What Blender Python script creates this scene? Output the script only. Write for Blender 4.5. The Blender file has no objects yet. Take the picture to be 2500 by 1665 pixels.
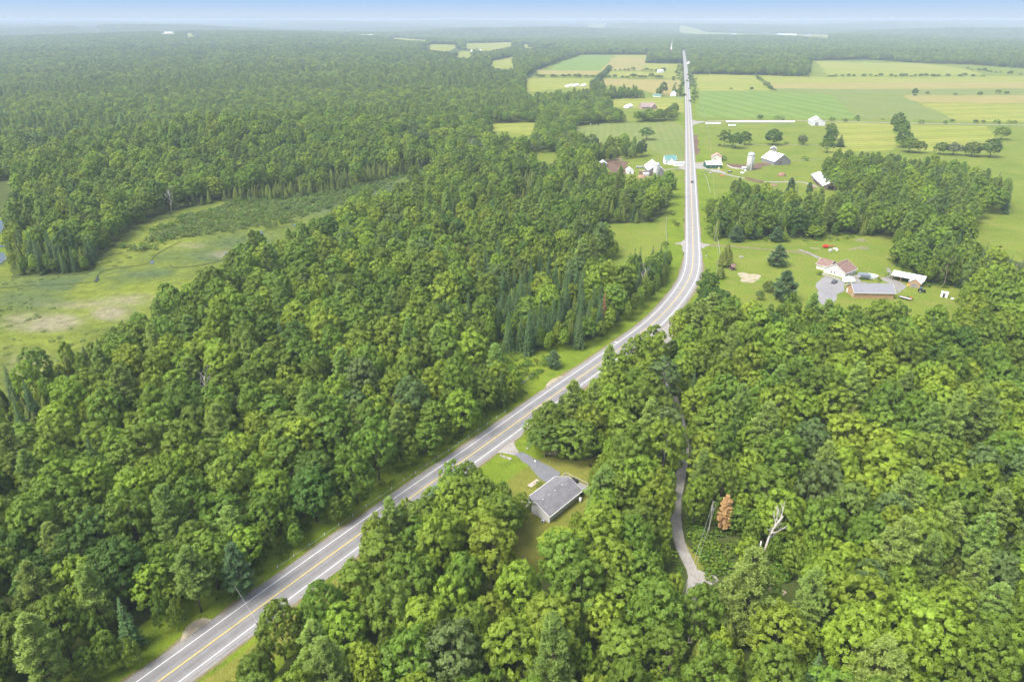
import bpy, bmesh, math, random
import numpy as np
from mathutils import Vector, Matrix

SC = bpy.context.scene
COL = SC.collection
random.seed(7)
RNG = np.random.default_rng(11)
R = math.radians

# ------------------------------------------------------------------ camera
CAM_H = 120.0
FPX = 1667.0                      # focal length in pixels of the 2500 px wide photograph
PITCH = math.atan((832.5 - 48.0) / FPX)
cam_d = bpy.data.cameras.new("drone_camera")
cam_d.sensor_width = 36.0
cam_d.lens = 36.0 * FPX / 2500.0
cam_d.clip_start = 1.0
cam_d.clip_end = 90000.0
cam = bpy.data.objects.new("drone_camera", cam_d)
COL.objects.link(cam)
cam.location = (0, 0, CAM_H)
cam.rotation_euler = (math.pi / 2 - PITCH, 0, 0)
SC.camera = cam

# ------------------------------------------------------------------ sky and sun
SKY_PALE = (1.40, 1.68, 2.02)
SKY_BLUE = (0.82, 1.34, 2.16)
SUN_EL, SUN_AZ = 56.0, -124.0     # azimuth clockwise from +Y (the sun stands to the left)
w = bpy.data.worlds.new("World")
SC.world = w
w.use_nodes = True
nt = w.node_tree
nt.nodes.clear()
wo = nt.nodes.new("ShaderNodeOutputWorld")
bg = nt.nodes.new("ShaderNodeBackground")
sky = nt.nodes.new("ShaderNodeTexSky")
sky.sky_type = 'NISHITA'
sky.sun_disc = False
sky.sun_elevation = R(SUN_EL)
sky.sun_rotation = R(SUN_AZ)
sky.altitude = 100
sky.air_density = 1.0
sky.dust_density = 2.5
sky.ozone_density = 1.0
bg.inputs['Strength'].default_value = 0.105
# a band of clear blue stands over the pale horizon; higher up the sky is the thin bright overcast
tcw = nt.nodes.new("ShaderNodeTexCoord")
sxw = nt.nodes.new("ShaderNodeSeparateXYZ")
nt.links.new(tcw.outputs['Generated'], sxw.inputs[0])


def _wramp(a_, b_, c_, d_):
    r_ = nt.nodes.new("ShaderNodeMapRange")
    r_.interpolation_type = 'SMOOTHSTEP'
    for k_, v_ in (('From Min', a_), ('From Max', b_), ('To Min', c_), ('To Max', d_)):
        r_.inputs[k_].default_value = v_
    nt.links.new(sxw.outputs['Z'], r_.inputs['Value'])
    return r_.outputs[0]


desat = nt.nodes.new("ShaderNodeHueSaturation")
desat.inputs['Saturation'].default_value = 0.5
nt.links.new(sky.outputs[0], desat.inputs['Color'])
band = nt.nodes.new("ShaderNodeMix"); band.data_type = 'RGBA'
nt.links.new(_wramp(0.000, 0.033, 0, 1), band.inputs['Factor'])
band.inputs['A'].default_value = (*SKY_PALE, 1)
band.inputs['B'].default_value = (*SKY_BLUE, 1)
mxw = nt.nodes.new("ShaderNodeMix"); mxw.data_type = 'RGBA'
nt.links.new(_wramp(0.12, 0.6, 0, 1), mxw.inputs['Factor'])
nt.links.new(band.outputs['Result'], mxw.inputs['A'])
nt.links.new(desat.outputs[0], mxw.inputs['B'])
nt.links.new(mxw.outputs['Result'], bg.inputs['Color'])
nt.links.new(bg.outputs[0], wo.inputs['Surface'])

sun_d = bpy.data.lights.new("sun", 'SUN')
sun_d.energy = 1.5
sun_d.angle = R(26)
sun_d.color = (1.0, 0.95, 0.87)
sun = bpy.data.objects.new("sun", sun_d)
COL.objects.link(sun)
_sd = Vector((math.sin(R(SUN_AZ)) * math.cos(R(SUN_EL)), math.cos(R(SUN_AZ)) * math.cos(R(SUN_EL)), math.sin(R(SUN_EL))))
sun.rotation_euler = _sd.to_track_quat('Z', 'Y').to_euler()
sun.location = (-200, 0, 300)

SC.view_settings.view_transform = 'Standard'
SC.view_settings.look = 'None'
SC.view_settings.gamma = 1.0
SC.view_settings.use_curve_mapping = False
SC.view_settings.exposure = 2.08
SC.render.engine = 'CYCLES'
cy = SC.cycles
cy.max_bounces = 5
cy.diffuse_bounces = 3
cy.glossy_bounces = 2
cy.transmission_bounces = 3
cy.transparent_max_bounces = 6
cy.volume_bounces = 1
cy.use_denoising = True
cy.use_adaptive_sampling = False
cy.caustics_reflective = False
cy.caustics_refractive = False

# ------------------------------------------------------------------ where things stand
_c, _s = math.cos(PITCH), math.sin(PITCH)


def G(px, py, z=0.0):
    """A point of the photograph (2500 px wide) as a place on the level z."""
    x = (px - 1250.0) / FPX
    y = -(py - 832.5) / FPX
    dx, dy, dz = x, _c + y * _s, -_s + y * _c
    t = (z - CAM_H) / dz
    return (dx * t, dy * t)


def V(vx, vy, z=0.0):
    return G(vx * 1.0620, vy * 1.0620, z)


def proj(x, y, z):
    v1, v2 = y, z - CAM_H
    dz = v1 * _c - v2 * _s
    up = v1 * _s + v2 * _c
    return 1250 + FPX * x / dz, 832.5 - FPX * up / dz, dz


def crop(ox, oy, s):
    return lambda x, y, z=0.0: G(ox + x / s, oy + y / s, z)


CH = crop(1220, 1060, 6.817)      # near house
CK = crop(1960, 600, 5.8875)      # homestead
CF = crop(1440, 360, 9.8125)      # farm beside the highway
CR = crop(1680, 340, 5.8875)      # farm across the highway
C8 = crop(1380, 80, 5.8875)       # far road
C2 = crop(1250, 0, 1.884)
C1 = crop(0, 0, 1.884)
C3 = crop(1250, 350, 1.884)
C4 = crop(0, 400, 1.884)
C7 = crop(300, 1300, 4.295)
CL = crop(1640, 1180, 5.228)      # lane
CM = crop(1640, 560, 7.128)       # highway bend


def poly(fn, pts):
    return np.array([fn(*p) for p in pts])


def inside(P, x, y):
    """Even-odd test of many points against one polygon."""
    x = np.asarray(x, float); y = np.asarray(y, float)
    c = np.zeros(x.shape, bool)
    n = len(P)
    j = n - 1
    for i in range(n):
        xi, yi = P[i]; xj, yj = P[j]
        if yi != yj:
            c ^= ((yi > y) != (yj > y)) & (x < (xj - xi) * (y - yi) / (yj - yi) + xi)
        j = i
    return c


def edge_dist(P, x, y, closed=True):
    d = np.full(np.shape(x), 1e9)
    n = len(P)
    for i in range(n if closed else n - 1):
        a, b = P[i], P[(i + 1) % n]
        ab = b - a
        l2 = max(ab @ ab, 1e-9)
        t = np.clip(((x - a[0]) * ab[0] + (y - a[1]) * ab[1]) / l2, 0, 1)
        d = np.minimum(d, np.hypot(x - a[0] - t * ab[0], y - a[1] - t * ab[1]))
    return d


_ph = RNG.uniform(0, 6.28, 24)
_an = RNG.uniform(0, 6.28, 24)
MOUNDS = []                       # (x, y, radius, height)


def sstep(a, b, v):
    t = np.clip((v - a) / (b - a), 0, 1)
    return t * t * (3 - 2 * t)


def T(x, y):
    """Height of the land: level around the highway, rolling farther off."""
    x = np.asarray(x, float); y = np.asarray(y, float)
    d = np.hypot(x, y)
    n1 = sum(np.sin((x * math.cos(_an[i]) + y * math.sin(_an[i])) / (420 + 130 * i) + _ph[i]) for i in range(6)) / 6
    n2 = sum(np.sin((x * math.cos(_an[i]) + y * math.sin(_an[i])) / (150 + 40 * i) + _ph[i]) for i in range(8, 14)) / 6
    h = sstep(2600, 8000, d) * (n1 * 55 + n2 * 22 + 8) + sstep(9000, 19000, d) * (62 + 45 * n1)
    lf = sstep(650, 1500, d) * sstep(-120, -420, x)
    h = h + lf * (n2 * 16 + n1 * 10 + 4)
    for (mx, my, mr, mh) in MOUNDS:
        r2 = np.clip(1 - ((x - mx) ** 2 + (y - my) ** 2) / mr ** 2, 0, 1)
        h = h + mh * r2 * r2
    return np.where(h > 60, 60 + 34 * np.tanh((h - 60) / 34), h)


def vnoise(x, y, s, seed=0):
    """Cheap smooth value noise in 0..1 for planting and ground cover."""
    x = np.asarray(x, float) / s; y = np.asarray(y, float) / s
    xi = np.floor(x).astype(np.int64); yi = np.floor(y).astype(np.int64)
    fx, fy = x - xi, y - yi
    fx = fx * fx * (3 - 2 * fx); fy = fy * fy * (3 - 2 * fy)

    def hsh(a, b):
        k = (a * 374761393 + b * 668265263 + seed * 974634541) & 0x7fffffff
        k = ((k ^ (k >> 13)) * 1274126177) & 0x7fffffff
        return ((k ^ (k >> 16)) & 0xffff) / 65535.0
    return (hsh(xi, yi) * (1 - fx) + hsh(xi + 1, yi) * fx) * (1 - fy) + (hsh(xi, yi + 1) * (1 - fx) + hsh(xi + 1, yi + 1) * fx) * fy


# ------------------------------------------------------------------ materials
def nmat(name):
    m = bpy.data.materials.new(name)
    m.use_nodes = True
    t = m.node_tree
    t.nodes.clear()
    o = t.nodes.new("ShaderNodeOutputMaterial")
    return m, t, o


def paint(name, col, rough=0.7, var=0.12, scale=1.5, spec=0.3, metal=0.0, stretch=None, col2=None, bump=0.0):
    """A plain material with grain and uneven tone."""
    m, t, o = nmat(name)
    b = t.nodes.new("ShaderNodeBsdfPrincipled")
    tc = t.nodes.new("ShaderNodeTexCoord")
    n = t.nodes.new("ShaderNodeTexNoise")
    n.inputs['Scale'].default_value = scale
    n.inputs['Detail'].default_value = 6
    n.inputs['Roughness'].default_value = 0.65
    if stretch:
        mp = t.nodes.new("ShaderNodeMapping")
        mp.inputs['Scale'].default_value = stretch
        t.links.new(tc.outputs['Object'], mp.inputs[0]); t.links.new(mp.outputs[0], n.inputs['Vector'])
    else:
        t.links.new(tc.outputs['Object'], n.inputs['Vector'])
    mr = t.nodes.new("ShaderNodeMapRange")
    mr.inputs['From Min'].default_value = 0.3; mr.inputs['From Max'].default_value = 0.7
    t.links.new(n.outputs['Fac'], mr.inputs['Value'])
    mx = t.nodes.new("ShaderNodeMix"); mx.data_type = 'RGBA'
    c2 = col2 or tuple(c * (1 - 2 * var) for c in col)
    mx.inputs['A'].default_value = (*c2, 1)
    mx.inputs['B'].default_value = (*[min(1, c * (1 + var)) if not col2 else c for c in col], 1)
    t.links.new(mr.outputs[0], mx.inputs['Factor'])
    t.links.new(mx.outputs['Result'], b.inputs['Base Color'])
    b.inputs['Roughness'].default_value = rough
    b.inputs['Specular IOR Level'].default_value = spec
    b.inputs['Metallic'].default_value = metal
    if bump:
        bp = t.nodes.new("ShaderNodeBump"); bp.inputs['Strength'].default_value = bump; bp.inputs['Distance'].default_value = 0.1
        t.links.new(n.outputs['Fac'], bp.inputs['Height']); t.links.new(bp.outputs[0], b.inputs['Normal'])
    t.links.new(b.outputs[0], o.inputs['Surface'])
    return m


def ground_mat(name, c1, c2, c3, s_big=0.03, s_mid=0.25, s_fine=2.2, stripes=None, lo=0.38, hi=0.62, bump=0.35):
    """Grass, crop or soil: three tones mixed at three sizes; stripes = (angle, spacing, strength)."""
    m, t, o = nmat(name)
    b = t.nodes.new("ShaderNodeBsdfPrincipled")
    b.inputs['Roughness'].default_value = 0.95
    b.inputs['Specular IOR Level'].default_value = 0.05
    tc = t.nodes.new("ShaderNodeTexCoord")

    def noise(s, det=4, vec=None):
        n = t.nodes.new("ShaderNodeTexNoise")
        n.inputs['Scale'].default_value = s; n.inputs['Detail'].default_value = det
        n.inputs['Roughness'].default_value = 0.62
        t.links.new(vec or tc.outputs['Object'], n.inputs['Vector'])
        return n

    def rng(sock, a, bb, c=0.0, d=1.0):
        r = t.nodes.new("ShaderNodeMapRange")
        r.inputs['From Min'].default_value = a; r.inputs['From Max'].default_value = bb
        r.inputs['To Min'].default_value = c; r.inputs['To Max'].default_value = d
        t.links.new(sock, r.inputs['Value'])
        return r.outputs[0]

    def mix(f, a, bb, blend='MIX'):
        x = t.nodes.new("ShaderNodeMix"); x.data_type = 'RGBA'; x.blend_type = blend
        for k, v in (('A', a), ('B', bb)):
            if isinstance(v, tuple):
                x.inputs[k].default_value = (*v, 1)
            else:
                t.links.new(v, x.inputs[k])
        if isinstance(f, float):
            x.inputs['Factor'].default_value = f
        else:
            t.links.new(f, x.inputs['Factor'])
        return x.outputs['Result']
    n1, n2, n3 = noise(s_big, 5), noise(s_mid, 5), noise(s_fine, 3)
    col = mix(rng(n1.outputs['Fac'], lo, hi), c1, c2)
    col = mix(rng(n2.outputs['Fac'], 0.5, 0.72), col, c3)
    if stripes:
        for (ang, spc, stg) in stripes:
            mp = t.nodes.new("ShaderNodeMapping")
            mp.inputs['Rotation'].default_value = (0, 0, -ang)
            t.links.new(tc.outputs['Object'], mp.inputs[0])
            wv = t.nodes.new("ShaderNodeTexWave")
            wv.inputs['Scale'].default_value = 1.0 / spc * 0.314
            wv.inputs['Distortion'].default_value = 1.2
            wv.inputs['Detail'].default_value = 2
            wv.bands_direction = 'Y'
            t.links.new(mp.outputs[0], wv.inputs['Vector'])
            g = rng(wv.outputs['Fac'], 0, 1, 1 - stg, 1 + stg)
            cg = t.nodes.new("ShaderNodeCombineColor")
            for q in range(3):
                t.links.new(g, cg.inputs[q])
            col = mix(1.0, col, cg.outputs[0], 'MULTIPLY')
    g = rng(n3.outputs['Fac'], 0.25, 0.75, 0.62, 1.32)
    cg = t.nodes.new("ShaderNodeCombineColor")
    for q in range(3):
        t.links.new(g, cg.inputs[q])
    col = mix(1.0, col, cg.outputs[0], 'MULTIPLY')
    t.links.new(col, b.inputs['Base Color'])
    if bump:
        bp = t.nodes.new("ShaderNodeBump"); bp.inputs['Strength'].default_value = bump; bp.inputs['Distance'].default_value = 0.25
        t.links.new(n3.outputs['Fac'], bp.inputs['Height']); t.links.new(bp.outputs[0], b.inputs['Normal'])
    t.links.new(b.outputs[0], o.inputs['Surface'])
    return m


def leaf_mat(name, col, hue=0.012, trans=0.32, rough=0.55):
    """Leaves: the tint of each clump comes from the mesh, that of each tree from its own random number."""
    m, t, o = nmat(name)
    oi = t.nodes.new("ShaderNodeObjectInfo")
    at = t.nodes.new("ShaderNodeAttribute"); at.attribute_name = "tint"
    hs = t.nodes.new("ShaderNodeHueSaturation")
    hs.inputs['Color'].default_value = (*col, 1)

    def rng(sock, c, d):
        r = t.nodes.new("ShaderNodeMapRange")
        r.inputs['To Min'].default_value = c; r.inputs['To Max'].default_value = d
        t.links.new(sock, r.inputs['Value'])
        return r.outputs[0]
    t.links.new(rng(oi.outputs['Random'], 0.5 - hue, 0.5 + hue), hs.inputs['Hue'])
    mu = t.nodes.new("ShaderNodeMath"); mu.operation = 'MULTIPLY'
    r2 = t.nodes.new("ShaderNodeMath"); r2.operation = 'FRACT'
    r3 = t.nodes.new("ShaderNodeMath"); r3.operation = 'MULTIPLY'; r3.inputs[1].default_value = 17.31
    t.links.new(oi.outputs['Random'], r3.inputs[0]); t.links.new(r3.outputs[0], r2.inputs[0])
    t.links.new(rng(r2.outputs[0], 0.82, 1.2), mu.inputs[0])
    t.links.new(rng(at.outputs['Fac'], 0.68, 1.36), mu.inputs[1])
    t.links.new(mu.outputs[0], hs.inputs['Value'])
    b = t.nodes.new("ShaderNodeBsdfPrincipled")
    b.inputs['Roughness'].default_value = rough
    b.inputs['Specular IOR Level'].default_value = 0.22
    t.links.new(hs.outputs[0], b.inputs['Base Color'])
    if trans:
        tr = t.nodes.new("ShaderNodeBsdfTranslucent")
        h2 = t.nodes.new("ShaderNodeHueSaturation"); h2.inputs['Hue'].default_value = 0.48; h2.inputs['Value'].default_value = 1.5
        t.links.new(hs.outputs[0], h2.inputs['Color']); t.links.new(h2.outputs[0], tr.inputs['Color'])
        mx = t.nodes.new("ShaderNodeMixShader"); mx.inputs[0].default_value = trans
        t.links.new(b.outputs[0], mx.inputs[1]); t.links.new(tr.outputs[0], mx.inputs[2])
        t.links.new(mx.outputs[0], o.inputs['Surface'])
    else:
        t.links.new(b.outputs[0], o.inputs['Surface'])
    return m


# ------------------------------------------------------------------ objects
def tag(o, label=None, cat=None, group=None, kind=None):
    if label: o['label'] = label
    if cat: o['category'] = cat
    if group: o['group'] = group
    if kind: o['kind'] = kind
    return o


def link(name, me, parent=None):
    o = bpy.data.objects.new(name, me)
    COL.objects.link(o)
    if parent is not None:
        o.parent = parent
    return o


def thing(name, label, cat, x, y, yaw=0.0, group=None, z=None):
    o = link(name, None)
    o.empty_display_size = 0.5
    o.location = (x, y, float(T(x, y)) if z is None else z)
    o.rotation_euler = (0, 0, yaw)
    return tag(o, label, cat, group)


class MB:
    """Collects boxes, tubes, prisms and facets and links them as one mesh object."""

    def __init__(self):
        self.v = []; self.f = []

    def add(self, vs, fs):
        n = len(self.v)
        self.v += [tuple(map(float, p)) for p in vs]
        self.f += [tuple(i + n for i in q) for q in fs]
        return self

    def box(self, cx, cy, cz, sx, sy, sz, rz=0.0, tilt=None):
        c, s = math.cos(rz), math.sin(rz)
        vs = []
        for dz in (-.5, .5):
            for dx, dy in ((-.5, -.5), (.5, -.5), (.5, .5), (-.5, .5)):
                p = Vector((dx * sx, dy * sy, dz * sz))
                if tilt is not None:
                    p = tilt @ p
                vs.append((cx + p.x * c - p.y * s, cy + p.x * s + p.y * c, cz + p.z))
        return self.add(vs, [(3, 2, 1, 0), (4, 5, 6, 7), (0, 1, 5, 4), (1, 2, 6, 5), (2, 3, 7, 6), (3, 0, 4, 7)])

    def tube(self, p0, p1, r0, r1=None, n=8, cap=True):
        r1 = r0 if r1 is None else r1
        p0, p1 = Vector(p0), Vector(p1)
        d = (p1 - p0)
        q = d.to_track_quat('Z', 'Y')
        vs = []
        for p, r in ((p0, r0), (p1, r1)):
            for i in range(n):
                a = 2 * math.pi * i / n
                vs.append(p + q @ Vector((r * math.cos(a), r * math.sin(a), 0)))
        fs = [(i, (i + 1) % n, n + (i + 1) % n, n + i) for i in range(n)]
        if cap:
            fs += [tuple(range(n - 1, -1, -1)), tuple(range(n, 2 * n))]
        return self.add(vs, fs)

    def path(self, pts, r0, r1, n=6):
        pts = [Vector(p) for p in pts]
        k = len(pts)
        vs = []
        for i, p in enumerate(pts):
            d = pts[min(i + 1, k - 1)] - pts[max(i - 1, 0)]
            q = d.to_track_quat('Z', 'Y')
            r = r0 + (r1 - r0) * i / (k - 1)
            for j in range(n):
                a = 2 * math.pi * j / n
                vs.append(p + q @ Vector((r * math.cos(a), r * math.sin(a), 0)))
        fs = []
        for i in range(k - 1):
            for j in range(n):
                fs.append((i * n + j, i * n + (j + 1) % n, (i + 1) * n + (j + 1) % n, (i + 1) * n + j))
        fs += [tuple(range(n - 1, -1, -1)), tuple((k - 1) * n + j for j in range(n))]
        return self.add(vs, fs)

    def lathe(self, cx, cy, prof, n=16):
        vs = []; fs = []
        for (r, z) in prof:
            for i in range(n):
                a = 2 * math.pi * i / n
                vs.append((cx + r * math.cos(a), cy + r * math.sin(a), z))
        for k in range(len(prof) - 1):
            for i in range(n):
                fs.append((k * n + i, k * n + (i + 1) % n, (k + 1) * n + (i + 1) % n, (k + 1) * n + i))
        fs.append(tuple(range(n - 1, -1, -1)))
        fs.append(tuple((len(prof) - 1) * n + i for i in range(n)))
        return self.add(vs, fs)

    def prism(self, pts, axis='x', a=0.0, b=1.0):
        """Extrudes a 2-D outline along x (outline in y,z), y (x,z) or z (x,y)."""
        n = len(pts)
        mk = {'x': lambda t, p: (t, p[0], p[1]), 'y': lambda t, p: (p[0], t, p[1]), 'z': lambda t, p: (p[0], p[1], t)}[axis]
        vs = [mk(a, p) for p in pts] + [mk(b, p) for p in pts]
        fs = [(i, (i + 1) % n, n + (i + 1) % n, n + i) for i in range(n)] + [tuple(range(n - 1, -1, -1)), tuple(range(n, 2 * n))]
        return self.add(vs, fs)

    def lump(self, cx, cy, cz, rx, ry, rz, rough=0.25, n=9, m=6, seed=0):
        """An uneven mound or boulder."""
        rr = random.Random(seed)
        vs = [(cx, cy, cz + rz)]
        for k in range(1, m):
            th = math.pi * k / m
            for i in range(n):
                a = 2 * math.pi * i / n + 0.3 * k
                u = 1 + rr.uniform(-rough, rough)
                vs.append((cx + rx * u * math.sin(th) * math.cos(a), cy + ry * u * math.sin(th) * math.sin(a), cz + rz * u * math.cos(th)))
        vs.append((cx, cy, cz - rz))
        fs = [(0, 1 + i, 1 + (i + 1) % n) for i in range(n)]
        for k in range(m - 2):
            for i in range(n):
                p = 1 + k * n
                fs.append((p + i, p + n + i, p + n + (i + 1) % n, p + (i + 1) % n))
        e = len(vs) - 1
        p = 1 + (m - 2) * n
        fs += [(p + (i + 1) % n, p + i, e) for i in range(n)]
        return self.add(vs, fs)

    def mesh(self, name, mat, smooth=False):
        me = bpy.data.meshes.new(name)
        me.from_pydata(self.v, [], self.f)
        me.materials.append(mat)
        bm = bmesh.new(); bm.from_mesh(me)
        bmesh.ops.recalc_face_normals(bm, faces=bm.faces)
        bm.to_mesh(me); bm.free()
        if smooth:
            for p in me.polygons:
                p.use_smooth = True
        return me

    def build(self, name, mat, parent=None, smooth=False):
        return link(name, self.mesh(name, mat, smooth), parent)


_lay = [0]


def level(z):
    """Every ground sheet gets a level of its own, so that no two lie in one plane."""
    _lay[0] += 1
    return (z * 2 if z < 0.3 else z) + _lay[0] * 0.0006


def ragged(P, wob):
    """An outline as ground has it: cut into short pieces that wander a little."""
    d = float(np.hypot(*P.mean(0)))
    seg = max(1.2, d / 160)
    out = []
    for i in range(len(P)):
        p, q = P[i], P[(i + 1) % len(P)]
        n = max(1, min(160, int(np.hypot(*(q - p)) / seg)))
        for k in range(n):
            s_ = p + (q - p) * k / n
            t_ = np.array([vnoise(s_[0], s_[1], seg * 3.1, 21), vnoise(s_[0], s_[1], seg * 3.1, 22)]) - .5 + (np.array([vnoise(s_[0], s_[1], seg * .9, 23), vnoise(s_[0], s_[1], seg * .9, 24)]) - .5) * .6
            out.append(s_ + t_ * seg * wob)
    return np.array(out)


def sheet(name, P, z, mat, kind='structure', parent=None, drape=0.0, wob=0.9):
    """A ground patch with a given outline; drape > 0 cuts it up and lays it over the land."""
    if not drape:
        z = level(z)
        if wob:
            P = ragged(np.asarray(P, float), wob)
    bm = bmesh.new()
    vs = [bm.verts.new((p[0], p[1], z)) for p in P]
    f = bm.faces.new(vs)
    bmesh.ops.triangulate(bm, faces=[f])
    if drape:
        for _ in range(5):
            es = [e for e in bm.edges if e.calc_length() > drape]
            if not es:
                break
            bmesh.ops.subdivide_edges(bm, edges=es, cuts=1)
            bmesh.ops.triangulate(bm, faces=bm.faces)
        for v in bm.verts:
            v.co.z = float(T(v.co.x, v.co.y)) + z
    bmesh.ops.recalc_face_normals(bm, faces=bm.faces)
    for f in bm.faces:
        if f.normal.z < 0:
            f.normal_flip()
    me = bpy.data.meshes.new(name)
    bm.to_mesh(me); bm.free()
    me.materials.append(mat)
    o = link(name, me, parent)
    if kind:
        o['kind'] = kind
    return o


def smooth_line(pts, step=4.0, rounds=3):
    P = np.array(pts, float)
    for _ in range(rounds):
        Q = [P[0]]
        for a, b in zip(P[:-1], P[1:]):
            Q += [0.75 * a + 0.25 * b, 0.25 * a + 0.75 * b]
        Q.append(P[-1])
        P = np.array(Q)
    d = np.concatenate([[0], np.cumsum(np.hypot(*np.diff(P, axis=0).T))])
    n = max(2, int(d[-1] / step))
    t = np.linspace(0, d[-1], n)
    return np.stack([np.interp(t, d, P[:, 0]), np.interp(t, d, P[:, 1])], 1)


def offset_line(P, off):
    t = np.gradient(P, axis=0)
    t /= np.maximum(np.hypot(t[:, 0], t[:, 1])[:, None], 1e-9)
    n = np.stack([-t[:, 1], t[:, 0]], 1)
    off = np.asarray(off, float)
    return P + n * (off[:, None] if off.ndim else off)


def ribbon(name, P, a, b, z, mat, kind='structure', wob=0.0, seed=1, parent=None):
    """A strip along a line from sideways offset a to b (left of the line is positive)."""
    n = len(P)
    rr = np.random.default_rng(seed)
    wa = np.zeros(n) + a; wb = np.zeros(n) + b
    if wob:
        k = np.ones(3) / 3
        wa = wa + np.convolve(rr.normal(0, wob, n + 2), k, 'valid'); wb = wb + np.convolve(rr.normal(0, wob, n + 2), k, 'valid')
    z = level(z)
    A, B = offset_line(P, wa), offset_line(P, wb)
    vs = [(p[0], p[1], z) for p in A] + [(p[0], p[1], z) for p in B]
    fs = [(i, i + 1, n + i + 1, n + i) for i in range(n - 1)]
    me = bpy.data.meshes.new(name)
    me.from_pydata(vs, [], fs)
    if me.polygons[0].normal.z < 0:
        me.flip_normals()
    me.materials.append(mat)
    o = link(name, me, parent)
    if kind:
        o['kind'] = kind
    return o
# ------------------------------------------------------------------ materials of the land
M = {}
M['land'] = ground_mat("land_cover", (0.050, 0.068, 0.018), (0.065, 0.085, 0.020), (0.045, 0.050, 0.020))
M['verge'] = ground_mat("verge_grass", (0.103, 0.152, 0.014), (0.138, 0.179, 0.017), (0.075, 0.115, 0.014), s_big=0.06)
M['lawn'] = ground_mat("lawn_grass", (0.124, 0.136, 0.022), (0.158, 0.158, 0.033), (0.101, 0.120, 0.020), s_big=0.07, s_mid=0.3, s_fine=3)
M['pasture'] = ground_mat("pasture_grass", (0.102, 0.143, 0.018), (0.139, 0.171, 0.026), (0.157, 0.160, 0.037), s_big=0.030, s_mid=0.13, s_fine=1.2)
M['crop_green'] = ground_mat("green_crop", (0.123, 0.180, 0.037), (0.110, 0.167, 0.032), (0.141, 0.189, 0.042), s_big=0.012, s_mid=0.05, s_fine=0.8, stripes=[(R(96), 9, 0.12), (R(99), 31, 0.09)], lo=.4, hi=.6)
M['crop_yellow'] = ground_mat("hay_crop", (0.176, 0.201, 0.035), (0.211, 0.211, 0.046), (0.141, 0.180, 0.026), s_big=0.008, s_mid=0.05, s_fine=0.8, stripes=[(R(8), 12, 0.12), (R(11), 43, 0.09)])
M['crop_tan'] = ground_mat("tan_stubble", (0.242, 0.201, 0.075), (0.207, 0.189, 0.057), (0.176, 0.180, 0.044), s_big=0.007, s_mid=0.05, s_fine=0.7, stripes=[(R(10), 7, 0.09), (R(10), 29, 0.05)])
M['crop_dull'] = ground_mat("dull_green_crop", (0.119, 0.157, 0.039), (0.141, 0.167, 0.046), (0.163, 0.169, 0.058), s_big=0.02, s_mid=0.08, s_fine=0.8, stripes=[(R(82), 8, 0.045)])
M['gravel'] = ground_mat("pale_gravel", (0.238, 0.220, 0.193), (0.283, 0.267, 0.242), (0.197, 0.176, 0.148), s_big=0.12, s_mid=0.7, s_fine=6)
M['shoulder'] = ground_mat("shoulder_gravel", (0.193, 0.182, 0.171), (0.226, 0.215, 0.203), (0.176, 0.148, 0.119), s_big=0.05, s_mid=0.35, s_fine=5)
M['dirt_edge'] = ground_mat("dirt_edge", (0.172, 0.135, 0.078), (0.143, 0.135, 0.049), (0.197, 0.168, 0.115), s_big=0.1, s_mid=0.5, s_fine=4)
M['driveway'] = ground_mat("driveway_asphalt", (0.143, 0.148, 0.156), (0.160, 0.164, 0.172), (0.127, 0.131, 0.138), s_big=0.1, s_mid=0.5, s_fine=6)
M['mud'] = ground_mat("barnyard_mud", (0.102, 0.064, 0.045), (0.131, 0.086, 0.061), (0.172, 0.127, 0.090), s_big=0.04, s_mid=0.16, s_fine=1.0)
M['sand'] = ground_mat("sandy_soil", (0.344, 0.295, 0.213), (0.295, 0.254, 0.180), (0.131, 0.148, 0.041), s_big=0.12, s_mid=0.35, s_fine=3)
M['floor'] = ground_mat("forest_floor", (0.040, 0.045, 0.018), (0.055, 0.055, 0.024), (0.035, 0.048, 0.014), s_big=0.06, s_mid=0.3, s_fine=1.5)
M['water'] = paint("pond_water", (0.05, 0.06, 0.055), rough=0.06, var=0.1, spec=0.5)
M['white_paint'] = paint("road_white_paint", (0.62, 0.62, 0.61), rough=0.6, var=0.14, scale=1.2)
M['yellow_paint'] = paint("road_yellow_paint", (0.60, 0.45, 0.13), rough=0.6, var=0.12, scale=1.2)


def asphalt(name):
    m, t, o = nmat(name)
    b = t.nodes.new("ShaderNodeBsdfPrincipled")
    b.inputs['Roughness'].default_value = 0.85
    b.inputs['Specular IOR Level'].default_value = 0.25
    at = t.nodes.new("ShaderNodeAttribute"); at.attribute_name = "wear"
    tc = t.nodes.new("ShaderNodeTexCoord")
    n = t.nodes.new("ShaderNodeTexNoise"); n.inputs['Scale'].default_value = 0.22; n.inputs['Detail'].default_value = 8; n.inputs['Roughness'].default_value = 0.7
    t.links.new(tc.outputs['Object'], n.inputs['Vector'])
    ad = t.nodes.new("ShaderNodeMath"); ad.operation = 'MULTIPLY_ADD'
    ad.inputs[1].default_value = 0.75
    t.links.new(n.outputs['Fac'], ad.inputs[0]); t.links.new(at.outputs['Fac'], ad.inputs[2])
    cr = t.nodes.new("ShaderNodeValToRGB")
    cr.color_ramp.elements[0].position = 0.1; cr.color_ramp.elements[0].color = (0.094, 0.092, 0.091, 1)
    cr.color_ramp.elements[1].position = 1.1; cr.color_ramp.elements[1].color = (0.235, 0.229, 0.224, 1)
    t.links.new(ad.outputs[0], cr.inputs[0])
    t.links.new(cr.outputs[0], b.inputs['Base Color'])
    t.links.new(b.outputs[0], o.inputs['Surface'])
    return m


M['asphalt'] = asphalt("worn_asphalt")


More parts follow.
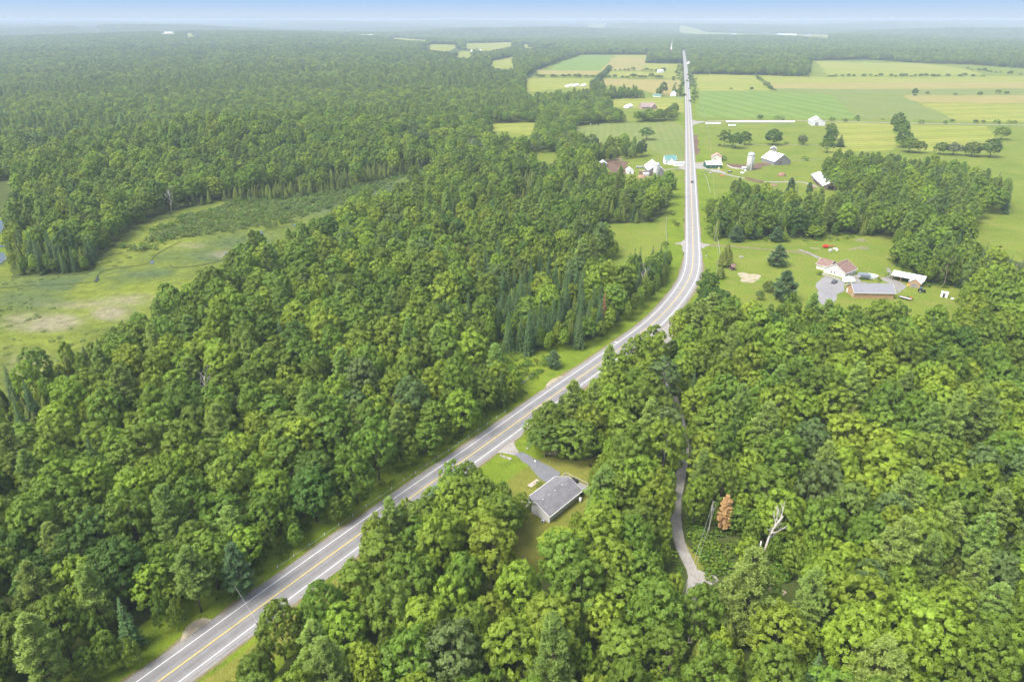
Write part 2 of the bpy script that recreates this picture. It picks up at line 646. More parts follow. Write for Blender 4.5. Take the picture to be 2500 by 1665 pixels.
def attr_ground(name):
    """Ground whose tone is stored per vertex (marsh vegetation of several kinds), with fine grain."""
    m, t, o = nmat(name)
    b = t.nodes.new("ShaderNodeBsdfPrincipled")
    b.inputs['Roughness'].default_value = 0.95; b.inputs['Specular IOR Level'].default_value = 0.05
    at = t.nodes.new("ShaderNodeAttribute"); at.attribute_name = "cover"
    tc = t.nodes.new("ShaderNodeTexCoord")
    col = at.outputs['Color']
    for s, lo, hi, det in ((0.25, 0.72, 1.28, 6), (1.1, 0.74, 1.26, 4)):
        n = t.nodes.new("ShaderNodeTexNoise"); n.inputs['Scale'].default_value = s; n.inputs['Detail'].default_value = det
        t.links.new(tc.outputs['Object'], n.inputs['Vector'])
        r = t.nodes.new("ShaderNodeMapRange"); r.inputs['From Min'].default_value = 0.25; r.inputs['From Max'].default_value = 0.75
        r.inputs['To Min'].default_value = lo; r.inputs['To Max'].default_value = hi
        t.links.new(n.outputs['Fac'], r.inputs['Value'])
        cg = t.nodes.new("ShaderNodeCombineColor")
        for q in range(3):
            t.links.new(r.outputs[0], cg.inputs[q])
        x = t.nodes.new("ShaderNodeMix"); x.data_type = 'RGBA'; x.blend_type = 'MULTIPLY'; x.inputs['Factor'].default_value = 1
        t.links.new(col, x.inputs['A']); t.links.new(cg.outputs[0], x.inputs['B'])
        col = x.outputs['Result']
    t.links.new(col, b.inputs['Base Color'])
    bp = t.nodes.new("ShaderNodeBump"); bp.inputs['Strength'].default_value = 0.5; bp.inputs['Distance'].default_value = 0.4
    t.links.new(n.outputs['Fac'], bp.inputs['Height']); t.links.new(bp.outputs[0], b.inputs['Normal'])
    t.links.new(b.outputs[0], o.inputs['Surface'])
    return m


M['marsh'] = attr_ground("marsh_cover")

# ------------------------------------------------------------------ the land
for (vx, vy, z, mr, mh) in ((430, 330, 10, 150, 13), (760, 300, 10, 190, 15), (160, 400, 10, 95, 9), (800, 640, 8, 62, 5), (620, 760, 8, 55, 4), (1030, 480, 8, 60, 4)):
    x, y = V(vx, vy, z)
    MOUNDS.append((x, y, mr, mh))


def build_ground():
    radii = [0.0] + list(15 * 1.045 ** np.arange(0, 172))
    radii = [r for r in radii if r < 27000] + [27000]
    na = 360
    vs = [(0, 0, 0)]
    ang = np.linspace(0, 2 * math.pi, na, endpoint=False)
    for r in radii[1:]:
        x = r * np.cos(ang); y = r * np.sin(ang)
        vs += list(zip(x, y, T(x, y)))
    fs = [(0, 1 + i, 1 + (i + 1) % na) for i in range(na)]
    for k in range(len(radii) - 2):
        a = 1 + k * na
        for i in range(na):
            j = (i + 1) % na
            fs.append((a + i, a + na + i, a + na + j, a + j))
    me = bpy.data.meshes.new("ground")
    me.from_pydata(vs, [], fs)
    me.materials.append(M['land'])
    for p in me.polygons:
        p.use_smooth = True
    o = link("ground", me)
    o['kind'] = 'structure'


build_ground()

# ---- the highway
HW = [G(*p) for p in ((200, 1800), (387, 1665), (560, 1537.5), (719.6, 1420), (840, 1332.5), (964.5, 1243), (1067.3, 1170), (1195, 1080.5), (1300, 1004), (1387, 942), (1471.4, 883.4), (1548.2, 827.1), (1592.9, 793.0), (1630.4, 755.7), (1656, 724), (1675.2, 694.7), (1684.5, 676), (1690.5, 652), (1692.2, 630), (1691.6, 588))]
d0 = np.array(HW[-1])
far = np.array(G(1668.5, 124))
for t in (0.04, 0.1, 0.18, 0.3, 0.45, 0.62, 0.8, 1.0):
    HW.append(tuple(d0 + (far - d0) * t + np.array([4.0 * math.sin(t * 3.14159), 0])))
ROAD = smooth_line(HW, step=3.0, rounds=3)
HALF = 3.42
wr = ribbon("highway_asphalt", ROAD, HALF + 1.0, -HALF - 1.1, 0.10, M['asphalt'])


def wear_mesh():
    """Re-cut the highway across its lanes so that wheel tracks can carry their own wear."""
    offs = np.array([HALF + 1.0, HALF + .25, 2.75, 1.75, 0.85, 0.0, -0.85, -1.75, -2.75, -HALF - .25, -HALF - 1.1])
    wear = np.array([0.30, 0.30, 0.22, 0.02, 0.26, 0.10, 0.26, 0.02, 0.24, 0.42, 0.46])
    n = len(ROAD); k = len(offs)
    vs = []; wv = []
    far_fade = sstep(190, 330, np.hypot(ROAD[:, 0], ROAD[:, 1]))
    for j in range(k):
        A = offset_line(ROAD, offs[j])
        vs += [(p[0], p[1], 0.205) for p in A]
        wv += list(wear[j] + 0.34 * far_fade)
    fs = []
    for j in range(k - 1):
        for i in range(n - 1):
            fs.append((j * n + i, (j + 1) * n + i, (j + 1) * n + i + 1, j * n + i + 1))
    me = bpy.data.meshes.new("highway_asphalt")
    me.from_pydata(vs, [], fs)
    at = me.attributes.new("wear", 'FLOAT', 'POINT')
    at.data.foreach_set('value', np.array(wv, np.float32))
    me.materials.append(M['asphalt'])
    return me


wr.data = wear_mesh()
_dist = np.hypot(ROAD[:, 0], ROAD[:, 1])
SHW = 2.1 - 1.0 * sstep(350, 400, _dist)
ribbon("highway_shoulder", ROAD, HALF + SHW, -HALF - SHW, 0.07, M['shoulder'], wob=0.22)
ribbon("dirt_edge", ROAD, HALF + SHW + .6, -HALF - SHW - .6, 0.05, M['dirt_edge'], wob=0.6, seed=5)
ribbon("white_edge_line", ROAD, HALF + 0.10, HALF - 0.10, 0.12, M['white_paint'])
ribbon("white_edge_line", ROAD, -HALF + 0.10, -HALF - 0.10, 0.12, M['white_paint'])
sel = np.hypot(ROAD[:, 0], ROAD[:, 1])
ribbon("yellow_centre_line", ROAD, 0.17, 0.04, 0.12, M['yellow_paint'])
ribbon("yellow_centre_line", ROAD, -0.04, -0.17, 0.12, M['yellow_paint'])

# ---- grass beside the highway
verge_l = ROAD[(sel < 1500)]
ribbon("verge_grass", verge_l, HALF + 13, HALF + 1.0, 0.03, M['verge'], wob=1.2)
ribbon("verge_grass", verge_l, -HALF - 1.0, -HALF - 14, 0.03, M['verge'], wob=1.2, seed=3)
# worn pull-off by the fence
sheet("dirt_patch", poly(C7, [(935, 905), (860, 890), (760, 925), (680, 985), (640, 1050), (610, 1110), (590, 1150), (700, 1090), (820, 1010), (930, 935)]), 0.055, M['sand'])
sheet("gravel_patch", poly(crop(1300, 720, 5.6), [(170, 1240), (240, 1165), (360, 1115), (420, 1110), (330, 1180), (200, 1265)]), 0.055, M['sand'])

# ---- the near house's lot
lot = poly(V, [(1035, 1125), (1195, 1008), (1215, 1040), (1330, 1062), (1395, 1040), (1400, 1100), (1370, 1160), (1330, 1215), (1290, 1300), (1230, 1330), (1150, 1310), (1140, 1200), (1020, 1190)])
sheet("lawn", lot, 0.025, M['lawn'])
sheet("lawn", poly(V, [(430, 1590), (560, 1500), (640, 1430), (700, 1390), (800, 1310), (830, 1330), (700, 1450), (560, 1590)]), 0.035, M['lawn'])
cm2 = crop(1000, 950, 7.127)
sheet("gravel_apron", poly(cm2, [(1300, 1170), (1480, 1090), (1600, 1105), (1700, 1130), (1850, 1160), (1915, 1080), (1870, 1040), (1835, 980), (1815, 925), (1880, 870), (2010, 760), (2138, 660), (2138, 610), (1700, 880)]), 0.06, M['gravel'])
sheet("driveway", poly(CH, [(255, 330), (370, 285), (480, 345), (580, 425), (700, 480), (850, 560), (1010, 640), (1000, 700), (790, 800), (720, 760), (600, 640), (480, 540), (380, 440)]), 0.064, M['driveway'])
sheet("flower_bed", poly(CH, [(690, 330), (790, 280), (930, 260), (990, 330), (930, 350), (820, 330), (740, 350)]), 0.04, M['dirt_edge'])
sheet("bright_grass", poly(CH, [(985, 335), (1040, 322), (1085, 345), (1070, 385), (1010, 392), (965, 370)]), 0.045, ground_mat("bright_moss", (0.19, 0.27, 0.015), (0.22, 0.29, 0.02), (0.17, 0.25, 0.015)))

# ---- gravel lane through the wood
LANE = smooth_line([V(*p) for p in ((1515, 738), (1545, 745), (1535, 780), (1526, 840), (1545, 905), (1568, 980), (1577, 1030), (1568, 1080), (1556, 1130), (1552, 1190), (1560, 1240), (1578, 1285), (1598, 1320), (1592, 1365), (1580, 1420))], 2.5, 2)
ribbon("gravel_lane", LANE, 1.4, -1.4, 0.05, M['gravel'], wob=0.25)
sheet("gravel_patch", poly(CL, [(215, 1010), (330, 1090), (430, 1150), (560, 1180), (600, 1240), (470, 1320), (330, 1340), (215, 1230)]), 0.045, M['gravel'])
sheet("lane_verge", poly(CL, [(130, 640), (240, 840), (420, 990), (560, 1130), (420, 1160), (250, 1060), (150, 850)]), 0.03, M['lawn'])
sheet("gravel_apron", poly(crop(1300, 720, 5.6), [(1690, 470), (1800, 380), (1880, 420), (1990, 440), (2200, 440), (2240, 500), (2000, 520), (1800, 510), (1720, 560)]), 0.055, M['gravel'])

# ---- clearings beside the bend
sheet("meadow", poly(V, [(1330, 560), (1345, 530), (1400, 514), (1500, 512), (1560, 468), (1572, 600), (1540, 680), (1480, 640), (1385, 640), (1370, 590)]), 0.022, M['pasture'])
sheet("meadow", poly(V, [(1100, 790), (1180, 780), (1290, 790), (1340, 800), (1300, 850), (1210, 900), (1150, 850)]), 0.022, M['verge'])
sheet("lawn", poly(V, [(1618, 690), (1640, 545), (1700, 552), (1840, 548), (1910, 540), (2070, 540), (2080, 600), (2120, 655), (2240, 660), (2260, 740), (1900, 800), (1640, 800)]), 0.024, M['pasture'])
ribbon("field_track", smooth_line([CM(*p) for p in ((500, 260), (580, 272), (760, 285), (1000, 300), (1300, 325), (1600, 348), (1850, 380), (2280, 405), (2420, 450))], 3), 1.4, -1.4, 0.045, M['dirt_edge'], wob=0.5)
sheet("gravel_apron", poly(CM, [(480, 225), (540, 258), (640, 268), (640, 290), (560, 298), (530, 330), (500, 330)]), 0.062, M['gravel'])
sheet("gravel_apron", poly(CM, [(245, 150), (200, 200), (140, 235), (60, 240), (60, 262), (150, 270), (185, 310), (200, 400), (250, 400)]), 0.062, M['gravel'])
sheet("sand_plot", poly(CM, [(1170, 770), (1240, 755), (1330, 785), (1420, 775), (1560, 795), (1570, 830), (1480, 900), (1400, 935), (1230, 935), (1200, 905), (1195, 850)]), 0.04, M['sand'])
sheet("gravel_yard", poly(CK, [(300, 450), (430, 480), (560, 500), (610, 560), (590, 650), (500, 700), (470, 790), (400, 860), (260, 850), (215, 750), (200, 600), (240, 500)]), 0.045, ground_mat("grey_gravel", (0.195, 0.19, 0.19), (0.235, 0.228, 0.225), (0.17, 0.167, 0.163), s_big=0.1, s_mid=0.5, s_fine=5))
sheet("concrete_path", poly(CK, [(290, 410), (330, 405), (560, 490), (530, 510), (300, 430)]), 0.055, M['gravel'])
sheet("stone_patio", poly(CK, [(680, 440), (800, 415), (830, 520), (920, 525), (900, 540), (740, 525), (620, 500)]), 0.05, M['shoulder'])
sheet("gravel_yard", poly(CK, [(1100, 465), (1230, 430), (1210, 340), (1180, 325), (1250, 330), (1320, 400), (1320, 500), (1480, 560), (1480, 640), (1360, 700), (1290, 560), (1140, 500)]), 0.045, M['shoulder'])
ribbon("worn_track", smooth_line([CK(*p) for p in ((-60, 60), (60, 95), (150, 140), (280, 200))], 3), 1.2, -1.2, 0.042, M['shoulder'], wob=0.6)

# ---- farm yards and fields across the highway
sheet("pasture", poly(V, [(1600, 474), (1597, 290), (1594, 172), (1860, 172), (1864, 140), (2100, 140), (2400, 158), (2450, 330), (2450, 640), (2230, 560), (2230, 430), (2000, 470), (1900, 480), (1640, 500)]), 0.012, M['pasture'])
sheet("pasture", poly(V, [(1120, 290), (1220, 180), (1270, 140), (1330, 122), (1566, 122), (1572, 430), (1400, 430), (1320, 310)]), 0.012, M['pasture'])
sheet("pasture", poly(V, [(1603, 286), (1900, 290), (1900, 440), (2000, 470), (1990, 420), (1640, 470), (1622, 470)]), 0.02, M['pasture'])
sheet("hayfield", poly(C2, [(850, 540), (1390, 560), (1460, 562), (1450, 700), (1440, 760), (890, 690), (860, 600)]), 0.022, M['pasture'])
sheet("hayfield", poly(C2, [(1460, 562), (1760, 574), (1765, 690), (1540, 700), (1460, 760)]), 0.022, M['crop_yellow'])
sheet("hayfield", poly(C2, [(1830, 576), (2190, 580), (2240, 650), (1940, 700), (1830, 690)]), 0.022, M['crop_yellow'])
sheet("pasture", poly(C2, [(2190, 580), (2420, 584), (2480, 800), (2300, 760), (2200, 700), (2240, 650)]), 0.022, M['pasture'])
sheet("pasture", poly(C2, [(1900, 700), (2420, 740), (2480, 900), (2280, 900), (1960, 790)]), 0.023, M['pasture'])
sheet("pasture", poly(C3, [(2120, 320), (2240, 310), (2420, 320), (2480, 560), (2350, 540), (2100, 470)]), 0.022, M['pasture'])
sheet("green_crop", poly(C2, [(848, 540), (866, 422), (1020, 416), (1470, 436), (1590, 548)]), 0.024, M['crop_green'])
sheet("dull_crop", poly(C2, [(1470, 436), (1790, 444), (1870, 475), (2050, 556), (1590, 548)]), 0.024, M['crop_dull'])
sheet("green_crop", poly(C2, [(1870, 475), (2420, 480), (2420, 566), (2050, 556)]), 0.024, M['crop_yellow'])
sheet("tan_strip", poly(C2, [(1790, 444), (1850, 438), (2420, 440), (2420, 478), (1870, 473)]), 0.026, M['crop_tan'])
sheet("hayfield", poly(C2, [(836, 340), (1110, 346), (1195, 418), (866, 421)]), 0.024, M['crop_yellow'])
sheet("hayfield", poly(C2, [(1112, 346), (1400, 355), (2420, 352), (2420, 382), (1260, 384), (1175, 390)]), 0.024, M['crop_yellow'])
sheet("tan_strip", poly(C2, [(1175, 390), (1260, 384), (2420, 380), (2420, 408), (1600, 412), (1205, 408)]), 0.026, M['crop_tan'])
sheet("dull_crop", poly(C2, [(1205, 408), (1600, 412), (2420, 408), (2420, 438), (1850, 438), (1470, 434), (1200, 420)]), 0.027, M['crop_dull'])
sheet("hayfield", poly(C2, [(1400, 282), (1700, 292), (1850, 290), (2080, 318), (2180, 345), (1900, 350), (1450, 350)]), 0.03, M['crop_yellow'])
sheet("hayfield", poly(C2, [(1700, 272), (2080, 280), (2420, 318), (2420, 350), (2180, 344), (2080, 316), (1850, 288)]), 0.03, M['pasture'])
SIDE = smooth_line([C2(*p) for p in ((820, 566), (860, 562), (980, 556), (1380, 556), (1700, 566), (2060, 573), (2500, 580))], 6)
ribbon("side_road", SIDE, 2.6, -2.6, 0.06, M['gravel'], wob=0.3)
sheet("gravel_apron", poly(C2, [(828, 553), (860, 560), (900, 560), (880, 566), (850, 572), (832, 580)]), 0.07, M['gravel'])
# farmyards
sheet("farm_yard", poly(CR, [(75, 345), (265, 340), (280, 430), (440, 440), (540, 500), (420, 490), (290, 450), (240, 430), (90, 430)]), 0.05, M['gravel'])
ribbon("farm_track", smooth_line([CR(*p) for p in ((430, 470), (560, 515), (700, 545), (900, 580), (1080, 620), (1320, 618), (1560, 615), (1700, 630), (1850, 690))], 4), 1.7, -1.7, 0.05, M['gravel'], wob=0.5)
sheet("mud_patch", poly(CR, [(820, 555), (900, 560), (1000, 590), (1100, 615), (1070, 640), (920, 610)]), 0.058, M['mud'])
sheet("mud_yard", poly(CR, [(540, 350), (860, 368), (1050, 345), (1170, 352), (1180, 380), (1060, 395), (1035, 440), (940, 440), (840, 425), (640, 415), (580, 390)]), 0.05, M['mud'])
sheet("mud_patch", poly(CR, [(75, -60), (140, -60), (150, 100), (160, 200), (110, 240), (80, 160)]), 0.05, M['mud'])
sheet("mud_yard", poly(CF, [(330, 315), (560, 305), (800, 335), (945, 345), (880, 450), (890, 620), (760, 680), (640, 770), (560, 700), (470, 600), (410, 480)]), 0.05, M['mud'])
sheet("mud_yard", poly(CF, [(1160, 560), (1300, 590), (1410, 600), (1410, 650), (1340, 700), (1180, 690)]), 0.05, M['mud'])
sheet("pasture", poly(CF, [(600, 240), (1000, 190), (1600, 180), (2260, 60), (2280, 540), (1700, 760), (1400, 800), (1160, 700), (880, 560), (900, 360)]), 0.02, M['pasture'])
sheet("farm_yard", poly(CF, [(2290, 330), (2190, 350), (2110, 430), (2110, 490), (1790, 545), (1790, 560), (2120, 515), (2290, 540)]), 0.05, M['gravel'])
sheet("farm_yard", poly(CF, [(1170, 540), (1410, 565), (1410, 600), (1170, 560)]), 0.055, M['sand'])
# fields on the far side, towards the village
sheet("pasture", poly(C8, [(0, 1320), (150, 1310), (600, 1305), (1590, 1292), (1735, 1413), (1740, 1900), (1100, 1620), (300, 1560), (0, 1480)]), 0.022, M['crop_dull'])
sheet("pasture", poly(V, [(1120, 286), (1230, 284), (1220, 310), (1130, 300)]), 0.022, M['crop_yellow'])
sheet("hayfield", poly(C8, [(640, 970), (900, 950), (1690, 940), (1715, 1160), (1600, 1160), (1300, 1110), (640, 1060)]), 0.024, M['crop_yellow'])
sheet("pasture", poly(V, [(1100, 283), (1240, 282), (1310, 300), (1310, 395), (1205, 398), (1100, 330)]), 0.014, M['pasture'])
sheet("pasture", poly(V, [(1380, 340), (1570, 330), (1570, 420), (1440, 425), (1370, 410)]), 0.014, M['pasture'])
sheet("tan_strip", poly(C8, [(560, 662), (1640, 680), (1690, 920), (1310, 900), (1000, 800), (520, 760)]), 0.024, M['crop_tan'])
sheet("hayfield", poly(C8, [(-560, 655), (430, 662), (390, 820), (0, 800), (-560, 860)]), 0.024, M['crop_yellow'])
sheet("hayfield", poly(C8, [(640, 556), (1650, 578), (1650, 660), (600, 640)]), 0.024, M['crop_yellow'])
sheet("tan_strip", poly(C8, [(-400, 545), (520, 547), (480, 610), (-400, 602)]), 0.024, M['crop_tan'])
sheet("green_crop", poly(C8, [(-180, 470), (0, 395), (190, 325), (680, 325), (520, 545), (-200, 545)]), 0.026, M['crop_green'])
sheet("tan_strip", poly(C8, [(680, 362), (1160, 370), (1130, 545), (520, 545)]), 0.026, M['crop_tan'])
sheet("hayfield", poly(C8, [(690, 325), (1180, 325), (1160, 369), (684, 360)]), 0.026, M['crop_yellow'])
sheet("hayfield", poly(C8, [(1140, 445), (1650, 450), (1650, 575), (1134, 556)]), 0.026, M['crop_yellow'])
for P in ([(1930, 237), (1990, 216), (2130, 214), (2060, 244)], [(2135, 206), (2350, 196), (2360, 216), (2240, 238), (2150, 228)], [(1760, 190), (1830, 178), (1960, 186), (1960, 202), (1880, 200)], [(2150, 338), (2170, 326), (2370, 330), (2370, 342)], [(2230, 290), (2360, 264), (2360, 320), (2280, 318)], [(2060, 262), (2130, 238), (2200, 240), (2150, 270)], [(880, 272), (930, 262), (960, 268), (900, 280)], [(1800, 362), (1860, 352), (1885, 358), (1840, 366)], [(1400, 150), (1500, 146), (1520, 152), (1430, 156)], [(560, 240), (640, 234), (650, 242), (580, 248)]):
    sheet("far_field", poly(C1, P), 0.5, M['crop_yellow'], drape=90)
for P in ([(770, 148), (765, 134), (900, 147), (1240, 150), (1460, 156), (1455, 182), (1340, 172), (1100, 164), (880, 160)], [(5, 218), (60, 208), (200, 218), (270, 230), (60, 224)], [(330, 122), (430, 126), (430, 138), (350, 134)]):
    sheet("far_field", poly(C2, P), 0.5, M['crop_yellow'], drape=120)
sheet("far_clearing", poly(C1, [(735, 186), (745, 172), (805, 170), (812, 184)]), 0.5, M['sand'], drape=120)
sheet("far_clearing", poly(C1, [(850, 196), (865, 180), (930, 186), (930, 194)]), 0.5, M['crop_yellow'], drape=120)
sheet("far_lake", poly(C1, [(310, 142), (330, 138), (470, 150), (450, 156), (360, 150)]), 0.6, M['water'], drape=200)

# ---- the marsh
MARSH_OUT = poly(V, [(-60, 560), (10, 590), (30, 640), (205, 632), (225, 600), (305, 525), (400, 482), (520, 455), (650, 440), (770, 425), (880, 398), (1000, 380), (1010, 420), (900, 470), (800, 520), (700, 600), (560, 680), (420, 760), (280, 850), (140, 950), (-140, 1080)])


def build_marsh():
    x0, y0 = MARSH_OUT.min(0); x1, y1 = MARSH_OUT.max(0)
    st = 2.0
    xs = np.arange(x0, x1 + st, st); ys = np.arange(y0, y1 + st, st)
    X, Y = np.meshgrid(xs, ys)
    inm = inside(MARSH_OUT, X + st / 2, Y + st / 2)
    px, py, _ = proj(X, Y, 0.0)
    vx, vy = px / 1.062, py / 1.062
    f1 = vnoise(X, Y, 28, 1) * .5 + vnoise(X, Y, 11, 2) * .3 + vnoise(X, Y, 4.5, 3) * .2
    f2 = vnoise(X, Y, 40, 5) * .5 + vnoise(X, Y, 14, 6) * .3 + vnoise(X, Y, 5, 7) * .2
    base = np.array([0.096, 0.124, 0.024]); bright = np.array([0.124, 0.150, 0.022])
    sedge = np.array([0.062, 0.088, 0.034]); dry = np.array([0.190, 0.168, 0.112]); dark = np.array([0.06, 0.07, 0.03])
    f1s = sstep(.25, .75, f1)
    C = base[None, None] * (.86 + .0 * f1s[..., None]) * (1 - f1s[..., None]) + bright[None, None] * f1s[..., None]

    def blend(C, m, c):
        return C * (1 - m[..., None]) + c[None, None] * m[..., None]

    def blobs(lst):
        m = np.zeros_like(vx)
        for (cx, cy_, rx, ry, s) in lst:
            d = np.hypot((vx - cx) / rx, (vy - cy_) / ry)
            m = np.maximum(m, s * np.clip(1.5 - d, 0, 1))
        return m
    m = blobs([(330, 640, 170, 22, .9), (470, 590, 120, 16, .7), (160, 655, 130, 20, .8), (60, 690, 90, 22, .6), (560, 560, 90, 20, .6), (700, 470, 120, 30, .7), (850, 430, 120, 30, .8)])
    C = blend(C, np.clip(m * 1.3 * sstep(.25, .62, f2), 0, .95), sedge)
    m = blobs([(95, 742, 80, 20, .9), (265, 722, 46, 15, .9), (400, 537, 34, 8, .8), (30, 835, 70, 30, .9), (320, 690, 80, 12, .6), (180, 700, 90, 10, .5), (520, 585, 40, 8, .5), (440, 566, 30, 6, .5)])
    C = blend(C, np.clip(1.35 * m * sstep(.34, .70, f2 * .6 + f1 * .4), 0, .8), dry)
    C = blend(C, np.clip(blobs([(140, 785, 120, 18, 1), (90, 620, 90, 8, .7)]) * f1 * 1.3, 0, .8), np.array([0.135, 0.160, 0.022]))
    C = blend(C, .5 * sstep(.62, .8, f2) * sstep(.5, .2, f1), sedge)
    idx = -np.ones(X.shape, int)
    H, Wd = X.shape
    keep = inm.copy()
    need = np.zeros_like(keep)
    need[:-1, :-1] |= keep[:-1, :-1]; need[1:, :-1] |= keep[:-1, :-1]; need[:-1, 1:] |= keep[:-1, :-1]; need[1:, 1:] |= keep[:-1, :-1]
    idx[need] = np.arange(need.sum())
    ii, jj = np.nonzero(keep[:-1, :-1])
    fs = np.stack([idx[ii, jj], idx[ii, jj + 1], idx[ii + 1, jj + 1], idx[ii + 1, jj]], 1)
    vs = np.stack([X[need], Y[need], np.full(need.sum(), 0.03) + 0.25 * f1[need]], 1)
    me = bpy.data.meshes.new("marsh")
    me.from_pydata(vs.tolist(), [], fs.tolist())
    at = me.color_attributes.new("cover", 'FLOAT_COLOR', 'POINT')
    cc = np.concatenate([C[need], np.ones((need.sum(), 1))], 1).astype(np.float32)
    at.data.foreach_set('color', cc.ravel())
    me.materials.append(M['marsh'])
    for p in me.polygons:
        p.use_smooth = True
    o = link("marsh", me)
    o['kind'] = 'structure'


build_marsh()
M['stream'] = paint("stream_bank", (0.080, 0.104, 0.032), rough=0.9, var=0.3, scale=0.4, spec=.05)
for pts, wd in (([(800, 480), (930, 470), (1040, 440), (1050, 405), (1110, 392), (1180, 400)], 1.1), ([(430, 545), (450, 515), (475, 490), (600, 475), (690, 462), (700, 430), (760, 395), (830, 360)], 0.9), ([(795, 482), (780, 465)], 1.3), ([(1195, 340), (1205, 310), (1290, 295), (1345, 290), (1340, 262)], 1.3), ([(0, 575), (120, 560), (280, 560), (420, 545)], 0.8)):
    ribbon("marsh_stream", smooth_line([C4(*p) for p in pts], 2), wd * .42, -wd * .42, 0.31, M['stream'], wob=0.3)
for pts in ([(1025, 415), (1040, 410), (1038, 440), (1028, 430)], [(1198, 312), (1210, 310), (1206, 332), (1199, 330)], [(1342, 285), (1352, 282), (1352, 292), (1345, 292)], [(430, 548), (450, 520), (460, 520), (445, 548)], [(690, 450), (702, 446), (700, 460), (690, 462)], [(-40, 270), (30, 258), (55, 285), (80, 292), (60, 312), (10, 322), (-40, 330)], [(-40, 376), (20, 378), (36, 384), (-40, 392)], [(-40, 420), (10, 410), (40, 436), (10, 462), (-40, 480)]):
    sheet("pond", poly(C4, pts), 0.33, M['water'])
sheet("meadow", poly(C4, [(-80, 95), (20, 90), (60, 120), (75, 200), (40, 250), (-80, 262)]), 0.03, M['crop_green'])
sheet("meadow", poly(C4, [(-80, 240), (70, 260), (80, 330), (50, 520), (-80, 560)]), 0.02, M['verge'])
# ------------------------------------------------------------------ tree meshes
def rand_unit(n, r):
    v = r.normal(size=(n, 3))
    return v / np.linalg.norm(v, axis=1)[:, None]


def leaf_quads(cen, nor, size, r, aspect=0.75, long_dir=None):
    """Rhombic leaf clusters: centre, facing, size; returns vertices (4 per leaf)."""
    n = len(cen)
    nor = nor / np.maximum(np.linalg.norm(nor, axis=1)[:, None], 1e-9)
    if long_dir is None:
        h = rand_unit(n, r)
    else:
        h = long_dir + 0.001 * rand_unit(n, r)
    u = h - nor * np.sum(h * nor, 1)[:, None]
    u /= np.maximum(np.linalg.norm(u, axis=1)[:, None], 1e-9)
    v = np.cross(nor, u)
    s = np.asarray(size)[:, None]
    bend = nor * s * 0.18
    a = cen - u * s * 0.5
    b = cen - v * s * 0.5 * aspect - bend * .5
    c = cen + u * s * 0.5
    d = cen + v * s * 0.5 * aspect - bend * .5
    return np.stack([a, b, c, d], 1).reshape(-1, 3)


def leaf_mesh(name, verts, tint, mat):
    nq = len(verts) // 4
    me = bpy.data.meshes.new(name)
    me.vertices.add(len(verts)); me.vertices.foreach_set('co', verts.astype(np.float32).ravel())
    me.loops.add(nq * 4); me.loops.foreach_set('vertex_index', np.arange(nq * 4, dtype=np.int32))
    me.polygons.add(nq)
    me.polygons.foreach_set('loop_start', np.arange(0, nq * 4, 4, dtype=np.int32))
    me.polygons.foreach_set('loop_total', np.full(nq, 4, np.int32))
    at = me.attributes.new("tint", 'FLOAT', 'FACE')
    at.data.foreach_set('value', tint.astype(np.float32))
    me.materials.append(mat)
    me.update()
    me.validate()
    return me


def broadleaf_crown(seed, R0=4.6, H=15.0, base=3.2, nl=30, clumps=14, per=27, leaf=0.33, irr=0.16, taper=1.0):
    """A billowing crown: lobes on an uneven dome, each lobe a cluster of leaf clumps."""
    r = np.random.default_rng(seed)
    cz = base + (H - base) * 0.48
    hz_up, hz_dn = H - cz, cz - base
    V_, T_ = [], []
    k = np.arange(nl) + 0.5
    cosp = 1 - 1.62 * k / nl
    phi = k * 2.39996 + r.uniform(0, 6)
    for i in range(nl):
        cp = cosp[i] + r.normal(0, .06); cp = max(-0.75, min(1, cp)); sp = math.sqrt(max(0, 1 - cp * cp))
        dirv = np.array([sp * math.cos(phi[i]), sp * math.sin(phi[i]), cp])
        rad = r.uniform(0.78, 0.95) * (1 + r.normal(0, irr))
        hz = hz_up if cp > 0 else hz_dn
        lr = r.uniform(0.20, 0.33) * R0 * (0.86 if cp > .8 else 1.0)
        tf = 1 - 0.28 * taper * max(0, cp) ** 2
        c = np.array([dirv[0] * (R0 - lr * .55) * rad * tf, dirv[1] * (R0 - lr * .55) * rad * tf, cz + dirv[2] * (hz - lr * .6) * rad])
        ltint = r.uniform(0, 1)
        d = rand_unit(clumps, r)
        d = d + dirv * 0.55 + np.array([0, 0, .35]); d /= np.linalg.norm(d, axis=1)[:, None]
        cc = c + d * lr * r.uniform(.78, 1.08, clumps)[:, None] * np.array([1, 1, .85])
        ct = np.clip(.12 + ltint * .45 + r.uniform(0, 1, clumps) * .32, 0, 1)
        P = np.repeat(cc, per, 0) + rand_unit(clumps * per, r) * (r.uniform(0, 1, clumps * per) ** .5 * lr * .33)[:, None]
        Nn = np.repeat(d, per, 0) * 1.0 + rand_unit(clumps * per, r) * .48 + np.array([0, 0, .25])
        V_.append(leaf_quads(P, Nn, r.uniform(.7, 1.25, clumps * per) * leaf, r))
        T_.append(np.clip(np.repeat(ct, per) + r.normal(0, .05, clumps * per), 0, 1))
    return np.concatenate(V_), np.concatenate(T_)


